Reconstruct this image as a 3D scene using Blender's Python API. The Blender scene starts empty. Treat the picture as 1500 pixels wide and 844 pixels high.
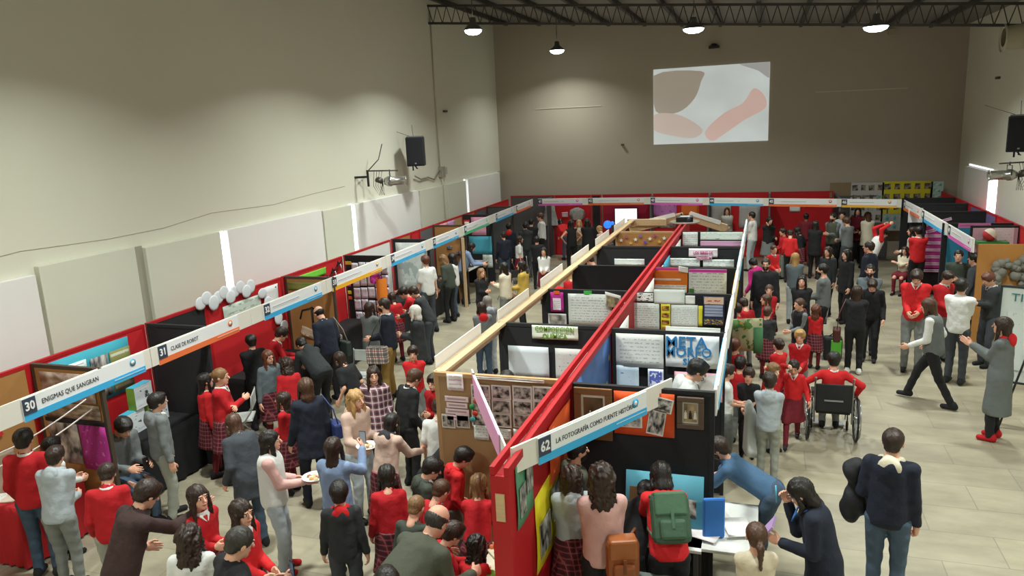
import bpy, bmesh, math, random
import numpy as np
from mathutils import Vector, Matrix, Euler
from mathutils import noise as mnoise
random.seed(7); np.random.seed(7)
C = bpy.context.scene.collection
SC = bpy.context.scene
PI = math.pi
# ------------------------------------------------------------------ camera
# the room's own axes: Y runs down the hall, X across it, Z up, metres
PW, PH = 1500, 844
CX, CY = 750.0, 422.0
CAMH = 4.5
_vy = np.array([1122., 168.]) - (CX, CY); _vz = np.array([985., 5500.]) - (CX, CY)
FPX = math.sqrt(-(_vy @ _vz))
def _d(v):
    a = np.array([v[0], -v[1], -FPX]); return a / np.linalg.norm(a)
_Y = _d(_vy); _Z = -_d(_vz); _Z = _Z - _Y * (_Y @ _Z); _Z /= np.linalg.norm(_Z); _X = np.cross(_Y, _Z)
ROT = np.array([_X, _Y, _Z])
def ray(x, y): return ROT @ np.array([x - CX, -(y - CY), -FPX])
def PZ(x, y, z):
    r = ray(x, y); t = (z - CAMH) / r[2]; return Vector((r[0]*t, r[1]*t, z))
def PY(x, y, Y):
    r = ray(x, y); t = Y / r[1]; return Vector((r[0]*t, Y, CAMH + r[2]*t))
def PX(x, y, X):
    r = ray(x, y); t = X / r[0]; return Vector((X, r[1]*t, CAMH + r[2]*t))
cam = bpy.data.cameras.new('camera'); camo = bpy.data.objects.new('camera', cam); C.objects.link(camo)
cam.sensor_width = 36; cam.lens = FPX / PW * 36; cam.clip_end = 200; cam.clip_start = 0.05
M4 = Matrix([[*ROT[0], 0], [*ROT[1], 0], [*ROT[2], CAMH], [0, 0, 0, 1]])
camo.matrix_world = M4
SC.camera = camo
# ------------------------------------------------------------------ light
SC.view_settings.view_transform = 'Standard'; SC.view_settings.look = 'None'
SC.view_settings.gamma = 1; SC.view_settings.use_curve_mapping = False
SC.view_settings.exposure = 0.10
w = bpy.data.worlds.new('world'); SC.world = w; w.use_nodes = True
w.node_tree.nodes['Background'].inputs[0].default_value = (0.75, 0.85, 1.0, 1)
w.node_tree.nodes['Background'].inputs[1].default_value = 0.4
LAMP_W = 150
LAMP_K = [0.8, 0.4, 0.8, 0.8, 1.2, 1, 1, 1.25, 1, 1, 1.1, 1]
# x, y, z of every high bay lamp of the hall: four in view, the rest nearer than the frame
LAMPS = [(PY(693, 43, 16.8), 1), (PY(816, 73, 24.0), 1), (PY(1016, 41, 20.0), 1), (PY(1283, 38, 19.0), 1),
         (Vector((-5.5, 13.0, 7.0)), 0), (Vector((-1.7, 13.0, 6.8)), 0), (Vector((3.0, 13.0, 6.5)), 0),
         (Vector((-5.5, 6.5, 7.0)), 0), (Vector((-1.7, 6.5, 6.8)), 0), (Vector((3.0, 6.5, 6.5)), 0),
         (Vector((-5.5, 0.5, 7.0)), 0), (Vector((2.2, 0.5, 6.6)), 0)]
for li, (p, vis) in enumerate(LAMPS):
    l = bpy.data.lights.new('high_bay_light', 'AREA'); l.shape = 'DISK'; l.size = 0.5; l.energy = LAMP_W * LAMP_K[li]
    l.color = (0.95, 1.0, 0.94); l.spread = math.radians(136)
    o = bpy.data.objects.new('high_bay_light', l); o.location = p - Vector((0, 0, 0.15)); C.objects.link(o)
# ------------------------------------------------------------------ materials
def lin(c):
    if isinstance(c, str):
        c = tuple(int(c[i:i+2], 16) / 255 for i in (0, 2, 4))
    return tuple(((x / 12.92) if x <= 0.04045 else ((x + 0.055) / 1.055) ** 2.4) for x in c) + (1.0,)
_mc = {}
def newmat(name):
    m = bpy.data.materials.new(name); m.use_nodes = True
    return m, m.node_tree, m.node_tree.nodes['Principled BSDF']
def mat(col, rough=0.7, var=0.12, scale=6.0, bump=0.0, metal=0.0, name=None, bscale=None):
    key = (str(col), rough, var, scale, bump, metal)
    if key in _mc: return _mc[key]
    m, nt, b = newmat(name or 'surface_' + str(col))
    L = nt.links; c = lin(col)
    tc = nt.nodes.new('ShaderNodeTexCoord'); n = nt.nodes.new('ShaderNodeTexNoise')
    n.inputs['Scale'].default_value = scale; n.inputs['Detail'].default_value = 4
    L.new(tc.outputs['Object'], n.inputs['Vector'])
    mx = nt.nodes.new('ShaderNodeMix'); mx.data_type = 'RGBA'
    mx.inputs[6].default_value = tuple(x * (1 - var) for x in c[:3]) + (1,)
    mx.inputs[7].default_value = tuple(min(1, x * (1 + var)) for x in c[:3]) + (1,)
    L.new(n.outputs['Fac'], mx.inputs[0]); L.new(mx.outputs[2], b.inputs['Base Color'])
    b.inputs['Roughness'].default_value = rough; b.inputs['Metallic'].default_value = metal
    if bump:
        bp = nt.nodes.new('ShaderNodeBump'); bp.inputs['Strength'].default_value = bump; bp.inputs['Distance'].default_value = 0.02
        n2 = nt.nodes.new('ShaderNodeTexNoise'); n2.inputs['Scale'].default_value = bscale or scale * 3; n2.inputs['Detail'].default_value = 3
        L.new(tc.outputs['Object'], n2.inputs['Vector'])
        L.new(n2.outputs['Fac'], bp.inputs['Height']); L.new(bp.outputs[0], b.inputs['Normal'])
    _mc[key] = m
    return m
def emit(col, s, name='lit_surface'):
    m, nt, b = newmat(name)
    b.inputs['Base Color'].default_value = (0, 0, 0, 1)
    b.inputs['Emission Color'].default_value = lin(col); b.inputs['Emission Strength'].default_value = s
    return m
def math_node(nt, op, a, b=None, c=None):
    n = nt.nodes.new('ShaderNodeMath'); n.operation = op
    for i, v in enumerate((a, b, c)):
        if v is None: continue
        if isinstance(v, (int, float)): n.inputs[i].default_value = v
        else: nt.links.new(v, n.inputs[i])
    return n.outputs[0]
def mixc(nt, fac, c1, c2):
    mx = nt.nodes.new('ShaderNodeMix'); mx.data_type = 'RGBA'
    for i, v in ((0, fac), (6, c1), (7, c2)):
        if hasattr(v, 'is_linked') or isinstance(v, bpy.types.NodeSocket): nt.links.new(v, mx.inputs[i])
        elif i == 0: mx.inputs[0].default_value = v
        else: mx.inputs[i].default_value = lin(v) if len(v) == 6 or len(v) == 3 else v
    return mx.outputs[2]
# printed sheets: u,v from the UV map
_pc = {}
def paper(base='f2f4f2', ink='555a60', rows=14, fill=0.5, margin=0.08, seed=0, blobs=None, rough=0.75):
    """sheet of paper with faint rows of writing (rows) and optional coloured drawings (blobs)"""
    key = (base, ink, rows, fill, margin, seed, str(blobs))
    if key in _pc: return _pc[key]
    m, nt, b = newmat('printed_sheet'); L = nt.links
    tc = nt.nodes.new('ShaderNodeTexCoord'); sp = nt.nodes.new('ShaderNodeSeparateXYZ'); L.new(tc.outputs['UV'], sp.inputs[0])
    u, v = sp.outputs[0], sp.outputs[1]
    fr = math_node(nt, 'FRACT', math_node(nt, 'MULTIPLY', v, rows))
    line = math_node(nt, 'LESS_THAN', math_node(nt, 'ABSOLUTE', math_node(nt, 'SUBTRACT', fr, 0.5)), 0.17)
    mp = nt.nodes.new('ShaderNodeMapping'); mp.inputs['Scale'].default_value = (rows * 1.6, rows, 1)
    mp.inputs['Location'].default_value = (seed * 3.1, seed * 1.7, 0)
    L.new(tc.outputs['UV'], mp.inputs[0])
    n = nt.nodes.new('ShaderNodeTexNoise'); n.inputs['Scale'].default_value = 1.4; n.inputs['Detail'].default_value = 2
    L.new(mp.outputs[0], n.inputs['Vector'])
    word = math_node(nt, 'GREATER_THAN', n.outputs['Fac'], 1 - fill)
    inside = math_node(nt, 'MULTIPLY',
        math_node(nt, 'LESS_THAN', math_node(nt, 'ABSOLUTE', math_node(nt, 'SUBTRACT', u, 0.5)), 0.5 - margin),
        math_node(nt, 'LESS_THAN', math_node(nt, 'ABSOLUTE', math_node(nt, 'SUBTRACT', v, 0.5)), 0.5 - margin))
    f = math_node(nt, 'MULTIPLY', math_node(nt, 'MULTIPLY', line, word), inside)
    f = math_node(nt, 'MULTIPLY', f, 0.6)
    col = mixc(nt, f, base, ink)
    if blobs:
        for k, (bc, sc, th) in enumerate(blobs):
            vn = nt.nodes.new('ShaderNodeTexNoise'); vn.inputs['Scale'].default_value = sc; vn.inputs['Detail'].default_value = 3
            mq = nt.nodes.new('ShaderNodeMapping'); mq.inputs['Location'].default_value = (k * 5.3 + seed, k * 2.2, seed * .7)
            L.new(tc.outputs['UV'], mq.inputs[0]); L.new(mq.outputs[0], vn.inputs['Vector'])
            g = math_node(nt, 'MULTIPLY', math_node(nt, 'GREATER_THAN', vn.outputs['Fac'], th), inside)
            col = mixc(nt, g, col, bc)
    L.new(col, b.inputs['Base Color']); b.inputs['Roughness'].default_value = rough
    _pc[key] = m
    return m
def photo(seed=0, dark='1e1c1a', light='d8d2c8', sc=5.0):
    sc = sc * 0.42
    """a black and white or sepia photograph: a soft tonal picture, no writing"""
    key = ('photo', seed, dark, light, sc)
    if key in _pc: return _pc[key]
    m, nt, b = newmat('photo_print'); L = nt.links
    tc = nt.nodes.new('ShaderNodeTexCoord'); mp = nt.nodes.new('ShaderNodeMapping'); mp.inputs['Location'].default_value = (seed * 2.7, seed * 1.3, 0)
    mp.inputs['Scale'].default_value = (1.5, 1, 1)
    L.new(tc.outputs['UV'], mp.inputs[0])
    n = nt.nodes.new('ShaderNodeTexNoise'); n.inputs['Scale'].default_value = sc; n.inputs['Detail'].default_value = 2.5; L.new(mp.outputs[0], n.inputs['Vector'])
    r = nt.nodes.new('ShaderNodeValToRGB'); r.color_ramp.elements[0].position = 0.36; r.color_ramp.elements[1].position = 0.68
    r.color_ramp.elements[0].color = lin(dark); r.color_ramp.elements[1].color = lin(light)
    L.new(n.outputs['Fac'], r.inputs[0]); L.new(r.outputs[0], b.inputs['Base Color']); b.inputs['Roughness'].default_value = 0.4
    _pc[key] = m
    return m
def plaid(base='7c1f2c', dark='2a1220', light='b9867f', sc=14.0, name='plaid_cloth'):
    m, nt, b = newmat(name); L = nt.links
    tc = nt.nodes.new('ShaderNodeTexCoord'); sp = nt.nodes.new('ShaderNodeSeparateXYZ'); L.new(tc.outputs['Object'], sp.inputs[0])
    s = math_node(nt, 'ADD', sp.outputs[0], sp.outputs[1])
    h = math_node(nt, 'FRACT', math_node(nt, 'MULTIPLY', s, sc)); v = math_node(nt, 'FRACT', math_node(nt, 'MULTIPLY', sp.outputs[2], sc))
    c = mixc(nt, math_node(nt, 'MULTIPLY', math_node(nt, 'GREATER_THAN', h, 0.55), 0.6), base, dark)
    c = mixc(nt, math_node(nt, 'MULTIPLY', math_node(nt, 'GREATER_THAN', v, 0.55), 0.6), c, dark)
    c = mixc(nt, math_node(nt, 'MULTIPLY', math_node(nt, 'LESS_THAN', math_node(nt, 'ABSOLUTE', math_node(nt, 'SUBTRACT', h, 0.3)), 0.07), 0.8), c, light)
    c = mixc(nt, math_node(nt, 'MULTIPLY', math_node(nt, 'LESS_THAN', math_node(nt, 'ABSOLUTE', math_node(nt, 'SUBTRACT', v, 0.3)), 0.07), 0.8), c, light)
    L.new(c, b.inputs['Base Color']); b.inputs['Roughness'].default_value = 0.85
    return m
def wood(col='c9a877', name='pine_wood', rough=0.6, sc=3.0):
    m, nt, b = newmat(name); L = nt.links
    tc = nt.nodes.new('ShaderNodeTexCoord'); mp = nt.nodes.new('ShaderNodeMapping'); mp.inputs['Scale'].default_value = (sc * 6, sc * 0.5, sc * 6)
    L.new(tc.outputs['Object'], mp.inputs[0])
    n = nt.nodes.new('ShaderNodeTexNoise'); n.inputs['Scale'].default_value = 2; n.inputs['Detail'].default_value = 6; L.new(mp.outputs[0], n.inputs['Vector'])
    c = lin(col)
    L.new(mixc(nt, n.outputs['Fac'], tuple(x * .72 for x in c[:3]) + (1,), tuple(min(1, x * 1.2) for x in c[:3]) + (1,)), b.inputs['Base Color'])
    b.inputs['Roughness'].default_value = rough
    return m
# ------------------------------------------------------------------ mesh helpers
class MB:
    def __init__(s): s.bm = bmesh.new(); s.uv = s.bm.loops.layers.uv.new('UVMap')
    def face(s, pts, mi=0, uv=None):
        f = s.bm.faces.new([s.bm.verts.new(p) for p in pts]); f.material_index = mi
        if uv:
            for l, q in zip(f.loops, uv): l[s.uv].uv = q
        return f
    def box(s, lo, hi, mi=0, M=None):
        x0, y0, z0 = lo; x1, y1, z1 = hi
        c = [Vector(p) for p in ((x0,y0,z0),(x1,y0,z0),(x1,y1,z0),(x0,y1,z0),(x0,y0,z1),(x1,y0,z1),(x1,y1,z1),(x0,y1,z1))]
        if M is not None: c = [M @ p for p in c]
        v = [s.bm.verts.new(p) for p in c]
        for q in ((3,2,1,0),(4,5,6,7),(0,1,5,4),(1,2,6,5),(2,3,7,6),(3,0,4,7)):
            f = s.bm.faces.new([v[i] for i in q]); f.material_index = mi
            for l, u in zip(f.loops, ((0,0),(1,0),(1,1),(0,1))): l[s.uv].uv = u
        return s
    def bar(s, a, b, wd, th, up=(0,0,1), mi=0):
        """rectangular bar from a to b; wd across, th along up"""
        a, b = Vector(a), Vector(b); d = b - a; L = d.length; d.normalize()
        r = d.cross(Vector(up));
        if r.length < 1e-4: r = d.cross(Vector((1,0,0)))
        r.normalize(); u = r.cross(d)
        M = Matrix(((r.x, d.x, u.x, a.x), (r.y, d.y, u.y, a.y), (r.z, d.z, u.z, a.z), (0,0,0,1)))
        return s.box((-wd/2, 0, -th/2), (wd/2, L, th/2), mi, M)
    def tube(s, pts, r, n=8, mi=0, cap=True, radii=None):
        pts = [Vector(p) for p in pts]; rings = []
        for i, p in enumerate(pts):
            d = (pts[min(i+1, len(pts)-1)] - pts[max(i-1, 0)]).normalized()
            a = d.cross(Vector((0,0,1)));
            if a.length < 0.05: a = d.cross(Vector((1,0,0)))
            a.normalize(); b = d.cross(a); rr = radii[i] if radii else r
            rings.append([s.bm.verts.new(p + (a*math.cos(2*PI*k/n) + b*math.sin(2*PI*k/n)) * rr) for k in range(n)])
        for A, B in zip(rings, rings[1:]):
            for k in range(n):
                f = s.bm.faces.new((A[k], A[(k+1)%n], B[(k+1)%n], B[k])); f.smooth = True; f.material_index = mi
        if cap:
            for R_ in (rings[0][::-1], rings[-1]):
                f = s.bm.faces.new(R_); f.material_index = mi
        return s
    def lathe(s, prof, c=(0,0,0), n=20, mi=0, M=None):
        c = Vector(c); rings = []
        for r, z in prof:
            ring = []
            for k in range(n):
                p = Vector((r*math.cos(2*PI*k/n), r*math.sin(2*PI*k/n), z))
                if M is not None: p = M @ p
                ring.append(s.bm.verts.new(p + c))
            rings.append(ring)
        for A, B in zip(rings, rings[1:]):
            for k in range(n):
                f = s.bm.faces.new((A[k], A[(k+1)%n], B[(k+1)%n], B[k])); f.smooth = True; f.material_index = mi
        return s
    def sheet(s, o, du, dv, nu=1, nv=1, curl=0.0, thick=0.004, mi=0):
        """thin sheet from corner o along du, dv, with slight waves out of plane, and real thickness"""
        o, du, dv = Vector(o), Vector(du), Vector(dv); n = du.cross(dv).normalized()
        def P(i, j, side):
            u, v = i/nu, j/nv
            wv = curl * (math.sin(u*5.1 + v*2.3 + o.x*3) * 0.5 + math.sin(v*6.3 + u*1.7 + o.y*2) * 0.5)
            return o + du*u + dv*v + n*(wv + side*thick/2)
        for side in (1, -1):
            V = [[s.bm.verts.new(P(i, j, side)) for j in range(nv+1)] for i in range(nu+1)]
            for i in range(nu):
                for j in range(nv):
                    q = [V[i][j], V[i+1][j], V[i+1][j+1], V[i][j+1]]; uvq = [(i/nu,j/nv),((i+1)/nu,j/nv),((i+1)/nu,(j+1)/nv),(i/nu,(j+1)/nv)]
                    if side < 0: q = q[::-1]; uvq = uvq[::-1]
                    f = s.bm.faces.new(q); f.material_index = mi; f.smooth = nu > 1
                    for l, uu in zip(f.loops, uvq): l[s.uv].uv = uu
            if side == 1: Vt = V
        B = [(i,0) for i in range(nu)] + [(nu,j) for j in range(nv)] + [(i,nv) for i in range(nu,0,-1)] + [(0,j) for j in range(nv,0,-1)]
        for k in range(len(B)):
            a, b = B[k], B[(k+1)%len(B)]
            f = s.bm.faces.new((Vt[a[0]][a[1]], V[a[0]][a[1]], V[b[0]][b[1]], Vt[b[0]][b[1]])); f.material_index = mi
        return s
    def build(s, name, mats, parent=None, bevel=0, label=None):
        me = bpy.data.meshes.new(name); s.bm.to_mesh(me); s.bm.free()
        for m in (mats if isinstance(mats, (list, tuple)) else [mats]): me.materials.append(m)
        o = bpy.data.objects.new(name, me); C.objects.link(o)
        if parent is not None: o.parent = parent
        if bevel:
            md = o.modifiers.new('bevel', 'BEVEL'); md.width = bevel; md.segments = 2; md.limit_method = 'ANGLE'
        if label: o['label'] = label
        return o
def tag(o, label, cat, group=None, kind=None):
    o['label'] = label; o['category'] = cat
    if group: o['group'] = group
    if kind: o['kind'] = kind
    return o
def struct(o, cat=None):
    o['kind'] = 'structure'
    return o
def thing(name, label, cat, loc=(0,0,0), rz=0.0, group=None):
    o = bpy.data.objects.new(name, None); C.objects.link(o); o.location = loc; o.rotation_euler = (0,0,rz)
    o.empty_display_size = 0.1
    return tag(o, label, cat, group)
def text_mesh(name, s, size, M, m, parent=None, extrude=0.002, align='LEFT', squash=1.0, bold=0.0):
    cu = bpy.data.curves.new('lettering', 'FONT'); cu.body = s; cu.size = size; cu.extrude = extrude; cu.align_x = align; cu.align_y = 'CENTER'
    cu.resolution_u = 2; cu.offset = bold
    t = bpy.data.objects.new('lettering', cu); C.objects.link(t)
    bpy.context.view_layer.update()
    me = bpy.data.meshes.new_from_object(t.evaluated_get(bpy.context.evaluated_depsgraph_get()))
    bpy.data.objects.remove(t)
    me.materials.clear(); me.materials.append(m)
    me.transform(M @ Matrix.Diagonal((squash, 1, 1, 1)))
    o = bpy.data.objects.new(name, me); C.objects.link(o)
    if parent is not None: o.parent = parent
    return o
def frame(o, right, up):
    """matrix placing local x along right, y along up at o"""
    r = Vector(right).normalized(); u = Vector(up).normalized(); n = r.cross(u).normalized(); u = n.cross(r)
    return Matrix(((r.x,u.x,n.x,o[0]),(r.y,u.y,n.y,o[1]),(r.z,u.z,n.z,o[2]),(0,0,0,1)))
# ==================================================================== structure
XL, XR, YB, YF = -9.0, 5.5, 25.6, -3.0
T = 2.05                                           # height of the booth panels
def roofz(x): return 8.05 - (x - XL) * (1.25 / (XR - XL))
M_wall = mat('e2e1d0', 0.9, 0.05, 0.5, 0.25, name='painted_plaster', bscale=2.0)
M_board = mat('eeeeea', 0.85, 0.03, 0.8, name='white_board')
M_floor = None
def floor_mat():
    m, nt, b = newmat('floor_tiles'); L = nt.links
    tc = nt.nodes.new('ShaderNodeTexCoord')
    br = nt.nodes.new('ShaderNodeTexBrick'); br.inputs['Scale'].default_value = 1.0; br.offset = 0.5
    br.inputs['Brick Width'].default_value = 1.2; br.inputs['Row Height'].default_value = 0.6; br.inputs['Mortar Size'].default_value = 0.006
    br.inputs['Mortar Smooth'].default_value = 0.3
    br.inputs['Color1'].default_value = lin('aea893'); br.inputs['Color2'].default_value = lin('a29c8b'); br.inputs['Mortar'].default_value = lin('8e887b')
    br.inputs['Bias'].default_value = 0.0
    L.new(tc.outputs['Object'], br.inputs['Vector'])
    n = nt.nodes.new('ShaderNodeTexNoise'); n.inputs['Scale'].default_value = 1.6; n.inputs['Detail'].default_value = 6; n.inputs['Roughness'].default_value = 0.65
    mp = nt.nodes.new('ShaderNodeMapping'); mp.inputs['Rotation'].default_value = (0,0,0.5); mp.inputs['Scale'].default_value = (0.7, 1.6, 1)
    L.new(tc.outputs['Object'], mp.inputs[0]); L.new(mp.outputs[0], n.inputs['Vector'])
    r = nt.nodes.new('ShaderNodeValToRGB'); r.color_ramp.elements[0].position = 0.3; r.color_ramp.elements[1].position = 0.75
    r.color_ramp.elements[0].color = (0.72, 0.70, 0.66, 1); r.color_ramp.elements[1].color = (1.12, 1.1, 1.04, 1)
    L.new(n.outputs['Fac'], r.inputs[0])
    mx = nt.nodes.new('ShaderNodeMix'); mx.data_type = 'RGBA'; mx.blend_type = 'MULTIPLY'; mx.inputs[0].default_value = 1
    L.new(br.outputs['Color'], mx.inputs[6]); L.new(r.outputs[0], mx.inputs[7]); L.new(mx.outputs[2], b.inputs['Base Color'])
    b.inputs['Roughness'].default_value = 0.38
    return m
struct(MB().box((XL-0.2, YF, -0.1), (XR+0.2, YB+0.2, 0)).build('floor', floor_mat()))
def wallmesh(pts, mi=0):
    mb = MB(); mb.face(pts); return mb
# walls as slabs
mb = MB()
def slab(a, b, ztop_a, ztop_b, nrm):
    n = Vector(nrm) * 0.2; mb = MB()
    A = [Vector((a[0], a[1], 0)), Vector((b[0], b[1], 0)), Vector((b[0], b[1], ztop_b)), Vector((a[0], a[1], ztop_a))]
    B = [p + n for p in A]
    mb.face(A); mb.face(B[::-1])
    for i in range(4): mb.face((A[i], B[i], B[(i+1)%4], A[(i+1)%4]))
    bmesh.ops.recalc_face_normals(mb.bm, faces=mb.bm.faces)
    return mb
struct(slab((XL, YF), (XL, YB), roofz(XL), roofz(XL), (-1,0,0)).build('wall_left', M_wall))
struct(slab((XR, YF), (XR, YB), roofz(XR), roofz(XR), (1,0,0)).build('wall_right', M_wall))
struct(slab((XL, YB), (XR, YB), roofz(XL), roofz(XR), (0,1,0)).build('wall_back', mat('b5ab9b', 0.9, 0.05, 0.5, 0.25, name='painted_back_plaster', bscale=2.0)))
struct(slab((XL, YF), (XR, YF), roofz(XL), roofz(XR), (0,-1,0)).build('wall_front', M_wall))
mb = MB(); A = [Vector((XL, YF, roofz(XL))), Vector((XL, YB, roofz(XL))), Vector((XR, YB, roofz(XR))), Vector((XR, YF, roofz(XR)))]
B = [p + Vector((0,0,0.15)) for p in A]; mb.face(A); mb.face(B[::-1])
for i in range(4): mb.face((A[i], B[i], B[(i+1)%4], A[(i+1)%4]))
bmesh.ops.recalc_face_normals(mb.bm, faces=mb.bm.faces)
struct(mb.build('ceiling', mat('8a8680', 0.8, 0.1, 2.0, name='roof_deck')))
M_steel = mat('4a4744', 0.6, 0.1, 3, metal=0.3, name='dark_steel')
# roof trusses across the hall and the purlins that run over them
for i, ty in enumerate((20.2, 13.2, 7.2)):
    mb = MB(); dep = 0.46
    top = lambda x: roofz(x) - 0.17
    for zf in (0, -dep):
        mb.bar((XL, ty, top(XL)+zf), (XR, ty, top(XR)+zf), 0.07, 0.06)
    n = 52
    for k in range(n):
        x0 = XL + (XR-XL)*k/n; x1 = XL + (XR-XL)*(k+0.5)/n; x2 = XL + (XR-XL)*(k+1)/n
        mb.tube([(x0, ty, top(x0)), (x1, ty, top(x1)-dep)], 0.012, 4, cap=False); mb.tube([(x1, ty, top(x1)-dep), (x2, ty, top(x2))], 0.012, 4, cap=False)
    o = mb.build('roof_truss', M_steel)
    tag(o, ['open steel lattice truss crossing the hall above the left pipe, farthest from the viewer', 'middle steel lattice truss of the roof',
            'steel lattice truss nearest the viewer'][i], 'truss', 'roof trusses across the hall')
px = XL + 0.5; k = 0
names = []
while px < XR - 0.2:
    mb = MB(); z = roofz(px) - 0.075
    mb.box((px-0.045, YF+0.05, z-0.06), (px+0.045, YB-0.02, z+0.06))
    o = mb.build('roof_purlin', M_steel)
    tag(o, 'dark steel purlin running lengthwise under the grey roof', 'beam', 'purlins under the roof'); px += 1.18
# ------------------------------------------------------------------ windows of the left and right walls, covered by boards
M_day = emit('f4f8ff', 3.2, 'daylight')
def left_window(n, y0, y1):
    mb = MB(); mb.box((XL-0.02, y0, 0.9), (XL+0.012, y1, 2.93)); o = struct(mb.build('window_%d' % n, M_day))
left_window(1, 10.62, 10.78); left_window(2, 15.05, 15.17); left_window(3, 22.1, 22.2)
M_b2 = mat('dcdecd', 0.85, 0.04, 0.8, name='cream_board')
boards = [(3.2, 7.06, 2.9, M_board, 'large white board closing the window nearest the viewer on the left wall'),
          (7.12, 8.72, 3.0, M_b2, 'cream board on the left wall between the nearest white board and a dark gap'),
          (8.92, 10.6, 2.95, M_b2, 'cream board on the left wall just before the nearest glowing slit'),
          (10.8, 13.8, 2.95, M_board, 'wide bright white board on the left wall behind the nearest glowing slit'),
          (13.86, 15.03, 2.92, M_b2, 'narrow cream board on the left wall before the second glowing slit'),
          (15.2, 18.6, 2.92, M_board, 'white board on the left wall under the spotlight and speaker'),
          (18.7, 20.5, 2.9, M_b2, 'cream board on the left wall below the grey junction box'),
          (20.6, 22.05, 2.9, M_b2, 'cream board on the left wall just before the farthest glowing slit'),
          (22.25, 25.3, 2.93, M_board, 'white board on the left wall nearest the back corner')]
for y0, y1, z1, m, lab in boards:
    tag(MB().box((XL+0.002, y0, 0.5), (XL+0.09, y1, z1)).build('window_board', m, bevel=0.006), lab, 'board')
o = struct(MB().box((XR-0.012, 21.55, 0.9), (XR+0.02, 21.95, 2.86)).build('window_4', emit('f4f8ff', 5.0, 'daylight_slit')))
o = struct(MB().box((XR-0.012, 22.0, 2.845), (XR+0.02, 24.4, 2.885)).build('window_5', emit('f4f8ff', 1.6, 'daylight_gap')))
tag(MB().box((XR-0.09, 22.0, 0.5), (XR-0.002, 24.5, 2.82)).build('window_board', M_board, bevel=0.006), 'white board closing the window on the right wall beside the bright slit', 'board')
# strips coloured darker as recess shade between the boards; long settling crack above them
for k_, (y0, y1, z1) in enumerate(((8.725, 8.915, 2.98), (18.61, 18.69, 2.9), (25.32, 25.55, 2.95))):
    struct(MB().box((XL-0.01, y0, 0.5), (XL+0.03, y1, z1)).build('trim_%d' % (k_+3), mat('a9a694', 0.9, 0.05, name='recess_shade')))
mb = MB(); mb.tube([PX(x_, y_, XL+0.004) for x_, y_ in ((0, 376), (30, 368), (90, 360), (160, 350), (240, 334), (310, 312), (400, 300), (458, 284), (505, 273))], 0.006, 4)
struct(mb.build('trim_6', mat('b9b6a6', 0.9, 0.1, name='wall_crack')))
# two thin pale streaks set on the back wall
for i, (a, b) in enumerate((((785, 160), (880, 155)), ((1195, 135), (1330, 129)))):
    p, q = PY(*a, YB-0.012), PY(*b, YB-0.012)
    mb = MB(); mb.bar(p, q, 0.02, 0.025)
    struct(mb.build('trim_%d' % (i+1), mat('cfc8b8', 0.5, 0.05, name='pale_streak')))
# ------------------------------------------------------------------ high bay lamps
M_lamp = emit('f4fff8', 10, 'lamp_glass'); M_shade = mat('6b6b68', 0.4, 0.05, metal=0.6, name='lamp_aluminium')
lamp_labels = ['glowing high bay lamp nearest the left wall', 'small glowing high bay lamp hanging lowest in front of the back wall',
               'glowing high bay lamp above the projected picture', 'glowing high bay lamp hanging on the right, under the roof purlins']
for i, (p, vis) in enumerate(LAMPS):
    r = 0.27 if i > 1 else (0.24 if i == 1 else 0.21)
    lb = lamp_labels[i] if i < 4 else 'high bay lamp hanging over the hall, ' + ['left lamp of the middle row', 'centre lamp of the middle row', 'right lamp of the middle row', 'left lamp of the near row', 'centre lamp of the near row', 'right lamp of the near row', 'left lamp above the viewer', 'right lamp above the viewer'][i-4]
    t = thing('high_bay_lamp', lb, 'lamp', p, 0, 'high bay lamps under the roof')
    mb = MB(); mb.lathe([(0.04, 0.26), (0.07, 0.25), (0.08, 0.14), (0.13, 0.09), (r, 0.0), (r+0.01, -0.02), (r-0.01, -0.02), (0.12, 0.08)], n=24); mb.build('lamp_shade', M_shade, t)
    mb = MB(); mb.lathe([(0.001, -0.13), (r*0.5, -0.115), (r*0.85, -0.07), (r-0.01, -0.015), (r-0.02, 0.01), (0.001, 0.02)], n=24); mb.build('lamp_glass', M_lamp, t)
    mb = MB(); mb.tube([(0,0,0.24), (0,0,roofz(p.x)-p.z-0.02)], 0.012, 6); mb.build('suspension_rod', M_steel, t)
# ==================================================================== booths
M_black = mat('202124', 0.85, 0.15, 3, 0.15, name='black_felt'); M_red = mat('b3121c', 0.55, 0.1, 2, 0.1, name='red_paint')
M_kraft = mat('a97a45', 0.8, 0.15, 2.0, 0.35, name='kraft_paper', bscale=5); M_red2 = mat('c4161f', 0.8, 0.08, 2, 0.1, name='red_felt')
M_pine = wood('d2b48a'); M_white = mat('ecebe6', 0.6, 0.02, name='white_card'); M_ink = mat('3a3c44', 0.7, 0.05, name='dark_ink')
M_grey = mat('5b5c5e', 0.85, 0.1, 2, 0.2, name='grey_felt'); M_cardboard = mat('a9895f', 0.85, 0.08, 2, name='cardboard_paper')
def panel(name, label, a, b, z0=0.0, z1=T, th=0.04, m=None, cat='panel', group=None, frame_m=None, posts=True):
    """upright exhibition panel from a to b (x,y): board, top rail and two posts"""
    a = Vector((a[0], a[1], 0)); b = Vector((b[0], b[1], 0)); d = (b-a); L = d.length; ang = math.atan2(d.y, d.x)
    t = thing(name, label, cat, a, ang, group)
    fm = frame_m or M_black
    MB().box((0.03, -th/2, z0+0.02), (L-0.03, th/2, z1-0.03)).build('board', m or M_black, t)
    MB().box((0, -th/2-0.005, z1-0.045), (L, th/2+0.005, z1)).build('top_rail', fm, t, bevel=0.003)
    if posts:
        for x in (0.0, L-0.045):
            MB().box((x, -th/2-0.004, z0), (x+0.045, th/2+0.004, z1-0.04)).build('post', fm, t, bevel=0.003)
    t['len'] = L
    return t
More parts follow.
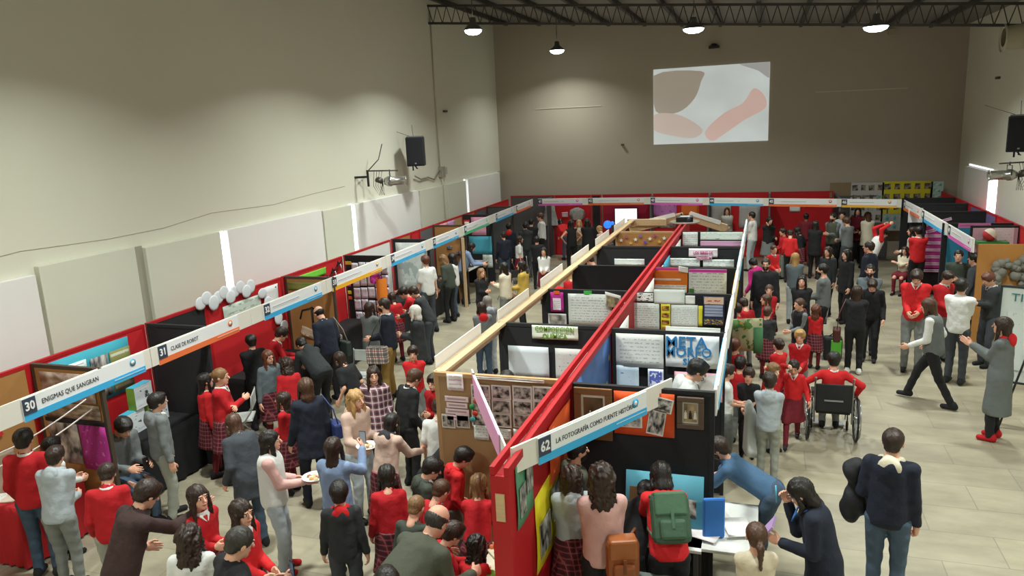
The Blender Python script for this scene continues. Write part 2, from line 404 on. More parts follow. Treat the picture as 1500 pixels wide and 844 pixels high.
def poster(name, label, at, right, w, h, m, cat='poster', tilt=0.0, curl=0.006, group=None, off=0.03, up=(0,0,1), zc=None):
    """sheet fixed to a panel: at = centre, right = direction of its width"""
    r = Vector(right).normalized(); u = Vector(up).normalized(); n = r.cross(u)
    r2 = r*math.cos(tilt) + u*math.sin(tilt); u2 = u*math.cos(tilt) - r*math.sin(tilt)
    at = Vector(at) + n*off
    t = MB().sheet(-r2*w/2 - u2*h/2, r2*w, u2*h, 6, 6, curl).build(name, m)
    t.location = at
    tag(t, label, cat, group)
    return t
def child_sheet(name, par, right, up, n, x, y, w, h, m, off=0.006, label=None, tilt=0, curl=0.0):
    r = Vector(right); u = Vector(up); nn = Vector(n)
    r2 = r*math.cos(tilt) + u*math.sin(tilt); u2 = u*math.cos(tilt) - r*math.sin(tilt)
    c = r*x + u*y + nn*off
    o = MB().sheet(c - r2*w/2 - u2*h/2, r2*w, u2*h, 2 if curl else 1, 2 if curl else 1, curl, thick=0.003).build(name, m, par)
    if label: o['label'] = label
    return o
RX, UZ, NY = Vector((1,0,0)), Vector((0,0,1)), Vector((0,-1,0))     # boards that face the viewer
# ---- the island of booths: a red spine, dark dividers either side
SX, LX, RXI = -1.79, -3.2, -0.38
SY0, SY1 = 4.75, 19.2
seg = [(SY0, 6.76), (6.76, 8.76), (8.76, 10.76), (10.76, 12.72), (12.72, 14.8), (14.8, 16.85), (16.85, SY1)]
for i, (a, b) in enumerate(seg):
    lab = ['bright red spine wall end panel beside the 62 sign, nearest the viewer', 'red spine panel beside the blue starry painting', 'red spine panel behind the big blue lettered board',
           'red spine panel between the yellow edged sheets and the orange board', 'red spine panel behind the orange and magenta board', 'red spine panel between the plain black divider and the star dotted one', 'red spine panel at the far end of the island below the projector'][i]
    t = thing('spine_panel', lab, 'panel', (SX, a, 0), PI/2, 'red panels of the island spine')
    L = b - a
    MB().box((0.03, -0.03, 0.0), (L-0.01, 0.03, T-0.05)).build('board', M_red, t)
    MB().box((0.0, 0.035, T-0.05), (L, 0.075, T+0.02)).build('top_rail', M_red, t, bevel=0.004)
    MB().box((0.0, -0.075, T-0.05), (L, -0.035, T+0.02)).build('top_rail', M_red, t, bevel=0.004)
    MB().box((0.0, -0.075, 0), (0.06, 0.075, T-0.052)).build('post', M_red, t, bevel=0.004)
    if i == 0:
        for z in (T-0.3, 0.9):
            mb = MB().box((-0.012, -0.035, z-0.11), (-0.001, 0.035, z+0.11)); mb.build('wood_plate', M_pine, t, label='pine plate screwed to the red end post')
Lk = 'two-metre dark divider of the island'
div = [
 ('L', 6.76, M_cardboard, 'kraft covered divider with rows of black and white photographs'),
 ('L', 8.76, M_black, 'black divider carrying the green Composición Química heading'),
 ('L', 10.76, M_black, 'black divider with a magenta notice and a long sheet of notes'),
 ('L', 12.72, M_black, 'plain black divider without anything on its upper half'),
 ('L', 14.8, M_black, 'black divider with one white sheet left of the red spine'),
 ('L', 16.85, M_kraft, 'brown kraft divider dotted with small coloured stars'),
 ('R', 6.7, M_black, 'black divider of booth 62 hung with framed wedding photographs'),
 ('R', 8.7, M_black, 'black divider with the large blue METAMORFOSIS sheet'),
 ('R', 10.7, M_black, 'divider covered in pale note sheets with yellow edges'),
 ('R', 12.65, M_black, 'black divider with the orange sheet under a magenta border'),
 ('R', 14.8, M_black, 'black divider with the Los Seres heading in pink letters'),
 ('R', 16.85, M_black, 'farthest island divider covered by pale sheets with a pink stripe')]
for s, y, m, lab in div:
    a, b = ((LX, y), (SX-0.08, y)) if s == 'L' else ((SX+0.08, y), (RXI, y))
    panel('divider_panel', lab, a, b, m=m, group=None, frame_m=M_black if m is M_black else mat('b89468', 0.7, 0.1, name='cardboard_frame'))
def pp(x, y, Y, off=0.03): return PY(x, y, Y - off)
def at_board(px0, px1, Y):
    """two opposite pixel corners -> centre, width, height on the plane y=Y"""
    a, b = PY(px0[0], px0[1], Y), PY(px1[0], px1[1], Y)
    return (a+b)/2, abs(b.x-a.x), abs(a.z-b.z)
_s = [0]
def sheet_px(label, c0, c1, Y, m, name='paper_sheet', cat='sheet', group=None, tilt=0, off=0.03):
    """c0 top left pixel, c1 bottom right pixel of a sheet on the divider whose face is at Y"""
    c, w_, h_ = at_board(c0, c1, Y - off)
    _s[0] += 1
    t = MB().sheet(-RX*w_/2*math.cos(tilt) - UZ*h_/2 - Vector((0,0,math.sin(tilt)*w_/2)), RX*w_*math.cos(tilt) + UZ*w_*math.sin(tilt), UZ*h_, 5, 5, 0.006).build(name, m)
    t.location = c; tag(t, label, cat, group)
    return t, c, w_, h_
notes = lambda s=0, r=14, f=0.5: paper('e3ebe6', '6f7a80', r, f, 0.07, s)
# left, kraft board with photographs
Y = 6.73
t, c, w_, h_ = sheet_px('white sheet outlined in pink at the top of the kraft photo board', (654, 547), (679, 573), Y, paper('f4eef0', 'b47a90', 4, 0.6, 0.12, 3))
for i, (cc, dx) in enumerate((('d9532c', 0.05), ('3aa05a', 0.0), ('cc3b30', 0.03), ('43a7a8', 0.0))):
    z = PY(656, 582+9*i, Y).z
    t = thing('paper_label', ['white paper strip ending in an orange dot', 'white paper strip with a green dot to its right', 'white paper strip ending in a red dot', 'white paper strip ending in a turquoise dot'][i] + ', on the kraft photo board', 'label', (PY(647, 580, Y).x+0.18, Y-0.035, z), 0, 'paper strips on the kraft photo board')
    child_sheet('strip', t, RX, UZ, NY, 0, 0, 0.26-0.03*(i%2), 0.055, paper('f1dfe4', '8a5560', 1, 0.7, 0.1, i), 0.0)
    mb = MB(); mb.lathe([(0.001, 0.004), (0.03, 0.004), (0.03, 0)], c=(0.17 + dx, -0.006, 0), n=12, M=Matrix.Rotation(PI/2, 3, 'X')); mb.build('dot', mat(cc, 0.6, 0.02), t)
t, c, w_, h_ = sheet_px('long white title strip above the rows of photographs', (697, 551), (797, 562), Y, paper('eeeae2', '55504a', 1, 0.6, 0.05, 4), 'title_strip', 'sheet')
cols = [702, 732, 763, 793]; rows = [574, 595, 615]
gi = 0
for r_, yy in enumerate(rows):
    for c_, xx in enumerate(cols):
        gi += 1
        pc = PY(xx + 2 + r_*0.5, yy + c_*1.0, Y-0.03)
        t = thing('photo_print', 'black and white group photograph, %s row, %s from the left on the kraft board' % (('top', 'middle', 'bottom')[r_], ('first', 'second', 'third', 'fourth')[c_]), 'photograph', pc, 0, 'photographs in rows on the kraft board')
        child_sheet('mount', t, RX, UZ, NY, 0, 0, 0.205, 0.15, M_white, 0.0)
        child_sheet('print', t, RX, UZ, NY, 0, 0, 0.175, 0.12, photo(gi), 0.005)
for i, (xx, yy) in enumerate(((657, 617), (678, 617))):
    pc = PY(xx, yy, Y-0.03); t = thing('photo_print', 'small square photograph below the paper strips, ' + ('left one' if i == 0 else 'right one'), 'photograph', pc)
    child_sheet('mount', t, RX, UZ, NY, 0, 0, 0.15, 0.15, M_white, 0.0); child_sheet('print', t, RX, UZ, NY, 0, 0, 0.125, 0.12, photo(20+i), 0.005)
for i, (a, b) in enumerate((((694, 622), (716, 645)), ((722, 627), (749, 645)), ((752, 628), (772, 652)))):
    sheet_px(('white drawn sheet at the lower %s of the kraft photo board' % ('left', 'middle', 'right')[i]), a, b, Y, notes(30+i, 5))
# left, composicion quimica
Y = 8.74
t, c, w_, h_ = sheet_px('white banner with hand painted green letters reading COMPOSICIÓN QUÍMICA', (779, 476), (847, 499), Y, paper('eef6e4', 'd2e4c8', 3, 0.2), 'heading_banner', 'banner')
Mg = mat('6f9a2c', 0.7, 0.1)
tt = text_mesh('lettering', 'COMPOSICIÓN', 0.09, frame((0, -0.014, 0.042), RX, UZ), Mg, t, 0.003, 'CENTER', 0.82, 0.001)
tt = text_mesh('lettering', 'QUÍMICA', 0.09, frame((0, -0.014, -0.048), RX, UZ), Mg, t, 0.003, 'CENTER', 0.85, 0.001)
sheet_px('pale blue table of numbers on the black chemistry divider', (744, 506), (805, 556), Y, paper('dfeaf0', '7f8e99', 9, 0.3, 0.1, 5))
sheet_px('grey written chart beside the red spine on the chemistry divider', (813, 510), (862, 560), Y, paper('dcdcda', '6a6a6c', 8, 0.4, 0.1, 6))
# left third
Y = 10.74
t, c, w_, h_ = sheet_px('magenta card with a white written notice, orange tab above', (806, 428), (826, 457), Y, mat('c936a4', 0.7, 0.05), 'notice_card', 'card')
child_sheet('notice', t, RX, UZ, NY, 0, -0.03, w_*0.6, h_*0.6, paper('f6f0f6', '8a3a80', 6, 0.6, 0.1, 7), 0.012)
child_sheet('tab', t, RX, UZ, NY, 0, h_/2, w_*0.45, 0.05, mat('e56a22', 0.7, 0.05), 0.014, 'orange tab')
t, c, w_, h_ = sheet_px('small framed sketch below the magenta card', (803, 459), (830, 477), Y, M_white, 'framed_sketch', 'sketch')
child_sheet('print', t, RX, UZ, NY, 0, 0, w_*0.85, h_*0.8, photo(31, '6c7068', 'e6e8e0', 3), 0.012)
sheet_px('big pale sheet of written notes on the third left divider', (832, 430), (897, 478), Y, notes(8, 12))
t, c, w_, h_ = sheet_px('green sticky tab on top of the third left divider', (855, 426), (867, 432), Y, mat('46b84c', 0.7, 0.05), 'sticky_tab', 'tab')
t, c, w_, h_ = sheet_px('white framed animal picture tilted on the divider edge beside the red spine', (886, 430), (910, 450), Y-0.05, M_white, 'picture_card', 'picture', None, -0.25)
o_ = MB().sheet((-w_*.4, -0.014, -h_*.4), (w_*.8, 0, -w_*.2), (0, 0, h_*.8)).build('print', photo(32, '3c3a34', 'c9ba8e', 3), t)
Y = 14.78
sheet_px('white sheet pinned to the black divider left of the red spine', (900, 379), (944, 389), Y, paper('e2eeea', '9aa6a6', 3, 0.4, 0.1, 9))
# star dotted kraft board
random.seed(3)
star_cols = ['5b4fae', 'e9e7da', 'a24f78', 'd2b04c', 'dfe6d8', '7a62b8']
for i in range(12):
    xx = 903 + (i*83 % 76); yy = 343 + (i*37 % 14)
    p = PY(xx, yy, 16.79); mb = MB()
    rr = [0.05 if k % 2 == 0 else 0.022 for k in range(10)]
    pts = [Vector((rr[k]*math.sin(2*PI*k/10), 0, rr[k]*math.cos(2*PI*k/10))) for k in range(10)]
    f = mb.bm.faces.new([mb.bm.verts.new(q) for q in pts]); r = bmesh.ops.extrude_face_region(mb.bm, geom=[f])
    for v in [g for g in r['geom'] if isinstance(g, bmesh.types.BMVert)]: v.co.y -= 0.006
    o = mb.build('paper_star', mat(star_cols[i % 6], 0.7, 0.03)); o.location = p
    tag(o, ['violet', 'cream', 'plum', 'golden', 'pale green', 'lilac'][i % 6] + ' paper star on the far kraft divider, ' + ['upper left', 'left', 'middle', 'right', 'far right', 'lower', 'upper'][i % 7] + (' of the first half' if i < 6 else ' of the second half'), 'star', 'paper stars on the kraft divider')
# right, 62 photography
Y = 6.68
def framed(label, c0, c1, mframe, mprint, border=0.18, oval=False, seed=0, depth=0.03):
    a, b = PY(c0[0], c0[1], Y-0.02), PY(c1[0], c1[1], Y-0.02); c = (a+b)/2; W_, H_ = abs(b.x-a.x), abs(a.z-b.z)
    t = thing('framed_photograph', label, 'picture frame', c)
    bd = border*min(W_, H_); mb = MB()
    for lo, hi in (((-W_/2, -H_/2), (W_/2, -H_/2+bd)), ((-W_/2, H_/2-bd), (W_/2, H_/2)), ((-W_/2, -H_/2+bd), (-W_/2+bd, H_/2-bd)), ((W_/2-bd, -H_/2+bd), (W_/2, H_/2-bd))):
        mb.box((lo[0], -depth, lo[1]), (hi[0], 0, hi[1]))
    mb.build('frame', mframe, t, bevel=0.005)
    child_sheet('mount', t, RX, UZ, NY, 0, 0, W_-2*bd+0.01, H_-2*bd+0.01, mat('e2ddd0', 0.7, 0.03), 0.006)
    child_sheet('print', t, RX, UZ, NY, 0, 0, (W_-2*bd)*0.8, (H_-2*bd)*0.84, mprint, 0.012)
    return t, W_-2*bd, H_-2*bd
def couple(par, Wd, Hd, n=2, off=0.02):
    """the couple in the old photograph, flat shapes on the print"""
    for k in range(n):
        x = (-0.12 + 0.24*k)*Wd if n == 2 else (-0.3 + 0.6*k/(n-1))*Wd; mb = MB(); s = Hd
        col = 'e9e2d2' if k % 2 == 0 else '221d18'
        pts = [(x-0.08*s, -0.3*s), (x+0.08*s, -0.3*s), (x+0.055*s, 0.04*s), (x-0.055*s, 0.04*s)]
        mb.face([Vector((a_, -off, b_)) for a_, b_ in pts]); mb.lathe([(0.001, 0.002), (0.035*s, 0.002), (0.035*s, 0)], c=(x, -off, 0.09*s), n=10, M=Matrix.Rotation(PI/2, 3, 'X'))
        mb.build('figure', mat(col, 0.6, 0.1), par)
t, a_, b_ = framed('large brown wooden frame with a sepia wedding couple, behind the 62 sign', (841, 566), (898, 645), mat('7d5836', 0.5, 0.2, 5), photo(40, '4a3c2c', '8a7558', 1.5)); couple(t, a_, b_*0.7)
t, a_, b_ = framed('small grey brown frame with an old couple photograph at the divider edge', (992, 580), (1031, 629), mat('5c4a3d', 0.6, 0.2, 5), photo(41, '5e4a36', 'c7b08a', 2), 0.2); couple(t, a_, b_*0.9, 3)
t, c, w_, h_ = sheet_px('bright orange card with three old photographs, right of the 62 sign', (899, 572), (988, 642), Y, mat('e2541c', 0.7, 0.06, 3, 0.1), 'photo_card', 'card')
for i, (x, y, a, b, tl) in enumerate(((-0.24, -0.07, 0.25, 0.18, 0.02), (0.2, -0.1, 0.16, 0.25, -0.15), (0.24, 0.17, 0.26, 0.14, -0.2), (-0.02, 0.13, 0.2, 0.13, -0.1))):
    child_sheet('photo', t, RX, UZ, NY, x*w_/0.6*0.62, y*h_/0.5*0.8, a, b, M_white, 0.016, None, tl); child_sheet('print', t, RX, UZ, NY, x*w_/0.6*0.62, y*h_/0.5*0.8, a*0.88, b*0.85, photo(45+i, '2a2c2e', 'e5e5e0', 6), 0.021, None, tl)
# right, metamorfosis
Y = 8.66
t, c, w_, h_ = sheet_px('blue and yellow starry night painting leaning along the spine', (846, 487), (903, 566), Y-0.03, None, 'wall_painting', 'painting') if False else (None,)*4
mN, ntN, bN = newmat('starry_paint'); tc = ntN.nodes.new('ShaderNodeTexCoord')
vo = ntN.nodes.new('ShaderNodeTexVoronoi'); vo.inputs['Scale'].default_value = 5; no = ntN.nodes.new('ShaderNodeTexNoise'); no.inputs['Scale'].default_value = 6; no.inputs['Detail'].default_value = 5
ntN.links.new(tc.outputs['UV'], vo.inputs[0]); ntN.links.new(tc.outputs['UV'], no.inputs[0])
cN = mixc(ntN, math_node(ntN, 'LESS_THAN', vo.outputs['Distance'], 0.16), mixc(ntN, no.outputs['Fac'], '14285c', '5a86c8'), 'c9b53a')
ntN.links.new(cN, bN.inputs['Base Color'])
mb = MB().sheet((0,0,0), (0, 1.95, 0), (0, 0, 1.5), 4, 4, 0.004).build('painted_sheet', mN); mb.location = (SX+0.045, 6.78, 0.5)
tag(mb, 'blue painted night sky sheet with yellow stars on the side of the red spine', 'painting')
sheet_px('large pale sheet of pencil writing left of the METAMORFOSIS sheet', (902, 488), (972, 540), Y, paper('dfe0dc', '8c8e90', 9, 0.5, 0.08, 11))
t, c, w_, h_ = sheet_px('white sheet with METAMORFOSIS in big blue cut letters', (975, 490), (1053, 541), Y, mat('f0f1f2', 0.7, 0.02), 'heading_poster', 'poster')
Mb = mat('2f7fb8', 0.6, 0.08)
for i, (s_, yy, sz, k_) in enumerate((('META', 0.28, 0.185, 1.02), ('MORFO', -0.03, 0.17, 0.9), ('SIS', -0.33, 0.12, 0.95))):
    text_mesh('lettering', s_, sz, frame((-0.07 if i == 0 else -0.04, -0.014, yy*h_), RX, UZ), Mb, t, 0.004, 'CENTER', k_, 0.002)
sheet_px('blue drawing with a starfish below the pencil writing', (903, 535), (936, 571), Y, paper('cfe2f2', '5b9ac8', 3, 0.3, 0.1, 12, [('4a9ad0', 4, 0.66)]))
sheet_px('small white sheet painted with blue dots', (949, 540), (972, 572), Y, paper('e6eaf6', '6c7cc0', 2, 0.2, 0.1, 13, [('5a66b8', 5, 0.5)]))
t, c, w_, h_ = sheet_px('pink bordered sheet headed NUESTRO, low on the METAMORFOSIS divider', (988, 544), (1058, 590), Y, mat('e8a8b8', 0.7, 0.03), 'notice_sheet', 'sheet')
child_sheet('notice', t, RX, UZ, NY, 0, 0, w_*0.93, h_*0.9, mat('f0ecec', 0.7, 0.02), 0.01)
for i, s_ in enumerate(('NUESTRO', 'ES EL TR', 'MARIPOSA')):
    text_mesh('lettering', s_, 0.075, frame((-w_*0.42, -0.02, h_*0.3 - 0.1*i), RX, UZ), M_ink, t, 0.002, 'LEFT', 0.9)
# right, notes with yellow edges
Y = 10.66
sheet_px('cow drawing card on the pale notes divider', (930, 429), (957, 442), Y, paper('f2f2f0', '444', 2, 0.1, 0.05, 14, [('222222', 5, 0.57)]) if False else paper('f2f2f0', '444444', 2, 0.1, 0.05, 14, [('222222', 5, 0.57)]), 'picture_card', 'picture')
sheet_px('white banner with two speech bubbles, one green', (958, 424), (1003, 446), Y-0.01, paper('e8f2ee', '88a098', 3, 0.2, 0.1, 15, [('4f9a4a', 3, 0.7)]), 'heading_banner', 'banner')
sheet_px('round white clock face card right of the speech bubbles', (1004, 433), (1018, 446), Y, paper('e9ece8', '222222', 1, 0.2, 0.3, 16), 'picture_card', 'picture')
sheet_px('pale note sheet on the left of the yellow edged divider', (914, 443), (966, 484), Y, notes(17, 12))
t, c, w_, h_ = sheet_px('yellow strip with food pictures between two pale note sheets', (968, 445), (982, 487), Y-0.01, mat('e6dc3c', 0.7, 0.04), 'picture_strip', 'poster')
for i in range(4):
    child_sheet('picture', t, RX, UZ, NY, 0.0, h_*(0.36-0.25*i), w_*0.8, h_*0.14, photo(60+i, '5a1d10', 'e8b060', 3), 0.012)
sheet_px('pale note sheet in the middle of the yellow edged divider', (983, 446), (1022, 481), Y, notes(18, 13))
sheet_px('narrow yellow strip beside the dark fruit poster', (1023, 448), (1029, 478), Y, mat('e3d93c', 0.7, 0.04), 'paper_strip', 'strip')
t, c, w_, h_ = sheet_px('dark blue poster with rows of fruit and a red heart on top', (1030, 434), (1061, 478), Y-0.01, mat('26304e', 0.6, 0.1), 'fruit_poster', 'poster')
child_sheet('picture', t, RX, UZ, NY, 0, h_*0.36, w_*0.9, h_*0.24, paper('d8b8a0', '8a2a20', 2, 0.2, 0.02, 20, [('b52a22', 3, 0.6)]), 0.012)
child_sheet('picture', t, RX, UZ, NY, 0, -h_*0.36, w_*0.9, h_*0.2, paper('39415c', '222222', 1, 0.1, 0.02, 21, [('d8c23c', 7, 0.56), ('b03a2a', 6, 0.62)]), 0.012)
for i in range(4): child_sheet('text_line', t, RX, UZ, NY, 0, h_*(0.17-0.1*i), w_*0.85, 0.035, mat('9fa8c4', 0.7, 0.03), 0.012)
t, c, w_, h_ = sheet_px('blank white strip along the top of the METAMORFOSIS divider', (975, 478), (1055, 489), 8.72, mat('f0f2ee', 0.7, 0.02), 'title_strip', 'strip')
# orange / magenta
Y = 12.61
t, c, w_, h_ = sheet_px('orange sheet with a magenta top border on the fourth right divider', (955, 392), (1007, 428), Y, mat('e07a24', 0.7, 0.05), 'orange_poster', 'poster')
child_sheet('top_strip', t, RX, UZ, NY, 0, h_*0.45, w_, h_*0.1, mat('d641b0', 0.7, 0.05), 0.012, 'magenta strip'); child_sheet('text_strip', t, RX, UZ, NY, -0.05, h_*0.02, w_*0.8, h_*0.07, paper('f5efe6', '886644', 1, 0.6, 0.02, 22), 0.012)
child_sheet('text_strip', t, RX, UZ, NY, 0, -h_*0.36, w_*0.95, h_*0.3, paper('eef0ea', '667766', 3, 0.6, 0.02, 23), 0.012)
t, c, w_, h_ = sheet_px('pale mint sheet with a magenta top border beside the orange one', (1009, 394), (1064, 433), Y, notes(24, 9), 'mint_poster', 'poster')
child_sheet('top_strip', t, RX, UZ, NY, 0, h_*0.44, w_, h_*0.12, mat('d641b0', 0.7, 0.05), 0.012, 'magenta strip')
child_sheet('cactus', t, RX, UZ, NY, -w_*0.42, -h_*0.42, 0.08, 0.14, mat('3f7a3a', 0.7, 0.05), 0.014, 'green cactus drawing')
sheet_px('small white note clipped to the top of the orange and magenta divider', (994, 391), (1008, 399), Y-0.03, M_white, 'note', 'note', None, -0.15)
# seres
Y = 14.76
t, c, w_, h_ = sheet_px('white heading card with pink letters on the fifth right divider', (1009, 364), (1051, 377), Y, mat('f2e8ee', 0.7, 0.03), 'heading_card', 'card')
child_sheet('lower_card', t, RX, UZ, NY, 0.02, -h_*0.62, w_*0.55, h_*0.45, mat('f2e8ee', 0.7, 0.03), 0.004)
Mp = mat('b23a78', 0.7, 0.05)
text_mesh('lettering', 'LOS SERES DE', 0.085, frame((0, -0.014, 0.0), RX, UZ), Mp, t, 0.003, 'CENTER', 0.72, 0.001)
text_mesh('lettering', 'NOVARUM', 0.08, frame((0.02, -0.02, -h_*0.62), RX, UZ), Mp, t, 0.003, 'CENTER', 0.72, 0.001)
sheet_px('pale sheet of notes at lower left of the Los Seres divider', (977, 378), (1025, 391), Y, notes(25, 5)); sheet_px('pale sheet of notes at lower right of the Los Seres divider', (1030, 380), (1075, 392), Y, notes(26, 5))
Y = 16.81
sheet_px('pale note sheet on the farthest right divider beside the spine', (1000, 340), (1022, 361), Y, notes(27, 7))
sheet_px('wide mint sheet with a dark label on the farthest right divider', (1026, 340), (1088, 352), Y, paper('dfeee6', '8a9a94', 4, 0.4, 0.03, 28, [('202428', 2, 0.68)]))
sheet_px('lilac and pink strip low on the farthest right divider', (1026, 353), (1088, 361), Y, paper('d8a8cc', '8a5a84', 2, 0.3, 0.02, 29))
# sheets along the spine, right side
for i, (y0, y1, cc, lab) in enumerate(((9.0, 9.8, 'f2f2ee', 'white sheet on the spine side behind the METAMORFOSIS board'), (11.0, 12.3, 'e9ebe6', 'white sheets on the spine side behind the cow card'),
        (13.0, 13.5, 'e6b8c4', 'pink sheet on the spine side behind the orange board'), (13.6, 14.5, '49a8c8', 'turquoise sheet on the spine side near the Los Seres board'), (15.1, 16.5, 'e4e4e0', 'book of leaflets hung on the far part of the spine'))):
    o = MB().sheet((0,0,0), (0, y1-y0, 0), (0,0,0.6), 3, 3, 0.006).build('side_sheet', paper(cc, '888888', 8, 0.4, 0.1, i)); o.location = (SX+0.085, y0, T-0.72); tag(o, lab, 'sheet')
# booth 62 left face: red spine right side carries green and yellow photo cards
for (y0, y1, z0, z1, m, lab, sd) in ((5.0, 5.42, 1.42, 1.98, '5f9a78', 'green card with cut out photographs on the red end panel under the 62 sign', 70), (5.45, 6.3, 0.75, 1.45, 'e8d822', 'bright yellow card with two dark photographs on the red spine', 72)):
    o = thing('photo_card', lab, 'card', (SX+0.04, (y0+y1)/2, (z0+z1)/2))
    L = y1-y0; Hh = z1-z0
    MB().sheet((0, -L/2, -Hh/2), (0, L, 0), (0, 0, Hh), 4, 4, 0.01).build('card', mat(m, 0.7, 0.05), o)
    for k in (0, 1):
        MB().sheet((0.016, -L*0.42+k*L*0.45, -Hh*0.35+k*Hh*0.2), (0, L*0.38, 0), (0, 0, Hh*0.45)).build('photo', photo(sd+k, '1c1c1e', 'cfcfc8', 5), o)
# orange card hanging over spine top seen behind
o = MB().sheet((0,0,0), (0, 0.75, 0), (0,0,0.55), 3, 3, 0.01).build('orange_card', mat('e05a20', 0.7, 0.08)); o.location = (SX+0.05, 5.9, 1.35); tag(o, 'orange card on the red spine just behind the 62 sign', 'card')
# ---- island fascias
def fascia_beam(label, a, b, z0, z1, m, th=0.03, group=None, name='fascia_beam', cat='beam'):
    a = Vector((a[0], a[1], 0)); b = Vector((b[0], b[1], 0)); d = b-a; L = d.length
    t = thing(name, label, cat, a, math.atan2(d.y, d.x), group)
    MB().box((0, -th/2, z0), (L, th/2, z1)).build('board', m, t, bevel=0.003)
    return t, L
ISL = [6.76, 8.76, 10.76, 12.72, 14.8, 16.85, 18.9]
labs = ['nearest the viewer', 'second', 'third', 'fourth', 'fifth', 'farthest']
for i in range(6):
    a, b = ISL[i], ISL[i+1]
    t = thing('wooden_beam', 'long pine beam along the left of the island, %s length from the viewer' % labs[i], 'beam', (LX, a, 0), PI/2, 'pine beams along the left of the island')
    L = b - a
    MB().box((0, -0.02, T-0.15), (L-0.01, 0.02, T)).build('board', M_pine, t, bevel=0.003)
    MB().box((0, -0.11, T-0.03), (L-0.01, -0.022, T+0.005)).build('ledge', M_pine, t, bevel=0.003)
    # white back of the sign that hangs outside the beam, rising above it
    t2 = thing('sign_back', 'white back of the booth sign on the left beam, %s from the viewer' % labs[i], 'sign', (LX-0.04, a+0.12, 0), PI/2, 'backs of signs on the left beam')
    MB().box((0.0, 0.0, T-0.12), (L*0.68, 0.012, T+0.12)).build('board', M_white, t2)
fcol = ['3fb4e4', 'e8e6da', 'f0c02c', '46b8e0', 'e9eef0', '58b8d8']
for i in range(6):
    a, b = ISL[i], ISL[i+1]
    t, L = fascia_beam('white fascia board along the right of the island, %s from the viewer' % labs[i], (RXI, a), (RXI, b-0.02), T-0.26, T+0.0, M_white, group='fascia boards right of the island')
    MB().box((0.15, -0.022, T-0.25), (L*0.9, -0.0155, T-0.01)).build('sign_face', mat('f2f4f6', 0.5, 0.02), t)
    MB().box((0.15, -0.026, T-0.26), (L*0.9, -0.0225, T-0.18)).build('colour_stripe', mat(fcol[i], 0.5, 0.03), t, label='coloured stripe')
    MB().box((0.15, 0.0155, T-0.25), (L*0.9, 0.022, T-0.01)).build('sign_back', mat(fcol[i], 0.5, 0.03), t)
# sign 62 (diagonal, facing the viewer)
BL = 'e9f0f4'
def sign(label, a, b, z0, z1, num, title, stripe, back=M_white, start=0.0, end=1.0, number_px=None, tsize=0.085, scribble=False, tilt=0, logo=None, title2=None, beam=True):
    """booth sign along a fascia: white beam with a printed strip, number plate, lettering and colour stripe; reads when seen with a on the left"""
    a = Vector((a[0], a[1], (z0+z1)/2)); b = Vector((b[0], b[1], (z0+z1)/2)); d = b-a; L = d.length; Hh = z1-z0
    t = thing('booth_sign', label, 'sign', a, math.atan2(d.y, d.x), None)
    if beam: MB().box((0, 0, -Hh*0.5), (L, 0.02, Hh*0.5)).build('backing_board', mat('e7e4da', 0.6, 0.02), t, bevel=0.002)
    x0, x1 = L*start, L*end
    MB().box((x0, -0.010, -Hh*0.5-0.01), (x1, -0.002, Hh*0.46)).build('sign_face', mat('eef1f3', 0.45, 0.01), t)
    MB().box((x0, -0.014, -Hh*0.5-0.012), (x1, -0.0105, -Hh*0.24)).build('colour_stripe', mat(stripe, 0.5, 0.02), t, label='coloured stripe along the bottom')
    MB().box((x0, -0.018, -Hh*0.26), (x0+Hh*0.62, -0.0145, Hh*0.44)).build('number_plate', mat('3b4558', 0.5, 0.03), t)
    if num: text_mesh('number', num, Hh*0.52, frame((x0+Hh*0.31, -0.021, Hh*0.08), (1,0,0), (0,0,1)), mat('f4f4f4', 0.5, 0.01), t, 0.002, 'CENTER', 0.9, 0.003)
    if title: text_mesh('lettering', title, tsize, frame((x0+Hh*0.9, -0.013, Hh*0.06 if not title2 else Hh*0.16), (1,0,0), (0,0,1)), M_ink, t, 0.001, 'LEFT', 0.85)
    if title2: text_mesh('lettering', title2, tsize, frame((x0+Hh*0.9, -0.013, -Hh*0.1), (1,0,0), (0,0,1)), M_ink, t, 0.001, 'LEFT', 0.85)
    if scribble:
        MB().sheet((x0+Hh*0.9, -0.013, Hh*0.0), ((x1-x0)*0.45, 0, 0), (0, 0, Hh*0.16), thick=0.002).build('lettering', paper('eef1f3', '4a4c58', 1, 0.62, 0.0, int(L*10)), t)
    # round emblem near the end
    mb = MB(); mb.lathe([(0.001, 0.003), (Hh*0.19, 0.003), (Hh*0.19, 0), ], c=(x1-Hh*0.75, -0.0115, Hh*0.16), n=20, M=Matrix.Rotation(PI/2, 3, 'X'))
    mb.build('emblem', mat(logo or stripe, 0.5, 0.03), t)
    mb = MB(); mb.lathe([(0.001, 0.004), (Hh*0.1, 0.004), (Hh*0.1, 0), ], c=(x1-Hh*0.75, -0.0135, Hh*0.16), n=14, M=Matrix.Rotation(PI/2, 3, 'X'))
    mb.build('emblem_centre', mat('eef1f3', 0.5, 0.03), t)
    MB().sheet((x1-Hh*2.0, -0.016, -Hh*0.42), (Hh*1.9, 0, 0), (0, 0, Hh*0.13), thick=0.002).build('stripe_lettering', paper(stripe, 'f2f6f8', 1, 0.6, 0.0, 5), t)
    return t
CYAN, ORG, YEL, GRN, MAG = '3fb2e8', 'ef7a45', 'f2b530', '4fc08a', 'e06cc0'
pa, pb = PZ(760, 655, T), PZ(985, 563, T)
sign('diagonal cyan and white booth sign 62 at the front end of the island', (SX+0.02, 5.0), (pb.x, pb.y), T-0.16, T+0.06, '62', 'LA FOTOGRAFÍA COMO FUENTE HISTÓRICA', CYAN, start=0.13, end=0.80, tsize=0.062)
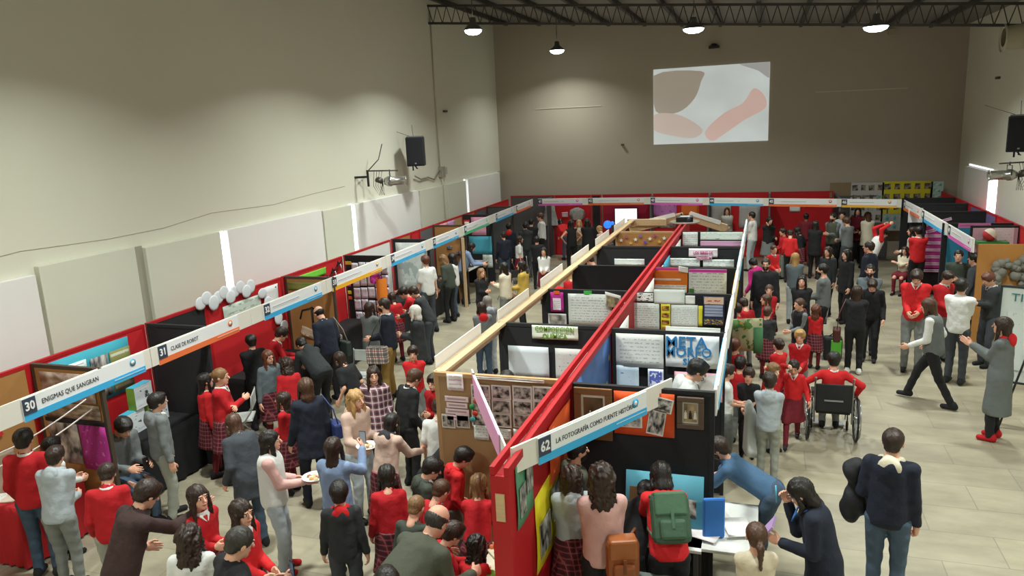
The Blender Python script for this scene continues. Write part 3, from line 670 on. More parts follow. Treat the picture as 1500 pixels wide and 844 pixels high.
# the mirrored one on the left, seen from behind: pink and white
a_, b_ = PZ(690, 541, T), PZ(742, 660, T)
t = thing('booth_sign', 'narrow white and pink sign strip hanging diagonally between kraft board and red spine', 'sign', (a_.x, a_.y, T-0.1), math.atan2(b_.y-a_.y, b_.x-a_.x))
L = (Vector((b_.x, b_.y, 0)) - Vector((a_.x, a_.y, 0))).length
MB().box((0, 0, -0.1), (L, 0.015, 0.1)).build('backing_board', mat('e7e4e2', 0.6, 0.02), t); MB().box((0.1, -0.012, -0.12), (L*0.85, -0.003, 0.1)).build('sign_face', mat('e9a8cf', 0.5, 0.03), t, label='pink sign face')
MB().box((0.1, 0.016, -0.12), (L*0.85, 0.022, -0.03)).build('colour_stripe', mat('e06cb8', 0.5, 0.03), t, label='magenta stripe')
# ---- gable beams at the far end
for i, (p, q) in enumerate((((922, 336), (1001, 317)), ((1008, 317), (1064, 335)))):
    A = PY(*p, 19.0); B = PY(*q, 19.0)
    t = thing('gable_beam', ('left' if i == 0 else 'right') + ' sloping pine beam of the gable at the far end of the island', 'beam', A)
    mb = MB(); mb.bar((0,0,0), B-A, 0.06, 0.2); mb.build('board', M_pine, t, bevel=0.004)
    d = (B-A); mb = MB(); mb.bar(d*0.05+Vector((0,-0.05,0.1)), d*0.85+Vector((0,-0.05,0.1)), 0.02, 0.1); mb.build('sign_back', M_white, t, label='white sign edge above the beam')
A = PZ(903, 337, T)
t = thing('beam_end', 'pale end of the left pine beam where it meets the gable', 'beam', (LX, 18.9, T-0.05)); MB().box((-0.08, -0.02, -0.1), (0.9, 0.06, 0.06)).build('board', M_pine, t, bevel=0.004)
# projector shelf and projector
p = PY(1003, 335, 18.3)
t = thing('projector_shelf', 'grey round shelf carrying the projector at the end of the spine', 'shelf', (p.x, 18.3, T+0.02))
mb = MB(); mb.lathe([(0.001, -0.02), (0.34, -0.02), (0.36, 0.0), (0.34, 0.015), (0.001, 0.015)], n=24); mb.build('shelf_top', mat('8b8378', 0.6, 0.05), t)
t = thing('projector', 'black projector with a white label on the grey shelf', 'projector', (p.x, 18.25, T+0.036), 0.1)
MB().box((-0.2, -0.15, 0), (0.2, 0.15, 0.13)).build('body', mat('1c1c1e', 0.4, 0.1), t, bevel=0.02)
mb = MB(); mb.lathe([(0.0005, 0.03), (0.045, 0.03), (0.05, 0)], c=(0.1, -0.15, 0.065), n=16, M=Matrix.Rotation(PI/2, 3, 'X')); mb.build('lens', mat('3a4048', 0.1, 0.05), t)
MB().box((-0.1, -0.1, 0.131), (0.12, 0.02, 0.134)).build('white_label', M_white, t, label='white label on top')
for s in (-1, 1): MB().box((s*0.15-0.02, -0.12, -0.02), (s*0.15+0.02, 0.1, 0.005)).build('foot', mat('1c1c1e', 0.4, 0.1), t)
# cloth wrap on the beam end above
p = PY(998, 318, 18.6); mb = MB(); mb.tube([p+Vector((-0.1,0,-0.1)), p+Vector((0,0,0.05)), p+Vector((0.12,0,-0.12)), p+Vector((0.1,-0.05,-0.3))], 0.05, 8); tag(mb.build('cloth_wrap', mat('1f1d22', 0.8, 0.1)), 'dark cloth tied around the gable peak above the projector', 'cloth')
# ==================================================================== left row of booths
LF = lambda y: -7.03 - (y-5.2)*0.0235            # fascia line, x at y
LBk = lambda y: -8.1 - (y-5.8)*0.0165            # back panels
ys = [3.2, 5.16, 7.04, 9.15, 11.2, 13.4, 15.6, 17.9, 20.2, 22.4]
def back_panel(y0, y1, m, lab, group=None):
    a, b = (LBk(y0), y0), (LBk(y1), y1)
    return panel('back_panel', lab, a, b, m=m, frame_m=M_red, cat='panel')
bk = [(3.2, 6.1, M_kraft, 'brown kraft back panel of booth 30 with scribbles along the top, nearest left'),
      (6.1, 7.9, M_red2, 'red back panel with the turquoise project poster in booth 30'),
      (7.95, 9.15, M_black, 'black back panel of booth 31'), (9.15, 11.15, M_red2, 'red back panel behind the white paper petals'),
      (11.2, 13.3, M_red2, 'red back panel with a green rounded strip'), (13.4, 15.5, mat('d9d9d6', 0.85, 0.03), 'white back panel behind the hanging worksheets'),
      (15.6, 16.6, M_kraft, 'kraft back panel beyond the white one'), (16.65, 17.1, M_red2, 'narrow red back panel beside the grey felt one'), (17.15, 18.0, M_grey, 'grey felt back panel next to the narrow red one'),
      (18.05, 20.15, M_cardboard, 'kraft back panel with pink and lilac sheets along the top'), (20.2, 21.2, M_kraft, 'kraft back panel beyond the pink sheet'), (21.3, 22.3, M_grey, 'dark grey back panel near the left back corner'), (22.4, 24.6, M_red2, 'red back panel in the left back corner')]
for y0, y1, m, lab in bk: back_panel(y0, y1, m, lab)
# partitions across the left row
pt = [(6.15, M_kraft, 'kraft partition of booth 30 carrying the photo collage', -7.05), (7.95, M_black, 'black partition of booth 31', -7.1), (11.25, M_kraft, 'kraft partition with the robot arm drawing', -7.15),
      (13.4, M_black, 'black partition hung with paper worksheets', -7.25), (15.6, M_black, 'dark framed partition with a large pale map sheet', -7.3), (18.0, M_kraft, 'kraft partition with dark photographs', -7.35),
      (20.2, M_black, 'dark partition with the pink sheet and turquoise poster', -7.4), (22.3, M_grey, 'grey partition in the left back corner', -7.45)]
for y, m, lab, xf in pt: panel('partition_panel', lab, (LBk(y)+0.03, y), (xf, y), m=m, frame_m=M_black if m is M_black else mat('4a3c30', 0.7, 0.1))
# booth signs on the left fascia, reading from near to far
SG = [(5.16, 6.79, '30', 'ENIGMAS QUE SANGRAN', CYAN, None, 'white and cyan booth sign 30 ENIGMAS QUE SANGRAN'),
      (7.02, 8.59, '31', 'CLASE DE ROBOT', ORG, None, 'white and orange booth sign 31 CLASE DE ROBOT'),
      (9.2, 10.84, '32', None, CYAN, None, 'white and cyan booth sign 32 with three round emblems'),
      (11.19, 13.1, '33', None, YEL, None, 'white booth sign 33 with a yellow stripe'), (13.54, 15.3, '34', None, CYAN, None, 'white and blue booth sign 34 in front of the map sheet'),
      (15.74, 17.4, '35', None, CYAN, None, 'white and blue booth sign 35 in front of the kraft partition'), (17.81, 19.8, '36', None, GRN, None, 'white booth sign 36 with a green stripe'),
      (20.41, 22.2, '37', None, CYAN, None, 'white and blue booth sign 37 before the left back corner'), (22.5, 24.2, '38', None, ORG, None, 'white booth sign 38 with an orange stripe in the left back corner')]
prev = 3.0
for i, (y0, y1, num, ti, st, t2, lab) in enumerate(SG):
    nxt = SG[i+1][0] if i+1 < len(SG) else 24.5
    a, b = (LF(prev), prev), (LF(y1 if i+1 == len(SG) else (y1+nxt)/2), (y1+nxt)/2 if i+1 < len(SG) else 24.5)
    L = math.hypot(b[0]-a[0], b[1]-a[1])
    sign(lab, a, b, T-0.24, T, num, ti, st, start=(y0-prev)/(b[1]-prev), end=(y1-prev)/(b[1]-prev), tsize=0.075, scribble=ti is None, logo='5aa8c8' if st == CYAN else None)
    prev = b[1] + 0.01
# things hung on the left row
def lsheet(label, c0, c1, m, name='paper_sheet', cat='sheet', off=0.05, curl=0.01):
    """sheet on a back panel of the left row (plane x = back line); pixels of its near top and far bottom corners"""
    X = LBk(10) + off
    a, b = PX(c0[0], c0[1], X), PX(c1[0], c1[1], X)
    y0, y1 = sorted((a.y, b.y)); z0, z1 = sorted((a.z, b.z))
    Xm = LBk((y0+y1)/2) + off
    o = MB().sheet((0, y0-(y0+y1)/2, z0-(z0+z1)/2), (0, y1-y0, 0), (0, 0, z1-z0), 4, 4, curl).build(name, m); o.location = (Xm, (y0+y1)/2, (z0+z1)/2)
    tag(o, label, cat); return o
def lboard(name, label, y0, y1, z0, z1, m, cat='sheet', off=0.035, curl=0.008):
    o = MB().sheet((0, -(y1-y0)/2, -(z1-z0)/2), (0, y1-y0, 0), (0, 0, z1-z0), 4, 4, curl).build(name, m); o.location = (LBk((y0+y1)/2)+off, (y0+y1)/2, (z0+z1)/2)
    return tag(o, label, cat)
def psheet(label, x0, x1, z0, z1, y, m, name='paper_sheet', cat='sheet', off=0.035, curl=0.006):
    """sheet on a partition (plane y)"""
    o = MB().sheet((-(x1-x0)/2, 0, -(z1-z0)/2), (x1-x0, 0, 0), (0, 0, z1-z0), 4, 4, curl).build(name, m); o.location = ((x0+x1)/2, y-off, (z0+z1)/2)
    return tag(o, label, cat)
lboard('project_poster', 'turquoise edged poster with white text and pictures on the red panel of booth 30', 6.35, 7.55, 1.25, 1.98, paper('3fa8bc', '2c6a80', 3, 0.2, 0.02, 80), 'poster')
lboard('text_sheet', 'white text sheet on the turquoise edged poster', 6.4, 6.85, 1.45, 1.88, paper('eef4f4', '40707c', 6, 0.6, 0.08, 81, [('3a2c30', 4, 0.62)]), off=0.05)
lboard('photo_sheet', 'crowd photograph on the turquoise edged poster', 6.92, 7.18, 1.3, 1.85, photo(82, '2a2c34', 'cfc8c0', 5), 'photograph', off=0.05)
lboard('leaf_collage', 'olive green paper leaf collage beside the crowd photograph', 7.22, 7.55, 1.3, 1.85, paper('8b8a54', 'd8d8c8', 5, 0.6, 0.05, 83), 'collage', off=0.05)
Y = 6.15
for i, (x0, x1, z0, z1, m, lab) in enumerate(((-7.95, -7.15, 1.62, 1.97, photo(85, '8a6a5c', 'cbb9ac', 9), 'pinkish photo collage high on the kraft partition of booth 30'),
        (-7.95, -7.5, 0.85, 1.35, photo(86, '3a3430', 'd2c6bc', 6), 'collage of dark shoe prints on pale paper in booth 30'), (-7.48, -7.08, 0.8, 1.35, paper('b0308c', 'd98ac4', 4, 0.4, 0.1, 87), 'magenta glossy sheet beside the shoe prints'),
        (-7.95, -7.12, 1.42, 1.6, photo(88, '6a5444', 'b8a690', 8), 'brown insect collage strip behind the 30 sign'))):
    psheet(lab, x0, x1, z0, z1, Y, m, cat='collage')
psheet('black strip between the collages of booth 30', -7.98, -7.08, 1.36, 1.41, Y, M_black, 'paper_strip', 'strip')
# white streamers across booth 30
mb = MB()
pts = [Vector((-7.95 + 0.75*k/8, 4.2+0.23*k, 1.55 - 0.25*math.sin(PI*k/8) + 0.02*k)) for k in range(9)]
mb.tube(pts, 0.009, 5); tag(mb.build('paper_streamer', mat('e8e0dc', 0.7, 0.03)), 'twisted white streamer sagging under the 30 sign, upper one', 'streamer', 'white streamers in booth 30')
mb = MB(); mb.tube([p + Vector((0, 0.05, -0.14)) for p in pts], 0.009, 5); tag(mb.build('paper_streamer', mat('e8e0dc', 0.7, 0.03)), 'twisted white streamer sagging under the 30 sign, lower one', 'streamer', 'white streamers in booth 30')
for i, (y_, z_) in enumerate(((4.6, 1.3), (5.3, 1.15), (5.6, 1.4), (4.9, 0.95))):
    o = MB().sheet((-0.0, -0.05, -0.05), (0, 0.1, 0.02), (0, -0.02, 0.1), 1, 1, 0, 0.004).build('paper_scrap', mat('c8282c', 0.7, 0.05)); o.location = (LBk(y_)+0.04, y_, z_)
    tag(o, ['highest', 'lowest', 'right', 'left'][(2, 3, 0, 1).index(i) if i in (2,3,0,1) else 0] + ' small red paper scrap on the kraft back of booth 30', 'paper scrap', 'red paper scraps in booth 30')
lboard('scribble_sheet', 'pale handprints along the top edge of the kraft back panel', 3.6, 5.4, 1.75, 2.02, paper('b08552', 'ddd0b8', 2, 0.5, 0.03, 90), 'drawing')
lboard('red_scribble', 'red painted scribble on the kraft back panel of booth 30', 4.2, 5.2, 1.5, 1.74, paper('a97a45', 'b33a2c', 2, 0.55, 0.03, 91), 'drawing')
# bench shape: long pale rounded cushion on the booth 30 back wall
o = MB().box((-0.03, -0.9, -0.25), (0.03, 0.9, 0.25)).build('cushion_board', mat('a99682', 0.8, 0.06), bevel=0.03); o.location = (LBk(4.6)+0.06, 4.8, 0.95); tag(o, 'long pale rounded board low on the kraft wall of booth 30', 'board')
# petals
random.seed(11)
for i in range(15):
    y_ = 9.0 + 1.9*i/14 if i < 10 else 10.5 + 0.5*(i-10)/4
    z_ = T + 0.03 + 0.06*math.sin(i*2.1) if i < 10 else 1.9 - 0.18*(i-10)
    mb = MB(); mb.lathe([(0.001, 0.012), (0.08, 0.012), (0.105, 0.006), (0.105, 0.0), (0.001, 0)], n=18, M=Matrix.Rotation(PI/2, 3, 'Y') @ Matrix.Diagonal((0.8+0.4*random.random(), 1.1, 1)))
    o = mb.build('paper_petal', mat('dfe3e8', 0.7, 0.03)); o.location = (LBk(y_)+0.06+0.008*(i % 3), y_, z_)
    tag(o, ['first', 'second', 'third', 'fourth', 'fifth', 'sixth', 'seventh', 'eighth', 'ninth', 'tenth', 'eleventh', 'twelfth', 'thirteenth', 'fourteenth', 'last'][i] + ' white paper disc from the left around the red panel beyond sign 31', 'paper disc', 'white paper discs edging the red panel')
lboard('mint_card', 'pale mint card framed in red under the paper discs', 9.5, 10.45, 1.6, 1.9, paper('cfdcd0', '7a8a80', 3, 0.5, 0.08, 92), 'card', 0.05)
o = lboard('leaf_card', 'white leaf shaped card with a brown fish drawing right of the mint card', 10.55, 10.95, 1.55, 1.98, paper('e6e6e6', '888888', 2, 0.2, 0.1, 93, [('5a4a44', 2.4, 0.6)]), 'card', 0.06)
# booth 31: black table with boxed products
def table(label, x0, x1, y0, y1, h, m, cloth=True, name='display_table', m2=None):
    t = thing(name, label, 'table', ((x0+x1)/2, (y0+y1)/2, 0)); a, b = (x1-x0)/2, (y1-y0)/2
    MB().box((-a, -b, h-0.03), (a, b, h)).build('tabletop', m, t, bevel=0.004)
    if cloth:
        mb = MB(); n = 40
        per = [(-a-.01,-b-.01),(a+.01,-b-.01),(a+.01,b+.01),(-a-.01,b+.01)]
        pts = []
        for i in range(4):
            p, q = per[i], per[(i+1)%4]
            for k in range(12): pts.append((p[0]+(q[0]-p[0])*k/12, p[1]+(q[1]-p[1])*k/12))
        N = len(pts); rings = []
        for z, amp in ((h+0.004, 0), (h-0.1, 0.006), (h*0.5, 0.015), (0.03, 0.022)):
            rings.append([mb.bm.verts.new((x*(1+amp*math.sin(k*2.4)/max(a,.3)), y*(1+amp*math.sin(k*2.4)/max(b,.3)), z)) for k, (x, y) in enumerate(pts)])
        for A, B in zip(rings, rings[1:]):
            for k in range(N):
                f = mb.bm.faces.new((A[k], B[k], B[(k+1)%N], A[(k+1)%N])); f.smooth = True
        mb.bm.faces.new(rings[0])
        mb.build('tablecloth', m2 or m, t)
    for sx in (-1, 1):
        for sy in (-1, 1): MB().box((sx*(a-.05)-.02, sy*(b-.05)-.02, 0), (sx*(a-.05)+.02, sy*(b-.05)+.02, h-0.03)).build('leg', M_steel, t)
    return t
M_bcloth = mat('17181b', 0.9, 0.15, 3, 0.2); M_rcloth = mat('b51d24', 0.85, 0.08, 3, 0.2)
table('black cloth covered table in booth 31 with white boxes on it', -8.05, -7.4, 6.9, 7.88, 0.78, M_bcloth)
for i, (y_, z_, lab) in enumerate(((7.15, 0.785, 'left lower white product box with green edge on the black table'), (7.55, 0.785, 'right lower white product box beside the pen holder on the black table'), (7.33, 1.09, 'white product box with a blue top stacked above the two others'))):
    t = thing('product_box', lab, 'box', (-7.78, y_, z_), 0.12)
    MB().box((-0.06, -0.17, 0), (0.06, 0.17, 0.3)).build('carton', mat('e4edf2', 0.5, 0.02), t, bevel=0.003)
    MB().box((-0.061, -0.171, 0), (0.058, -0.15, 0.3)).build('side_stripe', mat('8ab84a', 0.5, 0.05), t, label='green side stripe')
    MB().box((-0.06, -0.17, 0.301), (0.06, 0.17, 0.304)).build('top_print', mat('49b8d8', 0.5, 0.05), t, label='blue top')
    MB().sheet((0.0625, -0.13, 0.05), (0, 0.28, 0), (0, 0, 0.2), thick=0.002).build('front_print', paper('e4edf2', '5a6470', 3, 0.2, 0.05, i, [('4a5058', 3.2, 0.6)]), t)
table('table under a red cloth in booth 30 covered with folders', -8.02, -7.5, 5.25, 6.05, 0.74, M_rcloth)
for i, (x_, y_, cc, rz, lab) in enumerate(((-7.68, 5.75, '2a3a5c', 0.2, 'navy folder'), (-7.7, 5.52, '1e1e22', -0.1, 'black open binder'), (-7.85, 5.38, 'd8c8b8', 0.4, 'beige leaflet'), (-7.85, 5.92, 'c8b8a8', 0.1, 'pale magazine'))):
    t = thing('folder', lab + ' lying on the red cloth of booth 30', 'folder', (x_, y_, 0.748), rz)
    MB().box((-0.15, -0.11, 0), (0.15, 0.11, 0.012)).build('cover', mat(cc, 0.5, 0.05), t, bevel=0.002); MB().box((-0.14, -0.1, 0.0125), (0.0, 0.1, 0.018)).build('pages', paper('e8e6e0', '666666', 6, 0.5, 0.1, i), t)
# white strip post near 31
panel('white_post', 'narrow white upright strip at the end of booth 31', (-7.12, 10.0), (-6.98, 10.0), 0.6, T, m=M_white, frame_m=M_white, cat='post', posts=False) if False else None
# booth 32: kraft partition drawing
Y = 11.25
psheet('green grass cut from paper along the top of the robot arm partition', -8.1, -7.3, 1.8, 1.95, Y, paper('8a8a4a', '4f9a3a', 2, 0.6, 0.0, 95), cat='drawing')
mb = MB(); c0 = Vector((-7.65, Y-0.03, 1.15))
mb.tube([c0+Vector((0,0,-.15)), c0+Vector((0,0,.35))], 0.02, 6); mb.tube([c0+Vector((0,0,.33)), c0+Vector((.22,0,.28)), c0+Vector((.26,0,.1))], 0.014, 6); mb.tube([c0+Vector((0,0,.33)), c0+Vector((-.2,0,.28)), c0+Vector((-.26,0,.12))], 0.014, 6); mb.tube([c0+Vector((-.14,0,-.15)), c0+Vector((.14,0,-.15))], 0.014, 6)
tag(mb.build('tripod_figure', mat('1a1a1c', 0.6, 0.05)), 'black three armed stand mounted on the kraft partition behind sign 32', 'stand')
t = lboard('green_strip', 'bright green rounded strip on the red back panel', 11.7, 12.6, 1.82, 1.96, mat('74c83c', 0.7, 0.04), 'strip')
for i in range(3):
    p = Vector((LBk(12.8)+0.06, 12.65+0.22*i, 1.72+0.1*i)); t = thing('ribbon_bow', ['lower left', 'middle', 'upper right'][i] + ' black and white ribbon bow near sign 33', 'bow', p, 0, 'ribbon bows on the red panel')
    mb = MB(); mb.tube([(0,0,0), (0.02,0.08,0.07), (0.0,0.1,-0.03), (0,0,0), (0.02,-0.08,0.07), (0,-0.1,-0.03), (0,0,0)], 0.016, 6); mb.build('ribbon', mat('151517', 0.6, 0.05), t)
    mb = MB(); mb.tube([(0.02,0,0), (0.03,0.03,-0.12)], 0.012, 6); mb.build('tail', mat('d8d8d8', 0.6, 0.05), t, label='white tail')
for i, (x_, z_) in enumerate(((-7.35, 0.95), (-7.9, 1.0), (-7.5, 0.85))):
    p = Vector((x_, 11.19-0.01*i, z_)); mb = MB(); mb.sheet((0,0,0), (0.25,0.02,-0.1), (0.05,0.0,0.16), 3, 3, 0.03); o = mb.build('paper_leaf', mat('c9b49a', 0.7, 0.1)); o.location = p
    tag(o, ['beige paper leaf', 'pale paper leaf', 'light green paper leaf'][i] + ' hung before the robot arm partition', 'paper leaf')
# booth 33: worksheets on black partition
Y = 13.4; random.seed(5); k = 0
for c_ in range(5):
    for r_ in range(5):
        x0 = -8.05 + 0.17*c_ + 0.01*random.random(); z1 = 1.92 - 0.26*r_ - 0.03*random.random()
        bl = [('8a4a9a', 3, 0.66)] if (c_ + r_) % 4 == 0 and c_ == 0 else None
        psheet('pale hanging worksheet behind sign 33, %s row, %s column from the left' % (['top', 'second', 'third', 'fourth', 'bottom'][r_], ['first', 'second', 'third', 'fourth', 'fifth'][c_]), x0, x0+0.15, z1-0.23, z1, Y, paper('dcdcea', '77788a', 6, 0.4, 0.1, k % 5, bl), 'worksheet', 'worksheet')
        bpy.context.scene.collection.objects[-1]['group'] = 'worksheets on the black partition'; k += 1
for i, (cc, z_) in enumerate((('e0d838', 1.55), ('d648b0', 1.4), ('e0d838', 1.24), ('e8602a', 1.12), ('e8c030', 1.86))):
    w2 = 0.14 if i == 4 else 0.08
    psheet(['upper yellow', 'magenta', 'lower yellow', 'orange', 'wide topmost yellow'][i] + ' note at the left edge of the worksheets', -8.18, -8.18+w2, z_, z_+0.07, Y-0.01, mat(cc, 0.7, 0.05), 'sticky_note', 'note')
# rolled orange and magenta cardboard
t = thing('card_tube', 'curved orange card standing upright beside the worksheets', 'card', (-7.25, 13.15, 0.8)); mb = MB()
R_ = 0.16; prof = []
for k in range(13):
    a = PI*0.0 + PI*k/12
    prof.append((R_*math.cos(a)*0.6, -R_*math.sin(a)))
for a, b in zip(prof, prof[1:]): mb.face([(a[0],a[1],0), (b[0],b[1],0), (b[0],b[1],0.85), (a[0],a[1],0.85)])
o = mb.build('sheet', mat('f08a2c', 0.6, 0.05), t); md = o.modifiers.new('thickness', 'SOLIDIFY'); md.thickness = 0.006
o2 = MB().sheet((-0.28,0.02,0.72), (0.24,0,0), (0,0,0.2), 4, 4, 0.03).build('magenta_top', mat('cf3fb0', 0.6, 0.05), t, label='magenta card beside it')
# booth 34 map sheet
psheet('large pale grey map sheet with scattered pictures on the dark framed partition', -8.15, -7.35, 0.75, 1.97, 15.6, paper('d4dcd8', '8fa0a0', 12, 0.4, 0.04, 96, [('aebcbc', 3, 0.62)]), 'map_sheet', 'map')
psheet('pale mint sheet below the map behind the bent students', -7.85, -7.35, 0.45, 0.74, 15.58, notes(97, 6))
for i, (x_, z_) in enumerate(((-7.9, 1.4), (-7.65, 1.25), (-8.05, 1.1))): psheet('small dark photograph on the kraft partition, ' + ['left', 'right', 'lower'][i] + ' one', x_, x_+0.14, z_, z_+0.1, 18.0, photo(98+i, '1e2024', '8890a0', 4), 'photo_print', 'photograph')
psheet('white card held in a frame on the kraft partition edge', -7.6, -7.4, 1.7, 1.95, 17.98, notes(99, 5))
lboard('pink_sheet', 'pink sheet on the kraft back panel beside the lilac one', 18.2, 19.0, 1.72, 2.0, mat('e8a8b4', 0.7, 0.05), 'sheet'); lboard('lilac_sheet', 'lilac sheet on the kraft back panel beside the pink one', 19.02, 19.5, 1.72, 2.0, mat('c898c8', 0.7, 0.05), 'sheet')
Y = 20.2
psheet('tall pink sheet on the dark partition behind sign 36', -8.05, -7.6, 1.45, 1.98, Y, mat('dd9ab8', 0.7, 0.05)); psheet('turquoise poster on the dark partition', -8.15, -7.45, 0.9, 1.42, Y, paper('4aa6c0', '2c7488', 3, 0.3, 0.05, 101), 'turquoise_poster', 'poster')
psheet('red framed white note left of the pink sheet', -8.28, -8.1, 1.5, 1.9, Y, mat('c0202c', 0.7, 0.05)); psheet('small white note inside the red frame', -8.26, -8.12, 1.56, 1.85, Y-0.01, M_white, 'note', 'note')
psheet('white chart below the turquoise poster', -7.75, -7.45, 0.5, 0.88, Y, notes(102, 6))
table('dark table with papers in booth 35', -8.1, -7.55, 16.0, 17.7, 0.75, M_bcloth); table('white table with a laptop in booth 36', -8.2, -7.5, 18.2, 20.0, 0.75, mat('d8d8d4', 0.6, 0.05), False)
t = thing('laptop', 'dark laptop open on the white table near the wooden post', 'laptop', (-7.75, 18.9, 0.755), 0.8)
MB().box((-0.16, -0.11, 0), (0.16, 0.11, 0.018)).build('base', mat('2a2a2c', 0.5, 0.05), t, bevel=0.003); MB().box((-0.16, 0.1, 0.018), (0.16, 0.112, 0.23)).build('screen', mat('3c4048', 0.3, 0.05), t, bevel=0.003)
# wooden post at (680,450)
p = PZ(681, 450, 0)
t = thing('wooden_post', 'pale wooden post holding the fascia beside the white table', 'post', (p.x+0.05, p.y, 0)); MB().box((-0.03, -0.03, 0), (0.03, 0.03, T-0.25)).build('upright', M_pine, t); MB().box((-0.09, 0.031, 0.0), (0.03, 0.06, T-0.25)).build('brace', mat('4a3c30', 0.7, 0.1), t, label='dark side board')
table('black table of booth 33 below the worksheets', -8.15, -7.65, 11.6, 13.2, 0.75, M_bcloth); table('dark table in booth 34', -8.15, -7.68, 13.7, 15.4, 0.75, M_bcloth)
table('black cloth table in booth 32', -8.1, -7.72, 9.4, 11.0, 0.75, M_bcloth)
# ==================================================================== back row
BY = 24.3; BB = 25.2
BX = [-8.5, -7.25, -5.55, -3.48, -1.6, 0.2, 2.2, 3.6]
def bfas(x):   # y of the fascia line
    return 24.55 if x < -3.5 else 24.55 - (x+3.5)*0.22
bbk = [(-8.5, -6.9, M_grey, 'dark grey back panel in the left back corner'), (-6.88, -5.62, M_red2, 'red back panel behind the hanging newspaper garments'), (-5.6, -5.25, M_black, 'narrow black curtain between the garments and the screen'), (-5.2, -3.55, mat('a51238', 0.8, 0.08), 'crimson back panel behind the lit screen'),
       (-3.5, -1.7, M_red2, 'red back panel with lilac and orange sheets'), (-1.65, 0.15, M_red2, 'red back panel with two grey charts'), (0.2, 2.05, M_red2, 'plain bright red back panel of the wide booth'), (2.1, 3.6, M_grey, 'grey back panel below the yellow poster wall')]
for x0, x1, m, lab in bbk: panel('back_panel', lab, (x0, BB), (x1, BB), m=m, frame_m=M_red if x0 < 2 else M_grey, z1=T+0.05 if x0 < 2 else T-0.1)
BSG = [(-7.3, -5.75, '41', MAG, 'white booth sign with a magenta stripe on the back row'), (-5.55, -3.7, '42', ORG, 'white booth sign with an orange stripe above the lit screen'), (-3.48, -1.8, '43', MAG, 'white booth sign with a pink stripe beyond the gable'),
       (-1.6, 0.0, '44', CYAN, 'white booth sign with a cyan stripe on the back row'), (0.15, 2.0, '45', ORG, 'white booth sign with a red stripe above the plain red panel'), (2.12, 3.5, '46', YEL, 'white booth sign with a yellow stripe before the yellow posters')]
for i, (x0, x1, num, st, lab) in enumerate(BSG):
    nx = BSG[i+1][0] if i+1 < len(BSG) else 3.62
    ya, yb = bfas(x0), bfas(nx)
    sign(lab, (x0, ya), (nx-0.01, yb), T-0.23, T, num, None, st, start=0.0, end=(x1-x0)/(nx-x0), scribble=True)
RSG = [((3.62, 22.7), (3.68, 20.6), ORG, 'first sign of the right fascia, white with an orange stripe', '47'), ((3.68, 20.5), (3.71, 17.9), CYAN, 'second sign of the right fascia, white with a cyan stripe', '48'), ((3.71, 17.8), (3.72, 15.75), MAG, 'nearest sign of the right fascia, white with a magenta stripe', '49')]
for a, b, st, lab, num in RSG: sign(lab, a, b, T-0.24, T+0.02, num, None, st, start=0.05, end=0.95, scribble=True)
# partitions of back row
for i, (x, m, lab) in enumerate(((-7.0, M_grey, 'grey partition left of the newspaper garments'), (-3.5, M_grey, 'grey partition right of the lit screen'), (-1.65, M_grey, 'dark partition left of the grey charts'), (0.17, M_black, 'dark partition left of the plain red booth'), (2.08, M_black, 'dark partition right of the plain red booth'))):
    panel('partition_panel', lab, (x, BB-0.03), (x, bfas(x)+0.03), m=m, frame_m=M_grey)
def bsheet(label, c0, c1, m, name='paper_sheet', cat='sheet', Y=BB, off=0.04):
    t, c, w_, h_ = sheet_px(label, c0, c1, Y, m, name, cat, None, 0, off); return t, w_, h_
bsheet('lilac sheet with a portrait on the back row', (955, 297), (991, 322), paper('c77ac4', '7a4a80', 3, 0.4, 0.05, 110)); bsheet('rows of stacked pictures below the lilac sheet', (955, 316), (990, 334), photo(111, '5a4448', 'd8c0c4', 8), 'photo_print', 'photograph'); bsheet('orange sheet with a pinned photograph on the back row', (998, 297), (1024, 315), paper('e0702c', 'a04820', 3, 0.3, 0.1, 112))
bsheet('grey chart left of the woman in the back booth', (1042, 300), (1070, 338), paper('b8b4b0', '8a8684', 8, 0.4, 0.08, 113), 'chart', 'chart'); bsheet('grey chart right of the woman in the back booth', (1083, 300), (1113, 334), paper('b4b0ae', '8a8684', 8, 0.4, 0.08, 114), 'chart', 'chart')
bsheet('small white sign with two black marks on the plain red panel', (1157, 297), (1172, 310), paper('f0f0ee', '222222', 1, 0.2, 0.2, 115), 'notice', 'notice'); bsheet('white notice hung at the right of the plain red panel', (1177, 294), (1200, 303), paper('e8d8d8', '886666', 3, 0.5, 0.1, 116), 'notice', 'notice')
bsheet('white text sheet right of the newspaper garments', (784, 297), (800, 300), M_white) if False else None
# posters rising above the back row at the right
def hpost(label, c0, c1, m, n, Y=BB-0.02, name='poster', grid=None, prm=None):
    a, b = PY(*c0, Y), PY(*c1, Y); c = (a+b)/2; W_, H_ = b.x-a.x, a.z-b.z
    t = thing(name, label, 'poster', c); child_sheet('sheet', t, RX, UZ, NY, 0, 0, W_, H_, m, 0.0)
    if grid:
        nx_, nz_ = grid
        for i in range(nx_):
            for j in range(nz_):
                child_sheet('picture', t, RX, UZ, NY, W_*((i+0.5)/nx_-0.5), H_*((j+0.5)/nz_-0.5), W_/nx_*(0.55+0.15*((i*3+j)%2)), H_/nz_*0.55, prm[(i*nz_+j) % len(prm)], 0.006, None, 0.1*math.sin(i*3.3+j*5))
    return t
phs = [photo(120+i, '2a2420', 'b0a48a', 3) for i in range(4)]
hpost('brown board with a red top edge left of the picture posters', (1216, 268), (1246, 289), mat('8a7458', 0.8, 0.05), 1); 
hpost('pale grey poster with scattered small pictures above the yellow sign', (1247, 268), (1292, 326), mat('b8b4b0', 0.75, 0.04), 1, grid=(4, 4), prm=phs + [photo(130, '4a7a70', 'c8d8c8', 3)])
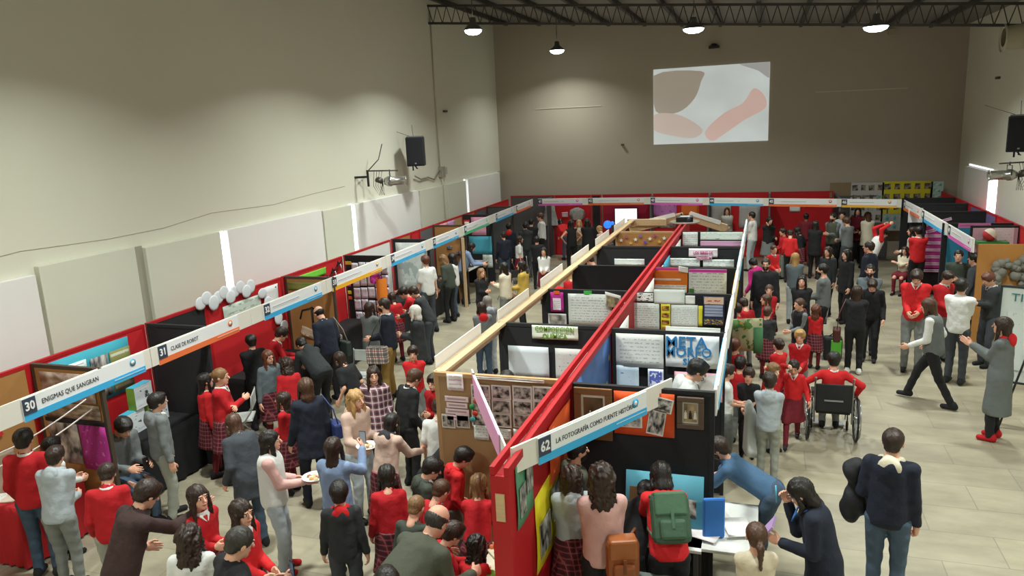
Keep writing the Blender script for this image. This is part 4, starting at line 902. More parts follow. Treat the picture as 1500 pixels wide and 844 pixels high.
hpost('bright yellow poster with dark photographs at the back right', (1293, 266), (1363, 325), mat('cfc420', 0.75, 0.05), 1, grid=(5, 4), prm=phs)
hpost('mint green poster with drawings beside the yellow poster', (1364, 266), (1380, 300), mat('b4d4cc', 0.75, 0.04), 1, grid=(1, 4), prm=[photo(131, '3a8a84', 'd0e4dc', 3)])
hpost('lower grey poster with turquoise shapes under the yellow sign', (1293, 313), (1325, 338), mat('a8a8a0', 0.75, 0.04), 1, grid=(3, 2), prm=[photo(132, '2c8a94', 'b8c8c0', 3)], Y=BB-0.06)
# newspaper garments
for i, (x0, x1, y0, y1, lab) in enumerate(((797, 815, 298, 330, 'newspaper dress hanging on the left of the red panel'), (838, 853, 304, 322, 'round newspaper garment hanging on the right of the red panel'))):
    a, b = PY(x0, y0, BB-0.1), PY(x1, y1, BB-0.1); c = (a+b)/2; W_, H_ = (b.x-a.x)*1.3, a.z-b.z
    t = thing('paper_garment', lab, 'garment', (c.x, BB-0.12, a.z)); mb = MB(); n = 28
    prof = [(0.1, 0.0), (0.3, -0.12), (0.32, -0.3), (0.42, -0.6), (0.55, -1.0)] if i == 0 else [(0.12, 0.0), (0.5, -0.2), (0.6, -0.6), (0.4, -1.0)]
    rings = [[mb.bm.verts.new((r*W_*math.cos(2*PI*k/n)*(1+0.12*math.sin(k*2.5)), r*W_*0.25*math.sin(2*PI*k/n), z*H_)) for k in range(n)] for r, z in prof]
    for A, B in zip(rings, rings[1:]):
        for k in range(n): mb.bm.faces.new((A[k], A[(k+1)%n], B[(k+1)%n], B[k])).smooth = True
    mb.build('paper_skirt', mat('a8a8a6', 0.8, 0.5, 14), t)
    mb = MB(); mb.tube([(-0.1*W_,0,0), (0,0,0.08), (0.1*W_,0,0)], 0.01, 6); mb.build('hanger', M_steel, t)
bsheet('small pink price card between the newspaper garments', (823, 311), (832, 318), mat('e8c0cc', 0.7, 0.03), 'card', 'card')
# television
a, b = PY(901, 306, 24.9), PY(933, 328, 24.9); c = (a+b)/2
t = thing('television', 'lit white television screen on a stand in the crimson booth', 'television', (c.x, 24.9, 0)); W_, H_ = b.x-a.x, a.z-b.z
MB().box((-W_/2-0.03, 0, c.z-H_/2-0.03), (W_/2+0.03, 0.06, c.z+H_/2+0.03)).build('bezel', mat('17171a', 0.4, 0.05), t, bevel=0.006); MB().box((-W_/2, -0.006, c.z-H_/2), (W_/2, -0.001, c.z+H_/2)).build('screen', emit('f8f6ff', 1.6, 'lit_screen'), t)
MB().box((-0.04, 0.02, 0.02), (0.04, 0.05, c.z-H_/2-0.03)).build('stand', mat('17171a', 0.4, 0.05), t); MB().box((-0.25, -0.15, 0), (0.25, 0.2, 0.02)).build('base', mat('17171a', 0.4, 0.05), t)
for i, (x_, y_, r) in enumerate(((890, 329, 0.13), (897, 327, 0.06))):
    p = PY(x_, y_, 23.6); t = thing('blue_light', ('larger' if i == 0 else 'smaller') + ' glowing blue ball lamp left of the lit television', 'lamp', p)
    mb = MB(); mb.lathe([(r*math.sin(PI*k/10)+0.0005, r*math.cos(PI*k/10)) for k in range(11)], n=16); mb.build('globe', emit('2f7ff0', 1.2), t); MB().box((-0.03,-0.03,-p.z+0.0), (0.03,0.03,-r)).build('stand', M_steel, t)
table('long dark table in the crimson booth under the television', -5.1, -3.7, 24.45, 24.85, 0.8, M_bcloth)
# ==================================================================== right row
RB = 5.0
for i, (y0, y1, m, lab) in enumerate(((23.6, 25.1, M_red2, 'red back panel with an open gable in the right back corner'), (21.7, 23.55, M_red2, 'red back panel of the right row below the bright slit'), (19.4, 21.65, mat('6a5a8a', 0.8, 0.2), 'purple covered back panel on the right row'), (17.0, 19.35, M_red2, 'red edged back panel at the right frame edge'))):
    panel('back_panel', lab, (RB, y1), (RB, y0), m=m, frame_m=M_red)
for i, (y, m, lab) in enumerate(((23.3, M_black, 'black partition in the right back corner with white sheets'), (21.9, M_black, 'black partition behind the white notice of the right row'), (20.2, M_black, 'black partition behind the magenta lined poster'), (18.1, M_black, 'black partition of the right row with turquoise covering'))):
    panel('partition_panel', lab, (3.66, y), (RB-0.03, y), m=m, frame_m=M_black)
hpost('white notice below the orange right sign', (1331, 305), (1351, 326), paper('e8e6e6', '888888', 4, 0.3, 0.1, 140), 1, Y=21.84)
hpost('white notice on the black corner partition', (1362, 300), (1382, 313), paper('dcd8e0', '888888', 4, 0.3, 0.1, 141), 1, Y=23.26)
t = hpost('magenta poster lined with white strips behind the red sweatered man', (1357, 332), (1388, 393), mat('b0328c', 0.7, 0.06), 1, Y=20.1)
for k in range(8): child_sheet('text_strip', t, RX, UZ, NY, 0.02*math.sin(k*3), 0.62-0.17*k, 0.55, 0.07, paper('d8b8d0', '7a4a70', 1, 0.6, 0.05, k), 0.008, None, 0.0 if k > 1 else 0.3)
hpost('pink strip with writing on the black partition of the right row', (1404, 327), (1451, 334), paper('d878b0', '905080', 1, 0.5, 0.05, 142), 1, Y=18.06)
hpost('turquoise cloth covering the lower right partition', (1389, 334), (1441, 400), mat('2c86a8', 0.8, 0.08, 2, 0.3), 1, Y=18.065)
hpost('pale pink chart on the right row near the frame edge', (1457, 334), (1484, 358), paper('dccfd4', '9a7a88', 6, 0.4, 0.1, 143), 1, Y=17.66)
panel('partition_panel', 'black and pink partition of the right row at the frame edge', (4.1, 17.7), (5.0, 17.7), m=mat('c8a0b0', 0.8, 0.05), frame_m=M_black)
# papier mache ball, red and white
p = PY(1450, 344, 17.5); t = thing('paper_ball', 'red and white papier mache ball on the green shelf', 'ball', p)
for nm, k0, k1, cc in (('lower_half', 5, 10, 'c03038'), ('upper_half', 0, 5, 'd8c8b8')):
    mb = MB(); mb.lathe([(0.13*math.sin(PI*k/10)+0.0005, 0.13*math.cos(PI*k/10)) for k in range(k0, k1+1)], n=20, M=Matrix.Rotation(0.7, 3, 'Y')); mb.build(nm, mat(cc, 0.7, 0.1), t, label='red half' if k0 else 'pale half')
a = PY(1440, 356, 17.5); MBo = MB().box((-0.28, -0.12, -0.05), (0.28, 0.12, 0.0)).build('shelf', mat('3c7a3c', 0.7, 0.05)); MBo.location = (p.x+0.05, 17.5, p.z-0.135); tag(MBo, 'small green shelf under the red and white ball', 'shelf')
# kraft display board with crumpled grey paper
a, b = PY(1434, 358, 15.9), PY(1500, 440, 15.9)
t = thing('kraft_display', 'brown kraft display board with crumpled grey paper relief at the right edge', 'display board', (a.x, 15.9, 0)); W_ = 1.15
MB().box((0, 0, 0.0), (W_, 0.05, a.z)).build('board', mat('b07a3c', 0.8, 0.12, 3, 0.3), t)
random.seed(9)
mb = MB()
for k in range(46):
    x_ = 0.3 + 0.8*random.random(); z_ = a.z - 0.35 - 0.75*random.random() + 0.1*x_; r = 0.05 + 0.06*random.random()
    M_ = Matrix.Rotation(random.random()*3, 3, 'Y')
    mb.lathe([(r*math.sin(PI*j/6)*(1+0.3*math.sin(j*4+k))+0.001, r*0.9*math.cos(PI*j/6)) for j in range(7)], c=(x_, -0.03, z_), n=9, M=Matrix.Rotation(PI/2, 3, 'X'))
mb.build('crumpled_paper', mat('7d7c74', 0.9, 0.25, 10, 0.4), t, label='crumpled grey paper relief')
# whiteboard
a = PY(1466, 428, 11.9)
t = thing('whiteboard', 'white flip board on a black tripod easel behind the woman in the long grey dress', 'whiteboard', (a.x, 11.9, 0), -0.35)
M_ = Matrix.Rotation(-0.12, 4, 'X')
mb = MB(); mb.box((0, 0, 0), (1.0, 0.02, 1.35), 0, Matrix.Translation((0, 0, 0.62)) @ M_); mb.build('board', mat('dfe9e6', 0.3, 0.02), t)
for lo, hi in (((-0.02,-0.012,-0.02),(1.02,0.025,0.01)), ((-0.02,-0.012,1.34),(1.02,0.025,1.37)), ((-0.02,-0.012,0.0),(0.01,0.025,1.35)), ((0.99,-0.012,0),(1.02,0.025,1.35))):
    mb = MB(); mb.box(lo, hi, 0, Matrix.Translation((0, 0, 0.62)) @ M_); mb.build('edge', mat('2c3a3a', 0.4, 0.05), t)
text_mesh('lettering', 'TIO', 0.16, Matrix.Translation((0.12, 0.11, 1.82)) @ frame((0, 0, 0), (1,0,0), (0,0.12,1)), mat('2c7a80', 0.6, 0.05), t, 0.002, 'LEFT', 1.1, 0.0)
MB().sheet((0.1, -0.006, 0), (0.8, 0, 0), (0, 0.1, 0.85), thick=0.002).build('writing', paper('dfe9e6', '9ab4b4', 7, 0.35, 0.05, 150), t).location = (0, 0.0, 0.8)
for dx, dy in ((0.15, -0.25), (0.85, -0.25), (0.5, 0.55)):
    mb = MB(); mb.tube([(0.5, 0.12, 1.6), (dx, dy, 0.02)], 0.015, 6); mb.build('leg', mat('1a1a1c', 0.5, 0.05), t)
# ==================================================================== things on the walls
def speaker(label, p, rz, s=1.0):
    t = thing('wall_speaker', label, 'speaker', p, rz)
    MB().box((-0.23*s, -0.2*s, -0.37*s), (0.23*s, 0.2*s, 0.37*s)).build('cabinet', mat('1a1b20', 0.6, 0.1), t, bevel=0.02)
    MB().box((-0.21*s, -0.215*s, -0.34*s), (0.21*s, -0.2*s, 0.34*s)).build('grille', mat('14151c', 0.8, 0.2, 60, 0.2), t, bevel=0.006)
    MB().box((-0.2*s, -0.19*s, 0.371*s), (0.2*s, 0.19*s, 0.40*s)).build('top_plate', mat('77797a', 0.5, 0.05), t, bevel=0.004, label='grey top plate')
    MB().box((-0.02, -0.218*s, -0.31*s), (0.02, -0.2151*s, -0.28*s)).build('badge', mat('9a9aa0', 0.4, 0.05), t)
    mb = MB(); mb.tube([(0, 0.2*s, -0.45*s), (0, -0.15*s, -0.42*s), (0, -0.15*s, -0.37*s)], 0.015, 6); mb.tube([(-0.1, 0.5, -0.35*s), (-0.1, 0.22, -0.35*s), (0, 0.0, -0.42*s)], 0.015, 6); mb.tube([(-0.12, 0.22, 0.2*s), (-0.12, 0.22, -0.5*s)], 0.02, 6); mb.build('bracket', mat('1c1c1e', 0.5, 0.05), t)
    mb = MB(); mb.tube([(-0.15, 0.1, 0.4*s), (-0.75, 0.42, 0.62*s)], 0.006, 5); mb.tube([(-0.05, 0.1, 0.4*s), (-0.1, 0.42, 0.68*s)], 0.006, 5); mb.build('stay_wire', M_steel, t)
    return t
p = PX(609, 222, -8.45); speaker('black loudspeaker bracketed high on the left wall', (-8.45, p.y, p.z), math.radians(20), 0.98)
p = PX(1496, 196, 5.0); speaker('black loudspeaker on the right wall at the frame edge', (5.0, p.y, p.z), math.radians(-22), 0.98)
# pipe and junction box
zb = PX(643, 246, XL).z; yb = PX(643, 246, XL).y
mb = MB(); mb.tube([(XL+0.03, yb, roofz(XL)-0.3), (XL+0.03, yb, zb)], 0.022, 8); mb.tube([(XL+0.03, yb, zb-0.25), (XL+0.12, yb, 2.95), (XL+0.12, yb, 1.0)], 0.022, 8)
tag(mb.build('conduit_pipe', mat('cfcabb', 0.5, 0.03)), 'pale vertical conduit pipe on the left wall', 'pipe')
t = thing('junction_box', 'grey junction box on the pipe right of the loudspeaker', 'box', (XL+0.08, yb+0.05, zb-0.12)); MB().box((-0.08, -0.12, -0.15), (0.06, 0.1, 0.15)).build('housing', mat('a29d8f', 0.6, 0.05), t, bevel=0.01); MB().box((-0.05, 0.105, -0.08), (0.03, 0.3, 0.12)).build('cover_plate', mat('bdb8aa', 0.6, 0.05), t)
mb = MB(); q = [(XL+0.05, yb-0.1, zb-0.08), (XL+0.05, yb-0.5, zb-0.3), (XL+0.05, yb-0.9, zb-0.2), (XL+0.06, yb-1.4, zb-0.22), (XL+0.08, yb-1.8, zb-0.1)]
tag(mb.tube(q, 0.02, 8).build('cable_hose', mat('8f8b80', 0.6, 0.05)), 'grey cable hose sagging between loudspeaker and junction box', 'cable')
# spotlights
def spotlight(label, p, rz, flip=1):
    t = thing('stage_spotlight', label, 'spotlight', p, rz)
    R_ = Matrix.Rotation(PI/2, 3, 'Y')
    mb = MB(); mb.lathe([(0.001, 0), (0.07, 0.01), (0.12, 0.1), (0.12, 0.18), (0.10, 0.2), (0.10, 0.5), (0.115, 0.52), (0.10, 0.53), (0.09, 0.45), (0.001, 0.44)], n=20, M=R_); mb.build('can', mat('b8b8b2', 0.25, 0.1, metal=0.8), t)
    mb = MB(); mb.tube([(0.15, -0.13, 0), (0.15, -0.13, 0.2), (0.15, 0.13, 0.2), (0.15, 0.13, 0)], 0.01, 6); mb.tube([(-0.35, 0, 0.26), (0.35, 0, 0.24)], 0.018, 6); mb.tube([(0.15,0,0.2), (0.15,0,0.27)], 0.015, 6); mb.build('yoke', M_steel, t)
    mb = MB(); mb.lathe([(0.001, 0.0), (0.09, 0.0), (0.1, 0.06), (0.06, 0.12), (0.001, 0.13)], c=(-0.12, 0.02, -0.02), n=14, M=Matrix.Rotation(0.4, 3, 'Y')); mb.build('second_lamp', mat('55524c', 0.4, 0.1, metal=0.5), t, label='small dark second lamp')
    mb = MB()
    for k in range(4): mb.tube([(-0.2+0.06*k, 0, 0.25), (-0.24+0.05*k, 0.03, -0.1), (-0.12+0.04*k, 0.02, -0.32), (-0.02, 0, 0.0)], 0.006, 5)
    mb.build('cable', mat('222222', 0.6, 0.05), t)
    mb = MB(); mb.box((-0.38, 0, -0.1), (-0.33, 0.05, 0.28)); mb.box((-0.68, 0, 0.1), (-0.34, 0.05, 0.15)); mb.tube([(-0.35, 0.02, 0.25), (-0.1, 0.4, 0.5), (0.0, 0.55, 0.85)], 0.012, 6); mb.build('bracket', mat('2a2a2a', 0.5, 0.05), t)
    return t
p = PX(562, 266, -8.4); spotlight('silver stage spotlight with hanging cables on the left wall below the loudspeaker', (-8.4, p.y, p.z), math.radians(25))
p = PX(1490, 256, 4.95); spotlight('silver stage spotlight on the right wall below the loudspeaker', (4.95, p.y, p.z), math.radians(185))
# folded white net / fan at upper right
p = PX(1470, 55, 5.0); t = thing('wall_fan', 'pale round duct fitting high at the right frame edge', 'duct', (5.0, p.y, p.z))
mb = MB(); mb.lathe([(0.2, 0), (0.26, 0.1), (0.28, 0.9)], n=18, M=Matrix.Rotation(PI/2, 3, 'Y')); mb.build('duct', mat('b9b49a', 0.7, 0.08), t); mb = MB(); mb.lathe([(0.3, 0), (0.31, 0.03), (0.26, 0.03)], c=(-0.02, 0, -0.02), n=18, M=Matrix.Rotation(PI/2, 3, 'Y')); mb.build('rim', mat('c8c4b0', 0.6, 0.05), t)
# dark bracket on back wall, small box
p = PY(1046, 68, YB-0.06); t = thing('wall_bracket', 'small dark bracket above the projected picture', 'bracket', p)
mb = MB(); mb.box((-0.16, -0.1, -0.06), (0.16, 0.05, 0.02)); mb.lathe([(0.001, 0.1), (0.08, 0.08), (0.14, 0.0)], n=12); mb.build('body', mat('2a2624', 0.6, 0.05), t)
p = PY(1306, 46, YB-0.08); o = MB().box((-0.1, -0.05, -0.08), (0.1, 0.07, 0.08)).build('wall_box', mat('a59c84', 0.7, 0.05), bevel=0.01); o.location = p; tag(o, 'small beige box high on the back wall right of a lamp', 'box')
for i, (x_, y_) in enumerate(((1462, 114), (652, 163), (912, 212))):
    p = PX(x_, y_, XR-0.03) if i == 0 else (PX(x_, y_, XL+0.03) if i == 1 else PY(x_, y_, YB-0.03))
    o = MB().box((-0.04, -0.1, -0.03), (0.04, 0.1, 0.03)).build('wall_hook', mat('4a4640', 0.6, 0.05)); o.location = p; tag(o, ['small dark hook on the right wall', 'small dark hook on the left wall right of the pipe', 'small dark fitting on the back wall below the left pale streak'][i], 'hook')
# glowing sheet in place of projected light on the wall: hands over white cloth
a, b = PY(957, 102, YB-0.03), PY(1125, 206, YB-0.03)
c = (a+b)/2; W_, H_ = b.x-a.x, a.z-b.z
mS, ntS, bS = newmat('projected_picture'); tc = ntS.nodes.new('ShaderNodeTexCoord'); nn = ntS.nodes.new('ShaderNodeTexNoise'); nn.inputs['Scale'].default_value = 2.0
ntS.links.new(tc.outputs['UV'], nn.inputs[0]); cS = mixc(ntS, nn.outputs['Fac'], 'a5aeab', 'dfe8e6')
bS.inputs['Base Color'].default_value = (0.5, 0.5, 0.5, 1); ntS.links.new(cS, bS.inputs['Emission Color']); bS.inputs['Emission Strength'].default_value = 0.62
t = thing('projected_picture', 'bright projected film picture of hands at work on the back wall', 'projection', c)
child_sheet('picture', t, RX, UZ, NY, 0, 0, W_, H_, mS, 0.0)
def blob_shape(name, pts, colr, e, off):
    mb = MB(); n = len(pts); P_ = []
    for i in range(n):
        p0, p1, p2, p3 = [Vector(pts[(i+k-1) % n]) for k in range(4)]
        for s in (0, 0.25, 0.5, 0.75):
            P_.append(0.5*((2*p1) + (-p0+p2)*s + (2*p0-5*p1+4*p2-p3)*s*s + (-p0+3*p1-3*p2+p3)*s**3))
    cx_ = sum((p.x for p in P_))/len(P_); cy_ = sum((p.y for p in P_))/len(P_)
    cen = mb.bm.verts.new(((cx_-0.5)*W_, -off, (0.5-cy_)*H_)); vs = [mb.bm.verts.new(((min(max(p.x,0.002),0.998)-0.5)*W_, -off, (0.5-min(max(p.y,0.002),0.998))*H_)) for p in P_]
    for i in range(len(vs)): mb.bm.faces.new((cen, vs[i], vs[(i+1) % len(vs)]))
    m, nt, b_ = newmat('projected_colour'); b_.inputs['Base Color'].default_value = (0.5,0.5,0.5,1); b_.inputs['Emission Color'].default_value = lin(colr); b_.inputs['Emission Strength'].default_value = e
    return mb.build(name, m, t)
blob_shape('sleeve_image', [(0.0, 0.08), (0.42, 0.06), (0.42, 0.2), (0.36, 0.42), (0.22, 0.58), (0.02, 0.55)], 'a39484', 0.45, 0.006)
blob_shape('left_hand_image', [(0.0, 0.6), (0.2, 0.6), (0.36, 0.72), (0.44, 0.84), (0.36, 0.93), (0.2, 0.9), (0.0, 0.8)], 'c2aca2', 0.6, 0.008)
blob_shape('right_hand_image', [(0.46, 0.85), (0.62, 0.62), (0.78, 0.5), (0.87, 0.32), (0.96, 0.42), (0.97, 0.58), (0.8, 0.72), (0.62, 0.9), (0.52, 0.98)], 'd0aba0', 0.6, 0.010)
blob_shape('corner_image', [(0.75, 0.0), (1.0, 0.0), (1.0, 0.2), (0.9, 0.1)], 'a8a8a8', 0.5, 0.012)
# ==================================================================== tables in the island and its things
table('table at the back of booth 62 carrying the turquoise board', SX+0.35, -0.45, 6.15, 6.62, 0.75, mat('d9d8d2', 0.7, 0.05), False)
table('narrow food table beside the red end panel with cups and trays', -2.28, -1.9, 3.9, 6.5, 0.75, mat('cfc8b4', 0.7, 0.05), False)
table('black cloth table in the chemistry booth', -2.9, -1.95, 8.0, 8.6, 0.75, M_bcloth)
p = PZ(985, 700, 0.95)
t = thing('leaning_board', 'turquoise board with a photograph leaning on the table of booth 62', 'board', (-0.82, 6.52, 0.76)); 
MB().sheet((-0.36, -0.05, 0), (0.72, 0, 0), (0, 0.1, 0.5), 2, 2, 0).build('sheet', mat('4f94a8', 0.7, 0.05), t); MB().sheet((-0.32, -0.05, 0.04), (0.2, 0, 0), (0, 0.06, 0.32), thick=0.004).build('brown_frame', mat('7a5a3c', 0.6, 0.1), t).location = (0, -0.012, 0)
MB().sheet((0.04, -0.06, 0.16), (0.26, 0, -0.04), (0, 0.03, 0.17), thick=0.004).build('photo', photo(160, '2a2a2a', 'd8d8d0', 4), t)
PB_ = PZ(1052, 765, 0.75)
table('white table with papers on which the bearded man in blue leans', PB_.x-.38, PB_.x+.36, PB_.y-.5, PB_.y+.42, 0.75, mat('cfd0cc', 0.6, 0.05), False)
PC_ = PZ(972, 832, 0.75)
table('grey green table top below the green backpack at the bottom edge', PC_.x-.28, PC_.x+.22, PC_.y-.6, PC_.y-.1, 0.75, mat('6f7a74', 0.6, 0.05), False)
for i, (x_, y_, cc, rz, w_, h_, lab) in enumerate(((-0.95, 6.3, 'eceae4', 0.1, 0.42, 0.26, 'white open sheet in front of the leaning turquoise board'), (-1.22, 6.36, 'f0f0ec', -0.3, 0.26, 0.4, 'white sheet lying near the curly haired girls'), (PB_.x-.1, PB_.y+.15, 'e4e4e0', 0.5, 0.3, 0.42, 'open white folder under the bearded man in blue'), (PB_.x-.12, PB_.y-.28, 'dcd8d8', -0.3, 0.3, 0.22, 'white notebook beside the green backpack'), (PB_.x+.18, PB_.y-.1, 'e8e8e4', 0.3, 0.24, 0.34, 'white leaflet beside the bearded man in blue'))):
    o = MB().sheet((-w_/2, -h_/2, 0), (w_, 0, 0), (0, h_, 0), 3, 3, 0.004).build('paper_sheet', paper(cc, '88888c', 8, 0.3, 0.1, i)); o.location = (x_, y_, 0.765 + 0.004*i); o.rotation_euler = (0, 0, rz); tag(o, lab, 'sheet')
o = MB().box((-0.1, -0.02, 0), (0.1, 0.02, 0.4)).build('blue_bag', mat('2a72c4', 0.6, 0.08), bevel=0.02); o.location = (-0.36, 6.4, 0.752); o.rotation_euler = (0, 0, 0.3); tag(o, 'bright blue plastic folder standing behind the bearded man', 'folder')
random.seed(21)
for i in range(5):
    y_ = 4.2 + 0.5*i; t = thing('green_cup', 'green drinking cup beside the red end panel, %s from the viewer' % ['first', 'second', 'third', 'fourth', 'fifth'][i], 'cup', (-2.08 + 0.05*(i % 2), y_, 0.752), 0, 'green cups on the food table')
    mb = MB(); mb.lathe([(0.001, 0), (0.03, 0), (0.042, 0.13), (0.036, 0.13), (0.03, 0.1), (0.001, 0.1)], n=16); mb.build('cup', mat('7fa848', 0.3, 0.05), t)
    if i % 2: mb = MB(); mb.lathe([(0.001, 0.1), (0.034, 0.105), (0.001, 0.106)], n=12); mb.build('drink', mat('a8c860', 0.3, 0.05), t)
for i in range(6):
    y_ = 4.05 + 0.42*i; t = thing('food_tray', 'pale tray of snacks on the food table, %s from the viewer' % ['first', 'second', 'third', 'fourth', 'fifth', 'sixth'][i], 'tray', (-2.2 + 0.04*(i % 2), y_, 0.752), 0.2*i, 'trays on the food table')
    MB().box((-0.1, -0.13, 0), (0.1, 0.13, 0.02)).build('tray', mat('cdc4a8', 0.6, 0.05), t, bevel=0.005)
    for k in range(5):
        mb = MB(); mb.lathe([(0.001, 0.03), (0.02, 0.025), (0.028, 0.0)], c=(-0.05+0.05*(k % 3), -0.06+0.1*(k//3), 0.02), n=8); mb.build('snack', mat(['c9a05c', 'e8e0c8', 'a8b860', 'c86a3c'][k % 4], 0.7, 0.1), t)
# folding chairs
def chair(label, x, y, rz, col='c9cdc8', name='folding_chair'):
    t = thing(name, label, 'chair', (x, y, 0), rz); m = mat(col, 0.5, 0.05); ms = mat('a8a8a4', 0.35, 0.05, metal=0.5)
    MB().box((-0.2, -0.2, 0.44), (0.2, 0.2, 0.465)).build('seat', m, t, bevel=0.008); MB().box((-0.2, -0.225, 0.62), (0.2, -0.205, 0.82)).build('backrest', m, t, bevel=0.008)
    for s in (-1, 1):
        mb = MB(); mb.tube([(s*0.215, 0.24, 0.0), (s*0.215, -0.2, 0.6), (s*0.21, -0.22, 0.84)], 0.011, 6); mb.build('leg', ms, t)
        mb = MB(); mb.tube([(s*0.19, -0.26, 0.0), (s*0.19, 0.18, 0.45)], 0.011, 6); mb.build('leg', ms, t)
    mb = MB(); mb.tube([(-0.215, 0.18, 0.1), (0.215, 0.18, 0.1)], 0.009, 6); mb.build('stretcher', ms, t)
    return t
p = PZ(527, 548, 0.45); chair('pale green folding chair standing empty behind the khaki trousered man', p.x, p.y, math.radians(180))
p = PZ(352, 612, 0.45); chair('metal folding chair behind the two girls at booth 31', p.x, p.y, math.radians(120))
p = PZ(350, 585, 0.45)
for i, (x_, y_, lab) in enumerate(((765, 392, 'dark chair behind the girl in the white blouse'), (668, 400, 'dark chair beside the white table near the post'), (745, 415, 'dark chair between the white table and the women'), (1195, 470, 'dark chair beside the lime green bag'))):
    p = PZ(x_, y_, 0.45); chair(lab, p.x, p.y, 0.5*i, '2a2a2e')
# ==================================================================== people
# signed distance shapes sampled on a grid and skinned with surface nets: one continuous surface per body or garment
def _rot(axis, deg):
    return np.array(Matrix.Rotation(math.radians(deg), 3, axis))
def smin(a, b, k):
    h = np.clip(0.5 + 0.5*(b-a)/k, 0, 1); return b*(1-h) + a*h - k*h*(1-h)
def cap(P, a, b, ra, rb, side=None, sx=1.0):
    """tapered capsule; flattened section when side,sx given (wider along side)"""
    a = np.asarray(a, float); b = np.asarray(b, float); pa = P - a; ba = b - a
    if side is not None:
        s = np.asarray(side, float); pa = pa - (pa @ s)[..., None]*s*(1-1/sx)
    h = np.clip((pa @ ba) / max(ba @ ba, 1e-9), 0, 1)
    d = pa - h[..., None]*ba
    return np.sqrt((d*d).sum(-1)) - (ra + (rb-ra)*h)
def ell(P, c, r, R=None):
    p = P - np.asarray(c, float)
    if R is not None: p = p @ R
    r = np.asarray(r, float); k0 = np.sqrt(((p/r)**2).sum(-1)); k1 = np.sqrt(((p/(r*r))**2).sum(-1)) + 1e-9
    return k0*(k0-1)/k1
def grid(lo, hi, v):
    n = [int(math.ceil((hi[i]-lo[i])/v))+1 for i in range(3)]
    ax = [lo[i] + v*np.arange(n[i]) for i in range(3)]
    return np.stack(np.meshgrid(*ax, indexing='ij'), -1)
def nets(F, lo, v):
    """surface nets: verts, quads"""
    S = F < 0; nx, ny, nz = F.shape
    corners = [(i, j, k) for i in (0,1) for j in (0,1) for k in (0,1)]
    cnt = np.zeros((nx-1, ny-1, nz-1), int)
    for i, j, k in corners: cnt += S[i:nx-1+i, j:ny-1+j, k:nz-1+k]
    act = (cnt > 0) & (cnt < 8)
    idx = np.argwhere(act)
    if len(idx) == 0: return np.zeros((0,3)), np.zeros((0,4), int)
    vid = -np.ones(act.shape, int); vid[act] = np.arange(len(idx))
    acc = np.zeros((len(idx), 3)); num = np.zeros(len(idx))
    val = {c: F[idx[:,0]+c[0], idx[:,1]+c[1], idx[:,2]+c[2]] for c in corners}
    for c in corners:
        for ax in range(3):
            if c[ax]: continue
            c2 = list(c); c2[ax] = 1; c2 = tuple(c2)
            a, b = val[c], val[c2]; m = (a < 0) != (b < 0)
            t = np.where(m, a/np.where(np.abs(a-b) < 1e-12, 1, a-b), 0)
            p = np.tile(np.array(c, float), (len(idx), 1)); p[:, ax] = t
            acc += p*m[:, None]; num += m
    V = np.asarray(lo) + v*(idx + acc/num[:, None])
    Q = []
    for ax in range(3):
        b_, c_ = [(1,2),(2,0),(0,1)][ax]
        sl0 = [slice(None)]*3; sl1 = [slice(None)]*3; sl0[ax] = slice(0,-1); sl1[ax] = slice(1,None)
        for d in (b_, c_): sl0[d] = slice(1,-1); sl1[d] = slice(1,-1)
        A, B = S[tuple(sl0)], S[tuple(sl1)]
        e = np.argwhere(A != B)
        if len(e) == 0: continue
        e2 = e.copy(); e2[:, b_] += 1; e2[:, c_] += 1
        sgn = A[e[:,0], e[:,1], e[:,2]]
        def cell(db, dc):
            q = e2.copy(); q[:, b_] -= db; q[:, c_] -= dc; return vid[q[:,0], q[:,1], q[:,2]]
        q = np.stack([cell(1,1), cell(0,1), cell(0,0), cell(1,0)], 1)
        q[~sgn] = q[~sgn][:, ::-1]
        Q.append(q)
    Q = np.concatenate(Q) if Q else np.zeros((0,4), int)
    Q = Q[(Q >= 0).all(1)]
    return V, Q
def mesh_from(name, V, Q, mats, mi=None):
    me = bpy.data.meshes.new(name); n = len(V)
    me.vertices.add(n); me.vertices.foreach_set('co', np.asarray(V, np.float32).ravel())
    me.loops.add(4*len(Q)); me.loops.foreach_set('vertex_index', np.asarray(Q, np.int32).ravel())
    me.polygons.add(len(Q)); me.polygons.foreach_set('loop_start', np.arange(0, 4*len(Q), 4, dtype=np.int32))
    try: me.polygons.foreach_set('loop_total', np.full(len(Q), 4, dtype=np.int32))
    except Exception: pass
    me.polygons.foreach_set('use_smooth', np.ones(len(Q), dtype=bool))
    if mi is not None: me.polygons.foreach_set('material_index', np.asarray(mi, np.int32))
    for m in mats: me.materials.append(m)
    me.update(calc_edges=True); me.validate()
    return me
def put(name, me, parent, loc=(0,0,0)):
    o = bpy.data.objects.new(name, me); C.objects.link(o); o.parent = parent; o.location = loc; return o
